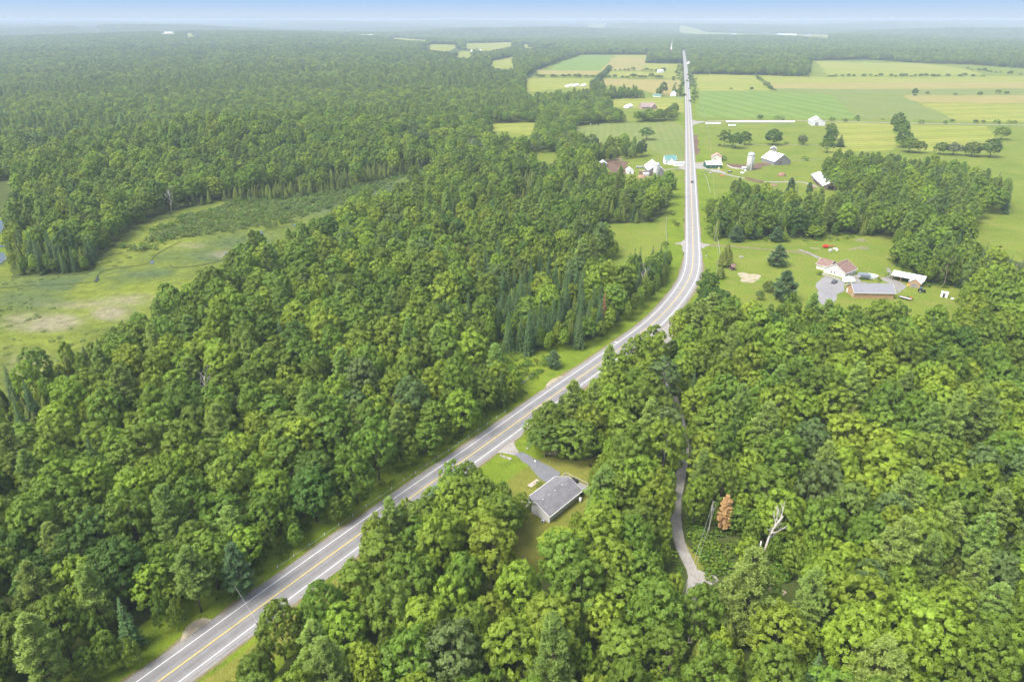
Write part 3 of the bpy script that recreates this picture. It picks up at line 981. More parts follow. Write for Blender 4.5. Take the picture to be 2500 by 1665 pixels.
def pine_crown(seed, H=20.0, R0=4.4, base=5.0, whorls=15, leaf=0.52, up=0.25, lean=0.0):
    """White pine: open whorls of long level limbs that carry brushes of needles."""
    r = np.random.default_rng(seed)
    V_, T_ = [], []
    limbs = []
    for wv in range(whorls):
        t = wv / (whorls - 1)
        z = base + (H - base) * t ** .92
        prof = min(1, .58 + 1.5 * t) * (1 - t) ** .62 + .07
        nb = r.integers(4, 7)
        a0 = r.uniform(0, 6.28)
        for b in range(nb):
            a = a0 + 6.283 * b / nb + r.normal(0, .22)
            L = R0 * max(.12, prof) * r.uniform(.62, 1.15)
            if r.uniform() < .07:
                continue
            rise = up * L * (0.5 + t)
            dirv = np.array([math.cos(a), math.sin(a), 0])
            limbs.append(((0, 0, z), tuple(dirv * L + np.array([0, 0, z + rise]))))
            nt_ = int(9 + 13 * L / R0)
            s = r.uniform(.30, 1.0, nt_) ** .8
            side = np.array([-dirv[1], dirv[0], 0])
            wd = (1.15 - s) * .55 + .12
            off = r.normal(0, 1, nt_) * wd * L * .42
            cc = dirv * (L * s)[:, None] + side * off[:, None] + np.array([0, 0, 1.0]) * (z + rise * s ** 1.4 + r.normal(0, .12, nt_) + .12)[:, None]
            per = 20
            P = np.repeat(cc, per, 0)
            dd = rand_unit(nt_ * per, r) * .8 + dirv * .55 + np.array([0, 0, .55])
            dd /= np.linalg.norm(dd, axis=1)[:, None]
            P = P + dd * (r.uniform(.05, .55, nt_ * per))[:, None]
            nn = np.cross(dd, rand_unit(nt_ * per, r)) + np.array([0, 0, .5])
            V_.append(leaf_quads(P, nn, r.uniform(.7, 1.2, nt_ * per) * leaf, r, aspect=.38, long_dir=dd))
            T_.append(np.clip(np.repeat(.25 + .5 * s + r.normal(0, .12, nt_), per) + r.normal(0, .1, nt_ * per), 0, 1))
    return np.concatenate(V_), np.concatenate(T_), limbs


def spruce_crown(seed, H=15.0, R0=2.5, base=.8, whorls=24, leaf=0.40, droop=0.22, gap=.0):
    """Spruce and fir: a spire of many short drooping limbs."""
    r = np.random.default_rng(seed)
    V_, T_ = [], []
    for wv in range(whorls):
        t = wv / (whorls - 1)
        z = base + (H - base) * t
        Lm = R0 * (1 - t) ** .85 + .16
        nb = max(4, int(9 * (1 - t) + 4))
        a0 = r.uniform(0, 6.28)
        for b in range(nb):
            if r.uniform() < gap:
                continue
            a = a0 + 6.283 * b / nb + r.normal(0, .18)
            L = Lm * r.uniform(.72, 1.18)
            dirv = np.array([math.cos(a), math.sin(a), 0]); side = np.array([-dirv[1], dirv[0], 0])
            n_ = max(7, int(40 * L / R0))
            s = r.uniform(.12, 1, n_) ** .7
            off = r.normal(0, 1, n_) * (1.1 - s) * L * .30
            P = dirv * (L * s)[:, None] + side * off[:, None] + np.array([0, 0, 1.]) * (z - droop * L * s + .10 * L * s ** 3 + r.normal(0, .07, n_))[:, None]
            dd = dirv * .8 + side * np.sign(off)[:, None] * .5 + np.array([0, 0, -.12]) + rand_unit(n_, r) * .3
            nn = np.array([0, 0, 1.]) + rand_unit(n_, r) * .55 + dirv * .35
            V_.append(leaf_quads(P, nn, r.uniform(.75, 1.2, n_) * leaf, r, aspect=.55, long_dir=dd))
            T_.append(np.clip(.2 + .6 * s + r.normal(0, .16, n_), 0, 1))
    n_ = 26
    zz = r.uniform(H - 1.2, H + .55, n_)
    P = np.stack([r.normal(0, .05, n_), r.normal(0, .05, n_), zz], 1)
    V_.append(leaf_quads(P, rand_unit(n_, r), np.full(n_, leaf * .6), r, aspect=.35, long_dir=np.tile([0, 0, 1.], (n_, 1)))); T_.append(r.uniform(.4, 1, n_))
    return np.concatenate(V_), np.concatenate(T_)


def cedar_crown(seed, H=10.0, R0=2.3, base=.4, n=9000, leaf=.33, power=.8, spires=5):
    """Cedar: a dense flame of upright sprays, often with several leaders."""
    r = np.random.default_rng(seed)
    V_, T_ = [], []
    for sidx in range(spires):
        if sidx == 0:
            ox, oy, hh, rr = 0, 0, H, R0 * .86
        else:
            a = r.uniform(0, 6.28); q = r.uniform(.3, .62) * R0
            ox, oy, hh, rr = q * math.cos(a), q * math.sin(a), H * r.uniform(.55, .88), R0 * r.uniform(.42, .62)
        m = int(n * (rr * hh) / (R0 * H) * .62)
        t = r.uniform(0, 1, m) ** .85
        a = r.uniform(0, 6.283, m)
        prof = np.minimum(1, (1 - t) ** power * 1.12) * np.minimum(1, .55 + t * 3)
        lump = 1 + .17 * np.sin(a * 5 + t * 9 + sidx) + .12 * np.sin(a * 9 - t * 17 + 2 * sidx)
        rad = rr * prof * lump * r.uniform(.78, 1.05, m)
        P = np.stack([ox + rad * np.cos(a), oy + rad * np.sin(a), base + (hh - base) * t], 1)
        out = np.stack([np.cos(a), np.sin(a), .45 + 0 * a], 1)
        dd = np.array([0, 0, 1.]) + .5 * out + rand_unit(m, r) * .4
        V_.append(leaf_quads(P, out + rand_unit(m, r) * .55, r.uniform(.7, 1.25, m) * leaf, r, aspect=.6, long_dir=dd))
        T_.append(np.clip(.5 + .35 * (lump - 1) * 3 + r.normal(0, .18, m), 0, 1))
    return np.concatenate(V_), np.concatenate(T_)


def shrub_crown(seed, R0=1.4, H=2.0, nl=9):
    return broadleaf_crown(seed, R0, H, -0.1, nl, 9, 9, .34, .2, .4)


def trunk_mesh(name, H, r0, r1, mat, limbs=(), lean=0.0, seed=0):
    mb = MB()
    rr = random.Random(seed)
    pts = [(rr.uniform(-.12, .12) * k + lean * k, rr.uniform(-.12, .12) * k, H * k / 4 - (.25 if k == 0 else 0)) for k in range(5)]
    mb.path(pts, r0, r1, 7)
    for a, b in limbs:
        mb.path([a, ((a[0] + b[0]) * .5, (a[1] + b[1]) * .5, a[2] * .45 + b[2] * .55 - .15), b], max(.04, r0 * .28), .025, 4)
    return mb.mesh(name, mat, True)


def bare_limbs(seed, H=12.0, r0=.26, spread=.55, depth=3, first=.35, nb=7):
    """Leafless tree: forking tapering limbs."""
    rr = random.Random(seed)
    mb = MB(); twigs = MB()

    def grow(p, d, L, r, lev):
        k = 4
        pts = [Vector(p)]
        dd = Vector(d).normalized()
        for i in range(k):
            dd = (dd + Vector((rr.uniform(-.16, .16), rr.uniform(-.16, .16), rr.uniform(-.02, .1)))).normalized()
            pts.append(pts[-1] + dd * L / k)
        (mb if lev == 0 else twigs).path(pts, r, r * .35 if lev < depth else .012, 6 if lev == 0 else 4)
        if lev >= depth:
            return
        n = nb if lev == 0 else 4
        for i in range(n):
            t = (first + (1 - first) * (i + rr.random() * .7) / n) if lev == 0 else rr.uniform(.3, 1)
            j = min(k - 1, int(t * k)); f = t * k - j
            q = pts[j].lerp(pts[j + 1], min(1, f))
            a = rr.uniform(0, 6.283)
            side = Vector((math.cos(a), math.sin(a), rr.uniform(.1, .9)))
            nd = (dd * (1 - spread) + side * spread).normalized()
            grow(q, nd, L * rr.uniform(.28, .5) * (1.15 - .5 * t), max(.02, r * .45 * (1.1 - t * .6)), lev + 1)
    grow((0, 0, -.2), (0, 0, 1), H, r0, 0)
    return mb, twigs


BARK = paint("tree_bark", (0.115, 0.095, 0.075), rough=.9, var=.25, scale=3)
BARK_GREY = paint("weathered_wood_grey", (0.36, 0.33, 0.30), rough=.85, var=.18, scale=4, stretch=(1, 1, .2))

TONE = {
    'deep green': (0.081, 0.144, 0.021), 'mid green': (0.134, 0.208, 0.023), 'bright green': (0.191, 0.272, 0.025),
    'lime green': (0.210, 0.290, 0.026), 'grey-green': (0.115, 0.172, 0.046), 'olive green': (0.138, 0.190, 0.032),
}
LEAF = {k: leaf_mat("leaves_" + k.replace(' ', '_').replace('-', '_'), c) for k, c in TONE.items()}
NEEDLE = {
    'pine': leaf_mat("pine_needles", (0.205, 0.290, 0.060), trans=.3), 'bluish': leaf_mat("bluish_needles", (0.095, 0.155, 0.058), trans=.15),
    'spruce': leaf_mat("spruce_needles", (0.068, 0.122, 0.034), trans=.15), 'cedar': leaf_mat("cedar_sprays", (0.150, 0.195, 0.030), trans=.25, hue=.012),
    'larch': leaf_mat("larch_needles", (0.140, 0.186, 0.040), trans=.3, hue=.012), 'orange': leaf_mat("dead_orange_needles", (0.52, 0.35, 0.15), trans=.1, hue=.006),
    'rust': leaf_mat("dead_rust_needles", (0.30, 0.115, 0.065), trans=.05, hue=.006), 'brown': leaf_mat("brown_needles", (0.16, 0.10, 0.06), trans=.05, hue=.006),
    'willow': leaf_mat("willow_leaves", (0.175, 0.205, 0.085)), 'bush': leaf_mat("bush_leaves", (0.105, 0.180, 0.020)), 'weeds': leaf_mat("weed_leaves", (0.140, 0.210, 0.018)),
    'alder': leaf_mat("alder_leaves", (0.145, 0.205, 0.050)), 'flower': leaf_mat("yellow_flowers", (0.45, 0.34, 0.02), hue=.01),
}

PROTO = {}                         # kind -> list of (crown mesh, trunk mesh, crown radius, height)


def add_proto(kind, crown, mat, H, R0, tr0, limbs=(), lean=0.0, seed=0, trunk_h=None, bark=None):
    cm = leaf_mesh(kind + "_crown", crown[0], crown[1], mat)
    tm = trunk_mesh(kind + "_trunk", trunk_h or H * .9, tr0, tr0 * .2, bark or BARK, limbs, lean, seed)
    PROTO.setdefault(kind, []).append((cm, tm, R0, H))


_lim = lambda s, H, R0: [((0, 0, H * q), (R0 * .6 * math.cos(a + s), R0 * .6 * math.sin(a + s), H * (q + .28))) for q, a in ((.28, 0), (.33, 2.2), (.38, 4.1), (.45, 1.2), (.5, 3.3))]
for i, (R0, H, nl, irr, ba) in enumerate(((4.6, 15, 46, .08, 1.6), (4.4, 16, 40, .13, 2.0), (4.9, 14.5, 52, .07, 1.2), (4.3, 15.5, 34, .18, 2.2), (4.7, 15, 44, .10, 1.2), (4.2, 16.5, 38, .14, 1.8), (4.8, 15, 54, .06, 1.0))):
    add_proto('broadleaf_tree', broadleaf_crown(100 + i, R0, H, ba, nl, irr=irr, taper=(i % 3) * .6), LEAF['mid green'], H, R0, .24, _lim(i, H, R0), seed=i, trunk_h=H * .72)
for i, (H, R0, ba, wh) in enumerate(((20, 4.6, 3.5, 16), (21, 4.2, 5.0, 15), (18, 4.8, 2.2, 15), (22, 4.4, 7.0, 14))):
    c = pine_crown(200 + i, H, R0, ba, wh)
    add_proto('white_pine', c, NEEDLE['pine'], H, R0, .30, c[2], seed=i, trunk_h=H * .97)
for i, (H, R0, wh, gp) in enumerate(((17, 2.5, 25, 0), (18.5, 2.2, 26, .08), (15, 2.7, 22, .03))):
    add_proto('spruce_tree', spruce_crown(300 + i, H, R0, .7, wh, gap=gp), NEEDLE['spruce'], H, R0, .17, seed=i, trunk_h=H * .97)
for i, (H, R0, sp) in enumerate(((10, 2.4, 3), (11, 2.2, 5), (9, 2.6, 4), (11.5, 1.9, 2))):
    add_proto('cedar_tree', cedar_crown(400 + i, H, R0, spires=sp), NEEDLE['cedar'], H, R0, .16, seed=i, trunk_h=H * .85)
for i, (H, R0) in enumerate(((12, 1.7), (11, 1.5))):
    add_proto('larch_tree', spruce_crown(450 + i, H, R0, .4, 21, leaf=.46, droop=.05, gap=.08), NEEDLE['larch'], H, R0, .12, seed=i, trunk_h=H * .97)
for i in range(3):
    add_proto('shrub', shrub_crown(500 + i, 1.4 + .2 * i, 2.0 + .3 * i), NEEDLE['bush'], 2.0 + .3 * i, 1.4 + .2 * i, .05, seed=i, trunk_h=1.3)
# round lawn pine: limbs to the ground
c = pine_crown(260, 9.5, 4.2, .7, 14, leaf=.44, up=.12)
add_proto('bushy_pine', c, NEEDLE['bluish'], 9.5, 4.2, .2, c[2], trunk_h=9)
add_proto('willow_tree', broadleaf_crown(600, 6.5, 12, 1.0, 30, 16, 14, .55, .2), NEEDLE['willow'], 12, 6.5, .4, _lim(0, 12, 6.5), trunk_h=8)
# ------------------------------------------------------------------ where trees grow
def road_clear():
    """Open strip along the highway; its edge towards the camera's side is where crowns start to hide the road."""
    left = [(200, 1640, 4.5), (255, 1568, 4.5), (330, 1512, 4.5), (400, 1472, 4.5), (425, 1428, 4.5), (500, 1388, 4.5), (600, 1322, 4.5), (700, 1252, 4.5), (800, 1183, 4.5), (900, 1106, 4.5), (1000, 1037, 4.5), (1100, 966, 4.5), (1190, 898, 4.5), (1204, 870, 4.5), (1150, 830, 4.5), (1105, 800, 4.5), (1120, 785, 3), (1190, 828, 4.5), (1300, 818, 4.5), (1342, 815, 4.5), (1385, 790, 4.5), (1440, 742, 4.5), (1490, 692, 4.5), (1530, 645, 4.5), (1542, 600, 4.5), (1560, 480, 4.5), (1566, 420, 4.5)]
    right = [(1605, 415, 1), (1606, 440, 1), (1620, 480, 2), (1634, 545, 1), (1640, 610, 0), (1612, 650, 9), (1600, 690, 6), (1588, 715, 10), (1545, 728, 11), (1522, 760, 11), (1482, 772, 12), (1432, 786, 12), (1372, 834, 12), (1292, 890, 12), (1236, 940, 8), (1213, 985, 2), (1213, 1010, 0), (1190, 1015, 0), (1090, 1085, 2), (1040, 1125, 4), (960, 1126, 11), (908, 1152, 11), (905, 1190, 9), (800, 1262, 10), (790, 1300, 9), (720, 1372, 9), (650, 1398, 9), (612, 1428, 8), (575, 1490, 8), (530, 1568, 9), (500, 1640, 9)]
    return poly(V, left + right)


CLEAR = [
    road_clear(),
    poly(V, [(1345, 533, 0), (1400, 516, 0), (1500, 514, 0), (1535, 485, 1), (1552, 440, 1), (1575, 440, 0), (1572, 620, 0), (1535, 600, 3), (1508, 584, 8), (1450, 588, 8), (1400, 552, 4)]),
    poly(V, [(1392, 606, 0), (1432, 600, 0), (1440, 622, 6), (1410, 640, 8), (1388, 632, 6)]),
    poly(V, [(1040, 1125, 4), (1085, 1100, 5), (1130, 1094, 9), (1190, 1106, 9), (1212, 1135, 9), (1216, 1205, 6), (1176, 1262, 6), (1205, 1286, 10), (1240, 1276, 10), (1262, 1205, 11), (1310, 1196, 10), (1345, 1150, 8), (1345, 1110, 8), (1378, 1064, 2), (1372, 1046, 1), (1300, 1056, 0), (1222, 1034, 0), (1190, 1010, 0)]),
    poly(V, [(1622, 640, 4), (1640, 552, 0), (1700, 556, 0), (1835, 552, 0), (1905, 546, 0), (1990, 545, 0), (2052, 560, 0), (2046, 610, 0), (2118, 652, 0), (2190, 662, 1), (2215, 690, 5), (2200, 704, 13), (2100, 706, 13), (2060, 694, 13), (1940, 694, 13), (1880, 704, 12), (1850, 698, 12), (1780, 692, 12), (1712, 706, 12), (1684, 690, 12), (1655, 690, 6)]),
    poly(V, [(1545, 1180, 0), (1562, 1180, 0), (1580, 1270, 0), (1610, 1295, 0), (1690, 1325, 0), (1650, 1345, 10), (1605, 1368, 11), (1575, 1350, 12), (1562, 1285, 12), (1543, 1215, 12)]),
    poly(V, [(1544, 1195, 11), (1547, 1120, 11), (1565, 1040, 11), (1581, 1040, 11), (1571, 1120, 11), (1563, 1195, 11)]),
    # farmland across the highway
    poly(V, [(1604, 412, 0), (1597, 290, 0), (1594, 172, 0), (1735, 174, 0), (1860, 178, 0), (1864, 141, 0), (1990, 137, 0), (2100, 146, 0), (2230, 150, 0), (2400, 162, 0), (2440, 330, 0), (2440, 480, 15), (2354, 462, 17), (2325, 410, 17), (2262, 378, 17), (2150, 362, 17), (2050, 352, 17), (1952, 334, 17), (1912, 344, 15), (1894, 370, 14), (1902, 400, 13), (1972, 430, 12), (1935, 450, 12), (1882, 440, 16), (1800, 424, 16), (1700, 410, 16), (1645, 446, 14), (1622, 470, 3)]),
    poly(V, [(2238, 525, 1), (2262, 500, 1), (2354, 490, 0), (2450, 500, 0), (2450, 620, 9), (2300, 600, 10), (2238, 570, 7)]),
    poly(V, [(1100, 792, 0), (1190, 824, 0), (1300, 810, 0), (1345, 808, 0), (1390, 786, 0), (1450, 740, 0), (1500, 690, 0), (1540, 640, 0), (1590, 640, 0), (1400, 830, 0), (1250, 920, 0), (1196, 900, 0), (1150, 850, 0)]),
    poly(C8, [(-560, 655), (-400, 540), (-180, 465), (0, 392), (190, 322), (1190, 322), (1170, 440), (1660, 445), (1690, 900), (1310, 890), (1310, 830, 18), (1050, 752, 18), (620, 745, 18), (510, 745, 4), (390, 800, 5), (300, 790, 16), (-560, 850, 16)]),
    # farm on the near side of the highway and the fields beyond it
    poly(V, [(1375, 402, 2), (1372, 372, 2), (1440, 366, 1), (1530, 352, 1), (1570, 345, 0), (1568, 420, 0), (1530, 420, 9), (1460, 420, 9), (1400, 405, 9)]),
    poly(V, [(1322, 292, 0), (1420, 284, 0), (1562, 280, 0), (1566, 345, 0), (1520, 335, 12), (1460, 318, 13), (1390, 316, 13), (1330, 308, 12)]),
    poly(V, [(1125, 285, 0), (1238, 283, 0), (1218, 315, 14), (1145, 306, 14)]),
    poly(V, [(1212, 378, 4), (1232, 352, 1), (1282, 350, 1), (1272, 388, 12)]),
    poly(C8, [(640, 1000), (700, 960), (1130, 950), (1500, 900), (1690, 940), (1710, 1290), (1620, 1290), (1612, 1010, 6), (1500, 1012, 16), (1350, 1085, 14), (1100, 1065, 14), (960, 1120, 16), (800, 1085, 14), (700, 1050, 12)]),
    poly(C8, [(510, 745, 2), (560, 665), (1640, 678), (1690, 900), (1310, 890, 2), (1310, 830, 18), (1050, 752, 18), (620, 745, 18)]),
    poly(C8, [(-560, 655), (430, 662), (390, 800, 2), (300, 800, 6), (230, 830, 6), (0, 800, 6), (-560, 850, 3)]),
    poly(C8, [(640, 558), (1650, 575), (1645, 655), (1530, 620, 5), (620, 610, 5)]),
    poly(C8, [(-400, 547), (520, 548), (470, 600, 5), (-400, 590, 5)]),
    poly(C8, [(-180, 470), (0, 395), (190, 325), (1180, 325), (1160, 440), (1660, 450), (1660, 560), (1130, 500, 4), (640, 500, 4), (520, 545), (-200, 545)]),
    poly(C8, [(1700, 1900), (1690, 900), (1660, 330), (1680, 240), (1720, 240), (1790, 400), (1860, 900), (1870, 1900)]),
    poly(C8, [(1820, 375), (1990, 378), (1990, 395), (1820, 392)]),
    # marsh, ponds and meadows beyond the wood
    poly(V, [(-80, 590, 0), (20, 610, 0), (32, 636, 0), (205, 628, 0), (226, 600, 0), (305, 528, 0), (400, 488, 0), (480, 470, 0), (640, 462, 0), (760, 448, 0), (880, 418, 0), (985, 388, 1), (1000, 396, 8), (960, 402, 10), (900, 432, 12), (760, 482, 12), (680, 534, 12), (640, 560, 10), (560, 570, 8), (515, 600, 12), (440, 640, 12), (370, 670, 12), (300, 722, 12), (230, 760, 12), (150, 800, 10), (60, 850, 9), (0, 872, 8), (-150, 930, 5)]),
    poly(V, [(-80, 425, 2), (20, 428, 1), (42, 440, 1), (38, 480, 1), (24, 520, 0), (28, 545, 0), (20, 600, 0), (-80, 620, 0)]),
]
for P in ([(1930, 237), (1990, 216), (2130, 214), (2060, 244)], [(2135, 206), (2350, 196), (2360, 216), (2240, 238), (2150, 228)], [(1760, 190), (1830, 178), (1960, 186), (1960, 202), (1880, 200)], [(2150, 338), (2170, 326), (2370, 330), (2370, 342)], [(2230, 290), (2360, 264), (2360, 320), (2280, 318)], [(2060, 262), (2130, 238), (2200, 240), (2150, 270)], [(880, 272), (930, 262), (960, 268), (900, 280)], [(1800, 362), (1860, 352), (1885, 358), (1840, 366)], [(1400, 150), (1500, 146), (1520, 152), (1430, 156)], [(560, 240), (640, 234), (650, 242), (580, 248)], [(735, 186), (745, 172), (805, 170), (812, 184)], [(850, 196), (865, 180), (930, 186), (930, 194)], [(310, 142), (330, 138), (470, 150), (450, 156), (360, 150)]):
    CLEAR.append(poly(C1, P)); CLEAR.append(poly(C1, [(*q, 15) for q in P]))
for P in ([(770, 148), (765, 134), (900, 147), (1240, 150), (1460, 156), (1455, 182), (1340, 172), (1100, 164), (880, 160)], [(5, 218), (60, 208), (200, 218), (270, 230), (60, 224)], [(330, 122), (430, 126), (430, 138), (350, 134)]):
    CLEAR.append(poly(C2, P)); CLEAR.append(poly(C2, [(*q, 15) for q in P]))

# stands of a kind: outline (at canopy level), then the share of each kind
STANDS = [
    (poly(V, [(880, 440, 10), (1000, 395, 10), (1300, 365, 8), (1440, 420, 8), (1560, 400, 8), (1560, 480, 8), (1400, 525, 8), (1330, 640, 8), (1100, 620, 10), (1000, 560, 10), (900, 500, 10)]), dict(cedar_tree=.44, spruce_tree=.08, white_pine=.10, broadleaf_tree=.38)),
    (poly(V, [(1080, 640, 9), (1200, 600, 9), (1340, 640, 9), (1400, 700, 6), (1450, 730, 4), (1330, 815, 3), (1200, 830, 3), (1110, 790, 5), (1000, 720, 10)]), dict(spruce_tree=.56, broadleaf_tree=.34, cedar_tree=.10)),
    (poly(V, [(1400, 570, 6), (1540, 590, 3), (1530, 660, 3), (1400, 690, 6)]), dict(spruce_tree=.4, broadleaf_tree=.4, cedar_tree=.2)),
    (poly(V, [(1640, 420, 8), (1720, 400, 8), (1900, 440, 8), (1960, 520, 4), (1640, 560, 2)]), dict(cedar_tree=.30, spruce_tree=.04, white_pine=.12, broadleaf_tree=.54)),
    (poly(V, [(1900, 440, 10), (2060, 400, 10), (2240, 480, 8), (2250, 600, 5), (2200, 660, 2), (2040, 610, 2), (2050, 560, 4), (1960, 520, 4)]), dict(cedar_tree=.44, spruce_tree=.08, white_pine=.10, broadleaf_tree=.38)),
    (poly(V, [(2190, 560, 8), (2354, 580, 8), (2420, 660, 8), (2250, 670, 4)]), dict(cedar_tree=.42, spruce_tree=.28, broadleaf_tree=.3)),
    (poly(V, [(15, 640, 1), (20, 560, 9), (120, 540, 9), (200, 560, 9), (230, 600, 2), (205, 640, 1)]), dict(cedar_tree=.46, spruce_tree=.46, broadleaf_tree=.08)),
    (poly(V, [(200, 600, 5), (240, 540, 9), (330, 480, 9), (420, 465, 8), (300, 540, 3)]), dict(cedar_tree=.45, spruce_tree=.3, broadleaf_tree=.25)),
    (poly(V, [(340, 500, 4), (400, 450, 9), (640, 410, 9), (900, 370, 8), (1010, 330, 8), (1060, 370, 5), (900, 420, 3), (640, 470, 2)]), dict(larch_tree=.60, cedar_tree=.28, broadleaf_tree=.12)),
    (poly(V, [(940, 320, 8), (1180, 300, 8), (1220, 330, 6), (1230, 370, 5), (1000, 395, 5)]), dict(willow_tree=.10, larch_tree=.36, cedar_tree=.3, broadleaf_tree=.24)),
    (poly(V, [(-60, 1100, 8), (-60, 880, 6), (60, 840, 8), (200, 790, 8), (260, 800, 10), (160, 880, 10), (60, 980, 10)]), dict(cedar_tree=.42, larch_tree=.34, spruce_tree=.16, broadleaf_tree=.08)),
    (poly(V, [(-60, 330, 10), (120, 290, 10), (420, 270, 10), (430, 300, 10), (200, 320, 10), (-60, 360, 8)]), dict(spruce_tree=.50, white_pine=.2, broadleaf_tree=.3)),
    (poly(V, [(1100, 280, 8), (1200, 270, 8), (1560, 300, 8), (1530, 345, 4), (1300, 370, 4), (1200, 330, 5)]), dict(cedar_tree=.60, broadleaf_tree=.28, spruce_tree=.12)),
]
DEFAULT_NEAR = dict(broadleaf_tree=.925, white_pine=.055, spruce_tree=.008, cedar_tree=.012)
DEFAULT_FAR = dict(broadleaf_tree=.86, white_pine=.07, spruce_tree=.03, cedar_tree=.04)
KINDS = ['broadleaf_tree', 'white_pine', 'spruce_tree', 'cedar_tree', 'larch_tree', 'willow_tree']
RAD = dict(broadleaf_tree=(3.4, 6.3), white_pine=(3.4, 5.0), spruce_tree=(1.8, 2.7), cedar_tree=(1.6, 3.0), larch_tree=(1.2, 2.2), willow_tree=(4.5, 7))

# trees set one by one (base pixel, height, crown radius, kind, tone): they stand alone or are landmarks
KEEP_OFF = []                      # (x, y, radius) where no wood tree may stand


def open_ground(x, y, pad):
    """True where a clearing (or its margin) keeps trees out."""
    bad = np.zeros(x.shape, bool)
    for P in CLEAR:
        lo = P.min(0) - 8; hi = P.max(0) + 8
        m = (x > lo[0]) & (x < hi[0]) & (y > lo[1]) & (y < hi[1]) & ~bad
        if m.any():
            xs, ys = x[m], y[m]
            b = inside(P, xs, ys) | (edge_dist(P, xs, ys) < pad[m])
            bad[m] |= b
    d = edge_dist(LANE[LANE_LOW], x, y, False)
    bad |= d < 1.6 + pad * .6
    d = edge_dist(LANE[~LANE_LOW], x, y, False)
    bad |= d < 1.2 + pad * .25
    d = edge_dist(LINE_CUT, x, y, False)
    bad |= d < 2.0 + pad * .5
    bad |= edge_dist(BRUSH, x, y) * np.where(inside(BRUSH, x, y), 0, 1) < pad * .3
    d = edge_dist(ROAD[::4], x, y, False)
    bad |= d < HALF + 2.6 + pad * 1.0
    for (kx, ky, kr) in KEEP_OFF:
        bad |= np.hypot(x - kx, y - ky) < kr + pad * .6
    return bad


LANE_LOW = LANE[:, 1] < V(1572, 1050)[1]
LINE_CUT = np.array([V(1524, 900, 6), V(1527, 840, 6), V(1528, 780, 6), V(1530, 750, 3)])
BRUSH = poly(CL, [(190, 690), (330, 620), (560, 700), (800, 900), (800, 1100), (560, 1180), (400, 1150), (220, 900)])


def in_frame(x, y, z, mx=140, top=-60, bot=260):
    px, py, dz = proj(x, y, z)
    return (dz > 5) & (px > -mx) & (px < 2500 + mx) & (py > top) & (py < 1665 + bot)


def pick_kind(x, y, far, r):
    n = len(x)
    u = r.uniform(0, 1, n)
    out = np.zeros(n, int)

    def put(mask, shares):
        ks = list(shares); cum = np.cumsum([shares[k] for k in ks])
        idx = np.searchsorted(cum, u[mask] * cum[-1] * .99999)
        out[mask] = np.array([KINDS.index(k) for k in ks])[np.minimum(idx, len(ks) - 1)]
    put(~far, DEFAULT_NEAR); put(far, DEFAULT_FAR)
    for P, sh in STANDS:
        m = inside(P, x, y)
        if m.any():
            put(m, sh)
    # beyond the marsh, conifers gather in patches of their own
    m = far & (out == 0) & (vnoise(x, y, 170, 12) > .66) & (u < .5)
    out[m] = 1 + (u[m] * 97 % 1 > .45)
    m = far & (out > 0) & (out < 4) & (vnoise(x, y, 170, 12) < .45)
    out[m] = 0
    return out


def hexgrid(x0, x1, y0, y1, s, r, jit=.36):
    xs = np.arange(x0, x1, s); ys = np.arange(y0, y1, s * .866)
    X, Y = np.meshgrid(xs, ys)
    X = X + (np.arange(len(ys)) % 2)[:, None] * s * .5
    X = X + r.uniform(-jit, jit, X.shape) * s; Y = Y + r.uniform(-jit, jit, Y.shape) * s
    return X.ravel(), Y.ravel()


TREES = []                         # arrays of x, y, radius, kind


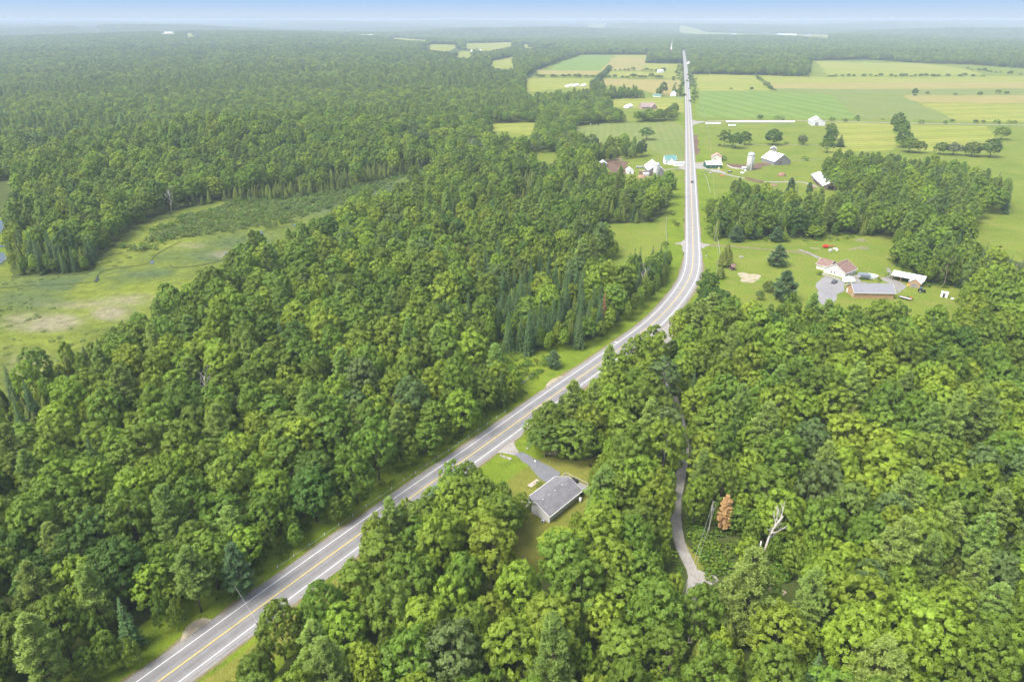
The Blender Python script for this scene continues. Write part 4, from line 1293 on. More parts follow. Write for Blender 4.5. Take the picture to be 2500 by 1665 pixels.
def plant():
    r = np.random.default_rng(5)
    rows = []
    # near and middle wood: every tree
    for (ya, yb, s) in ((60, 700, 5.0), (700, 1500, 6.2), (1500, 2900, 9.0)):
        x, y = hexgrid(-1.0 * yb - 80, 1.0 * yb + 80, ya, yb, s, r)
        d = np.hypot(x, y)
        m = in_frame(x, y, 8.0)
        x, y = x[m], y[m]
        far = np.hypot(x, y) > 560
        k = pick_kind(x, y, far, r)
        lo = np.array([RAD[q][0] for q in KINDS])[k]; hi = np.array([RAD[q][1] for q in KINDS])[k]
        grow = {5.0: 1.0, 6.2: 1.0, 9.0: 1.4}[s]
        rad = (lo + (hi - lo) * r.beta(1.6, 2.0, len(x))) * grow
        ok = ~open_ground(x, y, np.minimum(rad * .62, 3.4))
        x, y, rad, k = x[ok], y[ok], rad[ok], k[ok]
        # larger trees first; smaller ones only in the room that is left
        order = np.argsort(-(rad / (hi[ok] * grow)) * r.uniform(.7, 1.3, len(rad)))
        cell = 6.0 * grow
        gridd = {}
        keep = np.zeros(len(x), bool)
        for i in order:
            cx, cyy = int(x[i] // cell), int(y[i] // cell)
            good = True
            for a in range(-2, 3):
                for b in range(-2, 3):
                    for j in gridd.get((cx + a, cyy + b), ()):
                        lim = (rad[i] + rad[j]) * .70
                        if abs(x[i] - x[j]) < lim and abs(y[i] - y[j]) < lim and (x[i] - x[j]) ** 2 + (y[i] - y[j]) ** 2 < lim * lim:
                            good = False; break
                    if not good: break
                if not good: break
            if good:
                keep[i] = True
                gridd.setdefault((cx, cyy), []).append(i)
        rows.append((x[keep], y[keep], rad[keep], k[keep], np.ones(keep.sum())))
        if ya == 60:
            # younger trees fill the gaps of the near wood
            ux, uy = hexgrid(-430, 430, 60, 440, 3.6, r)
            m = in_frame(ux, uy, 5.0)
            ux, uy = ux[m], uy[m]
            ur = r.uniform(1.5, 2.7, len(ux))
            ok = ~open_ground(ux, uy, ur * .5)
            ux, uy, ur = ux[ok], uy[ok], ur[ok]
            kx, ky, kr = x[keep], y[keep], rad[keep]
            good = np.zeros(len(ux), bool)
            for i in r.permutation(len(ux)):
                cx, cyy = int(ux[i] // cell), int(uy[i] // cell)
                okk = True
                for a in (-2, -1, 0, 1, 2):
                    for b in (-2, -1, 0, 1, 2):
                        for j in gridd.get((cx + a, cyy + b), ()):
                            jx, jy, jr = (x[j], y[j], rad[j]) if j >= 0 else (ux[-j - 1], uy[-j - 1], ur[-j - 1])
                            lim = (ur[i] + jr) * .70
                            if (ux[i] - jx) ** 2 + (uy[i] - jy) ** 2 < lim * lim:
                                okk = False; break
                        if not okk: break
                    if not okk: break
                if okk:
                    good[i] = True
                    gridd.setdefault((cx, cyy), []).append(-i - 1)
            rows.append((ux[good], uy[good], ur[good], np.zeros(good.sum(), int), np.ones(good.sum())))
    # far wood: fewer, broader crowns
    for (ya, yb, s) in ((2900, 5000, 14.0), (5000, 9000, 26.0), (9000, 16000, 55.0)):
        x, y = hexgrid(-0.92 * yb, 0.92 * yb, ya, yb, s, r, .42)
        m = in_frame(x, y, T(x, y) + 6, 60)
        x, y = x[m], y[m]
        m = ~open_ground(x, y, np.full(x.shape, s * .35))
        x, y = x[m], y[m]
        k = pick_kind(x, y, np.ones(len(x), bool), r)
        k[k > 3] = 0
        rad = s * .70 * r.uniform(.75, 1.3, len(x))
        rad[k >= 2] *= .8
        rows.append((x, y, rad, k, np.full(len(x), .001)))
    return [np.concatenate([q[i] for q in rows]) for i in range(5)]
# ------------------------------------------------------------------ single trees and landmarks
def vbase(vx, vy):
    return V(vx, vy, 0.0)


# (V pixel of the foot, height m, crown radius m, kind, tone, label)
SINGLE = [
    ((1640, 738), 15.5, 8.0, 'broadleaf_tree', 'deep green', "huge dark broadleaf tree standing alone on the outside of the highway bend"),
    ((1668, 612), 12.5, 4.6, 'cedar_tree', 'cedar', "broad olive cedar on the lawn beside the small brown wooden shelter"),
    ((1655, 640), 6.5, 2.9, 'cedar_tree', 'cedar', "small cedar on the lawn below the brown wooden shelter"),
    ((1786, 612), 11.0, 6.0, 'bushy_pine', 'bluish', "dense bluish pine alone in the middle of the homestead lawn"),
    ((1800, 690), 13.5, 6.6, 'bushy_pine', 'bluish', "large bluish pine on the lawn below the pale sandy plot"),
    ((1690, 556), 9.5, 5.0, 'bushy_pine', 'bluish', "spreading young pine at the wood's edge above the field track"),
    ((1728, 552), 8.0, 3.4, 'bushy_pine', 'bluish', "smaller young pine beside the spreading pine above the field track"),
    ((1784, 556), 8.5, 4.4, 'bushy_pine', 'bluish', "young pine with a lime shrub in front of it at the wood's edge"),
    ((1745, 690), 5.0, 2.0, 'broadleaf_tree', 'grey-green', "thin young fruit tree on the lawn below the sandy plot"),
    ((1765, 672), 6.0, 2.8, 'broadleaf_tree', 'olive green', "small round fruit tree between the sandy plot and the large bluish pine"),
    ((1664, 338), 13, 6.0, 'broadleaf_tree', 'deep green', "tall dark tree at the highway end of the pasture clump"),
    ((1690, 342), 12, 6.5, 'broadleaf_tree', 'deep green', "round dark tree in the middle of the pasture clump"),
    ((1712, 334), 11, 6.0, 'broadleaf_tree', 'deep green', "dark tree at the end of the pasture clump away from the highway"),
    ((1776, 334), 12, 7.6, 'broadleaf_tree', 'deep green', "wide round dark tree alone in the pasture behind the plank hut"),
    ((1844, 334), 8, 4.5, 'willow_tree', 'willow', "pale wispy tree by the pasture fence past the plank hut"),
    ((1900, 352), 12, 5.6, 'broadleaf_tree', 'mid green', "lowest tree of the field-corner row above the long barn"),
    ((1906, 335), 12, 5.6, 'broadleaf_tree', 'deep green', "second lowest tree of the field-corner row above the long barn"),
    ((1910, 322), 11, 5.6, 'broadleaf_tree', 'mid green', "third lowest tree of the field-corner row above the long barn"),
    ((1908, 308), 9, 5.0, 'broadleaf_tree', 'deep green', "topmost tree of the field-corner row by the white barn"),
    ((1930, 338), 9, 4.6, 'spruce_tree', 'spruce', "dark pointed tree beside the field-corner row"),
    ((2060, 300), 15, 7.0, 'broadleaf_tree', 'deep green', "tall dark tree at the top of the short row beside the side road"),
    ((2068, 318), 15, 8.0, 'broadleaf_tree', 'mid green', "tallest green tree in the short row below the side road"),
    ((2074, 340), 13, 7.0, 'broadleaf_tree', 'deep green', "third tree down in the short row below the side road"),
    ((2088, 351), 11, 7.5, 'broadleaf_tree', 'mid green', "broad tree at the foot of the short row below the side road"),
    ((2114, 353), 9, 4.6, 'broadleaf_tree', 'deep green', "small dark tree just past the foot of the short row"),
    ((2160, 356), 9, 5.5, 'broadleaf_tree', 'deep green', "first dark tree of the hedgerow across the far hayfield"),
    ((2190, 357), 9, 7.0, 'willow_tree', 'willow', "grey wispy tree in the hedgerow across the far hayfield"),
    ((2232, 360), 10, 7.5, 'broadleaf_tree', 'olive green', "broad olive tree in the hedgerow across the far hayfield"),
    ((2275, 362), 13, 7.5, 'broadleaf_tree', 'deep green', "tallest tree at the far end of the hedgerow across the hayfield"),
    ((2300, 322), 11, 7.0, 'broadleaf_tree', 'mid green', "lone leafy tree above the end of the hedgerow in the pasture"),
    ((2102, 220), 9, 4.6, 'broadleaf_tree', 'deep green', "small lone tree in the wide tan field"),
    ((1486, 322), 10, 6.8, 'broadleaf_tree', 'deep green', "lone round dark tree in the pasture across the highway from the farm house"),
    ((1524, 218), 16, 6.6, 'broadleaf_tree', 'deep green', "tall oval dark tree beside the white farmhouse with green roof"),
    ((1378, 572), 15, 5.2, 'white_pine', 'bluish', "dark shaggy pine at the tip of the clearing beside the highway"),
    ((1272, 846), 7.0, 3.2, 'bushy_pine', 'bluish', "small round pine alone on the grassy verge below the spruces"),
    ((1146, 840), 8.0, 1.6, 'spruce_tree', 'spruce', "slim young spruce alone in the small grassy gap by the highway"),
    ((1868, 548), 8.5, 6.0, 'broadleaf_tree', 'bright green', "low bright green tree leaning out of the wood onto the track lawn"),
    ((1802, 556), 5.5, 2.6, 'broadleaf_tree', 'lime green', "lime green shrubby tree before the young pine at the wood's edge"),
    ((1700, 1470), 24, 7.0, 'white_pine', 'pine', "big feathery yellow-green pine by the gravel turning place and the log pile"),
    ((2030, 1372), 22, 5.0, 'white_pine', 'pine', "tall pine with flat layered limbs in the wood past the log pile"),
    ((1990, 1640), 19, 6.4, 'white_pine', 'pine', "broad yellow-green pine at the lower edge of the house-side wood"),
    ((1745, 1070), 21, 5.0, 'white_pine', 'pine', "pine with long level limbs rising above the maples beside the lane"),
    ((1690, 1010), 19, 4.6, 'white_pine', 'pine', "slimmer pine next to the long-limbed pine beside the lane"),
    ((2220, 1060), 24, 5.6, 'white_pine', 'pine', "tallest layered pine standing over the far part of the house-side wood"),
    ((1382, 1200), 17, 5.4, 'white_pine', 'pine', "shaggy yellow-green pine beside the grey-roofed house"),
    ((548, 1290), 16, 4.2, 'white_pine', 'pine', "yellow-green pine with spread limbs near the fenced highway verge"),
    ((556, 1372), 15, 4.0, 'white_pine', 'bluish', "grey-green pine hanging over the verge below the yellow-green pine"),
    ((520, 1060), 19, 4.4, 'white_pine', 'pine', "thin brownish pine with a bare lower trunk inside the fenced-side wood"),
    ((310, 985), 22, 5.6, 'white_pine', 'pine', "large dark layered pine rising over the marsh-side wood"),
    ((1010, 1225), 14, 4.6, 'white_pine', 'bluish', "round pine between the highway and the grey-roofed house"),
    ((1105, 1225), 11, 5.4, 'broadleaf_tree', 'deep green', "dark leafy tree at the gable end of the grey-roofed house"),
    ((1160, 1200), 8.5, 4.0, 'broadleaf_tree', 'deep green', "dark round tree touching the wall corner of the grey-roofed house"),
    ((1255, 1050), 12, 5.6, 'broadleaf_tree', 'deep green', "dark bushy maple at the mouth of the driveway"),
    ((1320, 1056), 14, 6.4, 'broadleaf_tree', 'mid green', "big leafy maple above the bright mossy patch on the lawn"),
    ((1812, 466), 17.0, 5.0, 'white_pine', 'bluish', "tall dark pine at the wood's top edge before the soil heaps"),
    ((1857, 458), 12.0, 3.2, 'white_pine', 'bluish', "shorter dark pine beside the tall pine before the long low barn"),
    ((1284, 1280), 8.0, 5.2, 'broadleaf_tree', 'lime green', "pale lime tree close below the long wall of the grey-roofed house"),
]
for s_ in SINGLE:
    x, y = vbase(*s_[0])
    KEEP_OFF.append((x, y, s_[2] * .5))
DEAD_SPOTS = [((1660, 1222), 1.4), ((1382, 750), 1.2), ((1752, 1290), 1.6), ((1150, 505), 1.5), ((1757, 1325), 1.5), ((1664, 1250), 1.5)]
for z_ in (4, 8, 12):
    KEEP_OFF.append((*V(1753, 1292, z_), 2.6)); KEEP_OFF.append((*V(1756, 1250, z_), 2.0))
    KEEP_OFF.append((*V(1663, 1226, z_), 3.6)); KEEP_OFF.append((*V(1664, 1190, z_), 1.2))
for z_ in (0, 4, 8):
    KEEP_OFF.append((*V(1788, 1364, z_), 2.4))
for p_, r_ in DEAD_SPOTS:
    KEEP_OFF.append((*vbase(*p_), r_))

TX, TY, TR, TK, TF = plant()
print("planted", len(TX))

# ------------------------------------------------------------------ labels of wood trees
LANDMARK = [
    ("grey-roofed house", V(1262, 1150)), ("driveway mouth", V(1205, 1030)), ("pale dirt patch", V(420, 1440)),
    ("roadside pole", V(590, 1465)), ("orange dead conifer", V(1660, 1222)), ("bare dead trunk", V(1755, 1290)),
    ("log pile", V(1788, 1362)), ("gravel turning place", V(1610, 1330)), ("straight lane", V(1556, 1130)),
    ("lane's dark gap", V(1570, 980)), ("power line gap", V(1526, 830)), ("bend's side drive", V(1560, 738)),
    ("bend's lone tree", V(1640, 738)), ("plank-walled garage", V(2010, 690)), ("little white hut", V(2170, 680)),
    ("open carport", V(2090, 640)), ("rust-red dead spruce", V(1382, 750)), ("grassy roadside gap", V(1150, 830)),
    ("roadside clearing", V(1420, 560)), ("clearing's upper end", V(1540, 480)), ("cable fence's top", V(1180, 905)),
    ("cable fence's middle", V(900, 1100)), ("cable fence's foot", V(640, 1290)), ("bleached leafless tree", V(565, 790)),
    ("brown leafless crown", V(820, 1020)), ("dark layered pine", V(310, 985)), ("pink marsh patch", V(290, 740)),
    ("marsh corner", V(60, 880)), ("marsh stream bend", V(660, 540)), ("alder swamp", V(900, 440)),
    ("thin brownish pine", V(520, 1060)), ("yellow-green verge pine", V(548, 1290)), ("highway's low end", V(330, 1530)),
    ("tall flat-limbed pine", V(2030, 1372)), ("tallest layered pine", V(2220, 1060)), ("long-limbed lane pine", V(1745, 1070)),
    ("broad yellow-green pine", V(1990, 1640)), ("house's lower lawn", V(1215, 1250)), ("farm silo", V(1500, 400)),
    ("farm track", V(1800, 430)), ("red implement", V(1900, 560)), ("orange-leaved sapling", V(1150, 505)),
    ("house-side verge strip", V(700, 1400)), ("red ground gap", V(2080, 1250)), ("wooded marsh tip", V(120, 600)),
    ("marsh pond", V(10, 540)), ("photo's lower edge", V(1200, 1540)), ("log-pile side corner", V(2300, 1500)),
    ("fenced-wood corner", V(60, 1480)), ("far field rim", V(2250, 560)), ("house-side wood's middle", V(1950, 1000)),
    ("house-side wood's rim", V(2300, 800)), ("grey leafless tree", V(1940, 960)), ("fallen bare branches", V(1540, 1500)),
    ("fenced-side wood's middle", V(700, 950)), ("fenced-side wood's heart", V(900, 800)), ("inner fenced-side wood", V(250, 1200)),
]
LANDMARK += [
    ("promontory's far pines", V(150, 420)), ("larch belt's middle", V(560, 440)), ("larch belt's outer end", V(420, 470)), ("larch belt's upper end", V(760, 410)),
    ("swamp's upper end", V(1000, 350)), ("pale willows", V(1080, 350)), ("big leafless tree", V(1332, 440)), ("mud yard", V(1400, 400)), ("silo pasture", V(1480, 380)),
    ("cedar knot", V(1220, 480)), ("stream's cedar corner", V(600, 580)), ("wood's marsh shoulder", V(780, 500)), ("clearing's lower pocket", V(1410, 625)), ("young lawn pines", V(1720, 550)),
    ("leaning verge poles", V(1650, 500)), ("long low barn", V(1900, 410)), ("brown dying spruce", V(2166, 528)), ("field-corner row", V(1905, 330)), ("far wood's top", V(2150, 360)), ("far wood's tip", V(2320, 440)),
    ("small hayfield gap", V(1180, 295)), ("pasture's lone tree", V(1486, 330)), ("brown heap", V(1845, 545)), ("middle conifer wood", V(1850, 480)), ("spruce row", V(1250, 790)), ("inner spruces", V(1180, 700)),
    ("cedar patch's middle", V(1120, 540)), ("hilltop maples", V(960, 500)), ("outer meadow", V(20, 470)), ("far ridge", V(400, 350)), ("ridge's marsh foot", V(280, 500)), ("tall bare snag", V(392, 480)),
]
LMX = np.array([p[1][0] for p in LANDMARK]); LMY = np.array([p[1][1] for p in LANDMARK])
ORD = ["nearest", "second nearest", "third nearest", "fourth nearest", "fifth nearest", "sixth nearest", "seventh nearest", "eighth nearest", "ninth nearest", "tenth nearest", "eleventh nearest", "twelfth nearest", "thirteenth nearest", "fourteenth nearest", "fifteenth nearest", "sixteenth nearest", "seventeenth nearest", "eighteenth nearest", "nineteenth nearest", "twentieth nearest"]
NOUN = dict(broadleaf_tree="broadleaf", white_pine="pine", spruce_tree="spruce", cedar_tree="cedar", larch_tree="larch", willow_tree="willow")
CELL = {}


def size_word(k, h):
    a, b = dict(broadleaf_tree=(13.4, 16.4), white_pine=(16, 19), spruce_tree=(13, 16), cedar_tree=(8.5, 10.5), larch_tree=(6.2, 7.6), willow_tree=(9, 12))[k]
    return "low" if h < a else ("tall" if h > b else "medium")


# ------------------------------------------------------------------ making the trees
def put_tree(kind, x, y, rad, h, var, rot, mat, label, group, name=None, cat='tree'):
    cm, tm, R0, H = PROTO[kind][var % len(PROTO[kind])]
    nm = name or {'bushy_pine': 'white_pine'}.get(kind, kind)
    root = thing(nm, label, cat, x, y, rot, group)
    root.scale = (rad / R0, rad / R0, h / H)
    cr = link("crown", cm, root)
    if mat is not None and cm.materials[0] != mat:
        cr.material_slots[0].link = 'OBJECT'
        cr.material_slots[0].material = mat
    link("trunk", tm, root)
    return root


GROUPS = dict(broadleaf_tree="broadleaf trees of the woods", white_pine="white pines of the woods", spruce_tree="spruces of the woods", cedar_tree="cedars of the woods", larch_tree="larches by the marsh", willow_tree="willows")
for i, (p, h, rad, kind, tone, lab) in enumerate(SINGLE):
    x, y = vbase(*p)
    mat = LEAF.get(tone) or NEEDLE.get(tone)
    if p[1] < 365:
        h, rad = h * 1.38, rad * 1.12
    nm = {'bushy_pine': 'white_pine'}.get(kind, kind)
    put_tree(kind, x, y, rad, h, i, (i * 1.7) % 6.28, mat, lab, "trees standing clear of the woods" if rad else None)


def tree_height(k, rad, r):
    R0, H = PROTO[KINDS[k]][0][2:]
    return H * (1.12 if k == 0 else 1.0) * (rad / R0) ** .62 * r.uniform(.82, 1.18)


TONES = list(TONE)
tone_w = np.array([.17, .42, .22, .045, .08, .065])
rs = np.random.default_rng(31)
n = len(TX)
_far = np.hypot(TX, TY) > 480
T_TONE = np.searchsorted(np.cumsum(tone_w), np.clip(.62 * rs.uniform(0, 1, n) + .38 * np.where(_far, vnoise(TX, TY, 140, 9), vnoise(TX, TY, 38, 9)), 0, .9999))
_fd = _far & (T_TONE == 0) & (rs.uniform(0, 1, n) < .6)
T_TONE[_fd] = 1
# the wood on the house side is fresher green
_hs = (TX > 20) & (TY < 330)
_up = _hs & (rs.uniform(0, 1, n) < .30)
T_TONE[_up] = np.where(T_TONE[_up] == 0, 1, np.where(T_TONE[_up] == 1, 2, T_TONE[_up]))
T_H = np.array([tree_height(TK[i], TR[i], rs) * (.76 if TY[i] > 700 and TK[i] == 0 else (.66 if TK[i] == 4 else (.85 if TY[i] > 600 and TK[i] in (1, 2, 3) else 1))) if TF[i] == 1 else (15 if TK[i] == 0 else 12.5) * rs.uniform(.8, 1.25) for i in range(n)])
TZ = T(TX, TY)
TR = TR * np.where((TY > 700) & (TF == 1) & (TK == 0), 1.12, np.where(TK == 4, 1.15, 1.0))
PX, PY, PD = proj(TX, TY, TZ + T_H * .7)
seen = (PX > 0) & (PX < 2500) & (PY > 0) & (PY < 1665) & (TF == 1)
size = TR * FPX / PD
single = np.zeros(n, bool)
n_explicit = {}
for s_ in SINGLE:
    q = {'bushy_pine': 'white_pine'}.get(s_[3], s_[3]); n_explicit[q] = n_explicit.get(q, 0) + 1
LIMIT = dict(broadleaf_tree=300, white_pine=240, spruce_tree=240, cedar_tree=300, larch_tree=160, willow_tree=40)
for ki, kn in enumerate(KINDS):
    idx = np.nonzero(seen & (TK == ki))[0]
    idx = idx[np.argsort(-size[idx])][:LIMIT[kn] - n_explicit.get(kn, 0)]
    single[idx] = True
cells = {}
for i in np.nonzero(single)[0]:
    dd = np.hypot(LMX - TX[i], LMY - TY[i])
    li, l2 = [int(q) for q in np.argsort(dd)[:2]]
    kn = KINDS[TK[i]]
    tn = TONES[T_TONE[i]] if kn == 'broadleaf_tree' else ''
    cells.setdefault((li, l2, kn, tn, size_word(kn, T_H[i])), []).append((dd[li], i))
for (li, l2, kn, tn, sw), lst in cells.items():
    lst.sort()
    for o_, (dist, i) in enumerate(lst):
        where = f"the {LANDMARK[li][0]} toward the {LANDMARK[l2][0]}"
        if len(lst) == 1:
            lab = f"{sw} {tn} {NOUN[kn]} by {where}"
        elif o_ < len(ORD):
            lab = f"{sw} {tn} {NOUN[kn]} {ORD[o_]} {where}"
        else:
            lab = f"{sw} {tn} {NOUN[kn]} farther from {where}"
        grp = GROUPS[kn] if o_ < len(ORD) else f"{sw} {NOUN[kn]}s farther from {where}"
        put_tree(kn, TX[i], TY[i], TR[i], T_H[i], int(rs.integers(0, 7)), rs.uniform(0, 6.28), LEAF[tn] if tn else None, " ".join(lab.split()), grp)

# ------------------------------------------------------------------ the rest of the woods, one mass per kind
GNT = {}


def scatter_group(coll):
    g = bpy.data.node_groups.new("planting", 'GeometryNodeTree')
    g.interface.new_socket("Geometry", in_out='INPUT', socket_type='NodeSocketGeometry')
    g.interface.new_socket("Geometry", in_out='OUTPUT', socket_type='NodeSocketGeometry')
    gi = g.nodes.new('NodeGroupInput'); go = g.nodes.new('NodeGroupOutput')
    ci = g.nodes.new('GeometryNodeCollectionInfo')
    ci.inputs['Collection'].default_value = coll
    ci.inputs['Separate Children'].default_value = True
    ci.inputs['Reset Children'].default_value = True
    ip = g.nodes.new('GeometryNodeInstanceOnPoints')
    ip.inputs['Pick Instance'].default_value = True

    def attr(nm, ty):
        a = g.nodes.new('GeometryNodeInputNamedAttribute'); a.data_type = ty; a.inputs['Name'].default_value = nm
        return a.outputs['Attribute']
    g.links.new(gi.outputs[0], ip.inputs['Points'])
    g.links.new(ci.outputs[0], ip.inputs['Instance'])
    g.links.new(attr('pick', 'INT'), ip.inputs['Instance Index'])
    g.links.new(attr('turn', 'FLOAT_VECTOR'), ip.inputs['Rotation'])
    g.links.new(attr('size', 'FLOAT_VECTOR'), ip.inputs['Scale'])
    g.links.new(ip.outputs[0], go.inputs[0])
    return g


def planted_mass(name, x, y, z, sx, sz, pick, protos, label=None):
    """One object: points that carry the crowns of PROTOS (mesh, material)."""
    coll = bpy.data.collections.new(name + "_kinds")
    for j, (me, mat) in enumerate(protos):
        o = bpy.data.objects.new(f"{name}_{j:03d}", me)
        if mat is not None:
            o.material_slots[0].link = 'OBJECT'; o.material_slots[0].material = mat
        coll.objects.link(o)
    n = len(x)
    me = bpy.data.meshes.new(name)
    me.vertices.add(n)
    me.vertices.foreach_set('co', np.stack([x, y, z], 1).astype(np.float32).ravel())
    r = np.random.default_rng(len(x))
    for nm, ty, arr, fld in (('size', 'FLOAT_VECTOR', np.stack([sx, sx, sz], 1), 'vector'), ('turn', 'FLOAT_VECTOR', np.stack([r.normal(0, .03, n), r.normal(0, .03, n), r.uniform(0, 6.28, n)], 1), 'vector')):
        a = me.attributes.new(nm, ty, 'POINT'); a.data.foreach_set(fld, arr.astype(np.float32).ravel())
    a = me.attributes.new('pick', 'INT', 'POINT'); a.data.foreach_set('value', np.asarray(pick, np.int32))
    o = link(name, me)
    md = o.modifiers.new("planting", 'NODES'); md.node_group = scatter_group(coll)
    tag(o, label, None, None, 'stuff')
    return o


def joined(kind, i):
    cm, tm = PROTO[kind][i][:2]
    return cm


MASS = dict(broadleaf_tree='broadleaf_woodland', white_pine='pine_woodland', spruce_tree='spruce_woodland', cedar_tree='cedar_woodland', larch_tree='larch_thicket', willow_tree='willow_thicket')
for ki, kn in enumerate(KINDS):
    m = ~single & (TK == ki)
    if not m.any():
        continue
    P = PROTO[kn]; nv = len(P)
    var = rs.integers(0, nv, m.sum())
    R0s = np.array([p[2] for p in P])[var]; Hs = np.array([p[3] for p in P])[var]
    if kn == 'broadleaf_tree':
        protos = [(P[i][0], LEAF[t]) for i in range(nv) for t in TONES]
        pick = var * len(TONES) + T_TONE[m]
    else:
        protos = [(p[0], None) for p in P]
        pick = var
    planted_mass(MASS[kn], TX[m], TY[m], TZ[m], TR[m] / R0s, T_H[m] / Hs, pick, protos)
# ------------------------------------------------------------------ undergrowth and thickets
def fill(P, s, r, extra=None):
    lo, hi = P.min(0), P.max(0)
    x, y = hexgrid(lo[0], hi[0], lo[1], hi[1], s, r, .5)
    m = inside(P, x, y)
    return x[m], y[m]


def undergrowth():
    r = np.random.default_rng(77)
    xs, ys, rr, kk = [], [], [], []

    def put(x, y, lo, hi, shares):
        k = np.searchsorted(np.cumsum(shares), r.uniform(0, .9999, len(x)) * sum(shares))
        xs.append(x); ys.append(y); rr.append(r.uniform(lo, hi, len(x))); kk.append(np.minimum(k, 2))
    # weedy bank between the cable fence and the wood, and along the far verge trees
    sl = (ROAD[:, 1] < 420)
    for side, a0, a1, dens in ((1, 4.6, 12.5, 2.3), (-1, 5.5, 10.0, .8)):
        L = ROAD[sl & (ROAD[:, 1] < (208 if side == 1 else 170))]
        n_ = int(len(L) * 3.0 * dens)
        i = r.integers(0, len(L), n_)
        off = r.uniform(0, 1, n_) ** .6 * (a1 - a0) + a0
        Q = np.stack([offset_line(L, side * (HALF + o_))[j] for j, o_ in zip(i, off)]) if False else None
        t = np.gradient(L, axis=0); t /= np.hypot(t[:, 0], t[:, 1])[:, None]
        nn = np.stack([-t[:, 1], t[:, 0]], 1)
        Q = L[i] + nn[i] * (side * (HALF + off))[:, None] + r.normal(0, .8, (n_, 2))
        keep = edge_dist(lot, Q[:, 0], Q[:, 1]) * np.where(inside(lot, Q[:, 0], Q[:, 1]), 0, 1) > 3
        for kx, ky in (V(420, 1440), V(1140, 835)):
            keep &= np.hypot(Q[:, 0] - kx, Q[:, 1] - ky) > 9
        put(Q[keep, 0], Q[keep, 1], .5, 1.25, (.45, .5, .05))
    # brush beside the gravel lane
    x, y = fill(BRUSH, 1.7, r); put(x, y, .8, 1.7, (.5, .45, .05))
    x, y = fill(poly(CL, [(1180, 1180), (1500, 1200), (1500, 1420), (1350, 1440), (1180, 1300)]), 2.0, r)
    m = np.hypot(x - V(1788, 1362)[0], y - V(1788, 1362)[1]) > 4
    put(x[m], y[m], .7, 1.5, (.5, .5, 0))
    x, y = fill(poly(V, [(1590, 1160), (1640, 1180), (1700, 1180), (1800, 1230), (1830, 1330), (1760, 1345), (1690, 1270), (1600, 1230)]), 2.4, r)
    m = np.ones(len(x), bool)
    for q in ((1660, 1222), (1752, 1290), (1745, 1305), (1660, 1245)):
        m &= np.hypot(x - V(*q)[0], y - V(*q)[1]) > 1.8
    put(x[m], y[m], 1.0, 1.9, (.6, .3, .1))
    # lane sides under the trees
    i = r.integers(0, len(LANE), 240); sg = r.choice([-1, 1], 240)
    t = np.gradient(LANE, axis=0); t /= np.hypot(t[:, 0], t[:, 1])[:, None]
    Q = LANE[i] + np.stack([-t[i, 1], t[i, 0]], 1) * (sg * r.uniform(2.9, 5.5, 240))[:, None]
    put(Q[:, 0], Q[:, 1], .6, 1.4, (.55, .45, 0))
    # scrub in the little clearings and along the farm verges
    for P, s in ((poly(V, [(1105, 795), (1190, 780), (1210, 826), (1290, 822), (1200, 890), (1150, 850)]), 3.0), (poly(V, [(1485, 640), (1530, 560), (1545, 600), (1535, 650), (1490, 690)]), 3.2), (poly(V, [(1625, 500), (1640, 470), (1650, 560), (1634, 545)]), 3.0), (poly(V, [(1700, 470), (1720, 556), (1900, 556), (1980, 548), (1990, 536), (1700, 545)]), 5.0), (poly(V, [(1360, 430), (1440, 416), (1560, 412), (1545, 430), (1440, 440)]), 4.0), (poly(V, [(2040, 600), (2060, 560), (2070, 600), (2120, 650), (2190, 655), (2180, 662), (2110, 660)]), 3.2)):
        x, y = fill(P, s, r); put(x, y, .8, 1.9, (.6, .35, .05))
    x = np.concatenate(xs); y = np.concatenate(ys); R_ = np.concatenate(rr); k = np.concatenate(kk)
    d = edge_dist(ROAD[::3], x, y, False)
    m = (d > HALF + 3.4 + R_ * .7) & (edge_dist(LANE, x, y, False) > 1.9 + R_ * .6)
    x, y, R_, k = x[m], y[m], R_[m], k[m]
    P = PROTO['shrub']
    mats = [NEEDLE['bush'], NEEDLE['weeds'], NEEDLE['flower']]
    mats[2] = LEAF['olive green']
    protos = [(P[i][0], mm) for mm in mats for i in range(3)]
    v = r.integers(0, 3, len(x))
    R0 = np.array([p[2] for p in P])[v]
    planted_mass('undergrowth', x, y, T(x, y), R_ / R0, R_ / R0 * r.uniform(.5, .95, len(x)), k * 3 + v, protos)
    # alder thicket in the upper marsh
    AL = poly(V, [(270, 580), (360, 520), (430, 492), (520, 462), (640, 440), (760, 424), (880, 396), (985, 376), (990, 392), (940, 412), (890, 444), (800, 466), (740, 500), (640, 520), (560, 540), (470, 545), (360, 580)])
    lo, hi = AL.min(0), AL.max(0)
    x, y = hexgrid(lo[0], hi[0], lo[1], hi[1], 3.3, r, .5)
    ed = edge_dist(AL, x, y)
    m = inside(AL, x, y) & (vnoise(x, y, 15, 4) * .5 + vnoise(x, y, 5, 14) * .2 + r.uniform(0, 1, len(x)) * .3 > .66 - np.clip(ed / 40, 0, .40))
    x, y = x[m], y[m]
    R_ = r.uniform(.9, 2.5, len(x))
    v = r.integers(0, 3, len(x)); R0 = np.array([p[2] for p in P])[v]
    planted_mass('alder_thicket', x, y, np.zeros(len(x)), R_ / R0, R_ / R0 * r.uniform(.7, 1.1, len(x)), v + 3 * (r.uniform(0, 1, len(x)) < .4), [(P[i][0], NEEDLE[q]) for q in ('alder', 'bush') for i in range(3)])
    # sedge and low willow scattered over the open marsh
    x, y = hexgrid(*np.array([MARSH_OUT.min(0), MARSH_OUT.max(0)]).T.ravel(), 5.0, r, .5)
    m = inside(MARSH_OUT, x, y) & (vnoise(x, y, 22, 8) > .50) & (r.uniform(0, 1, len(x)) < .5)
    x, y = x[m], y[m]
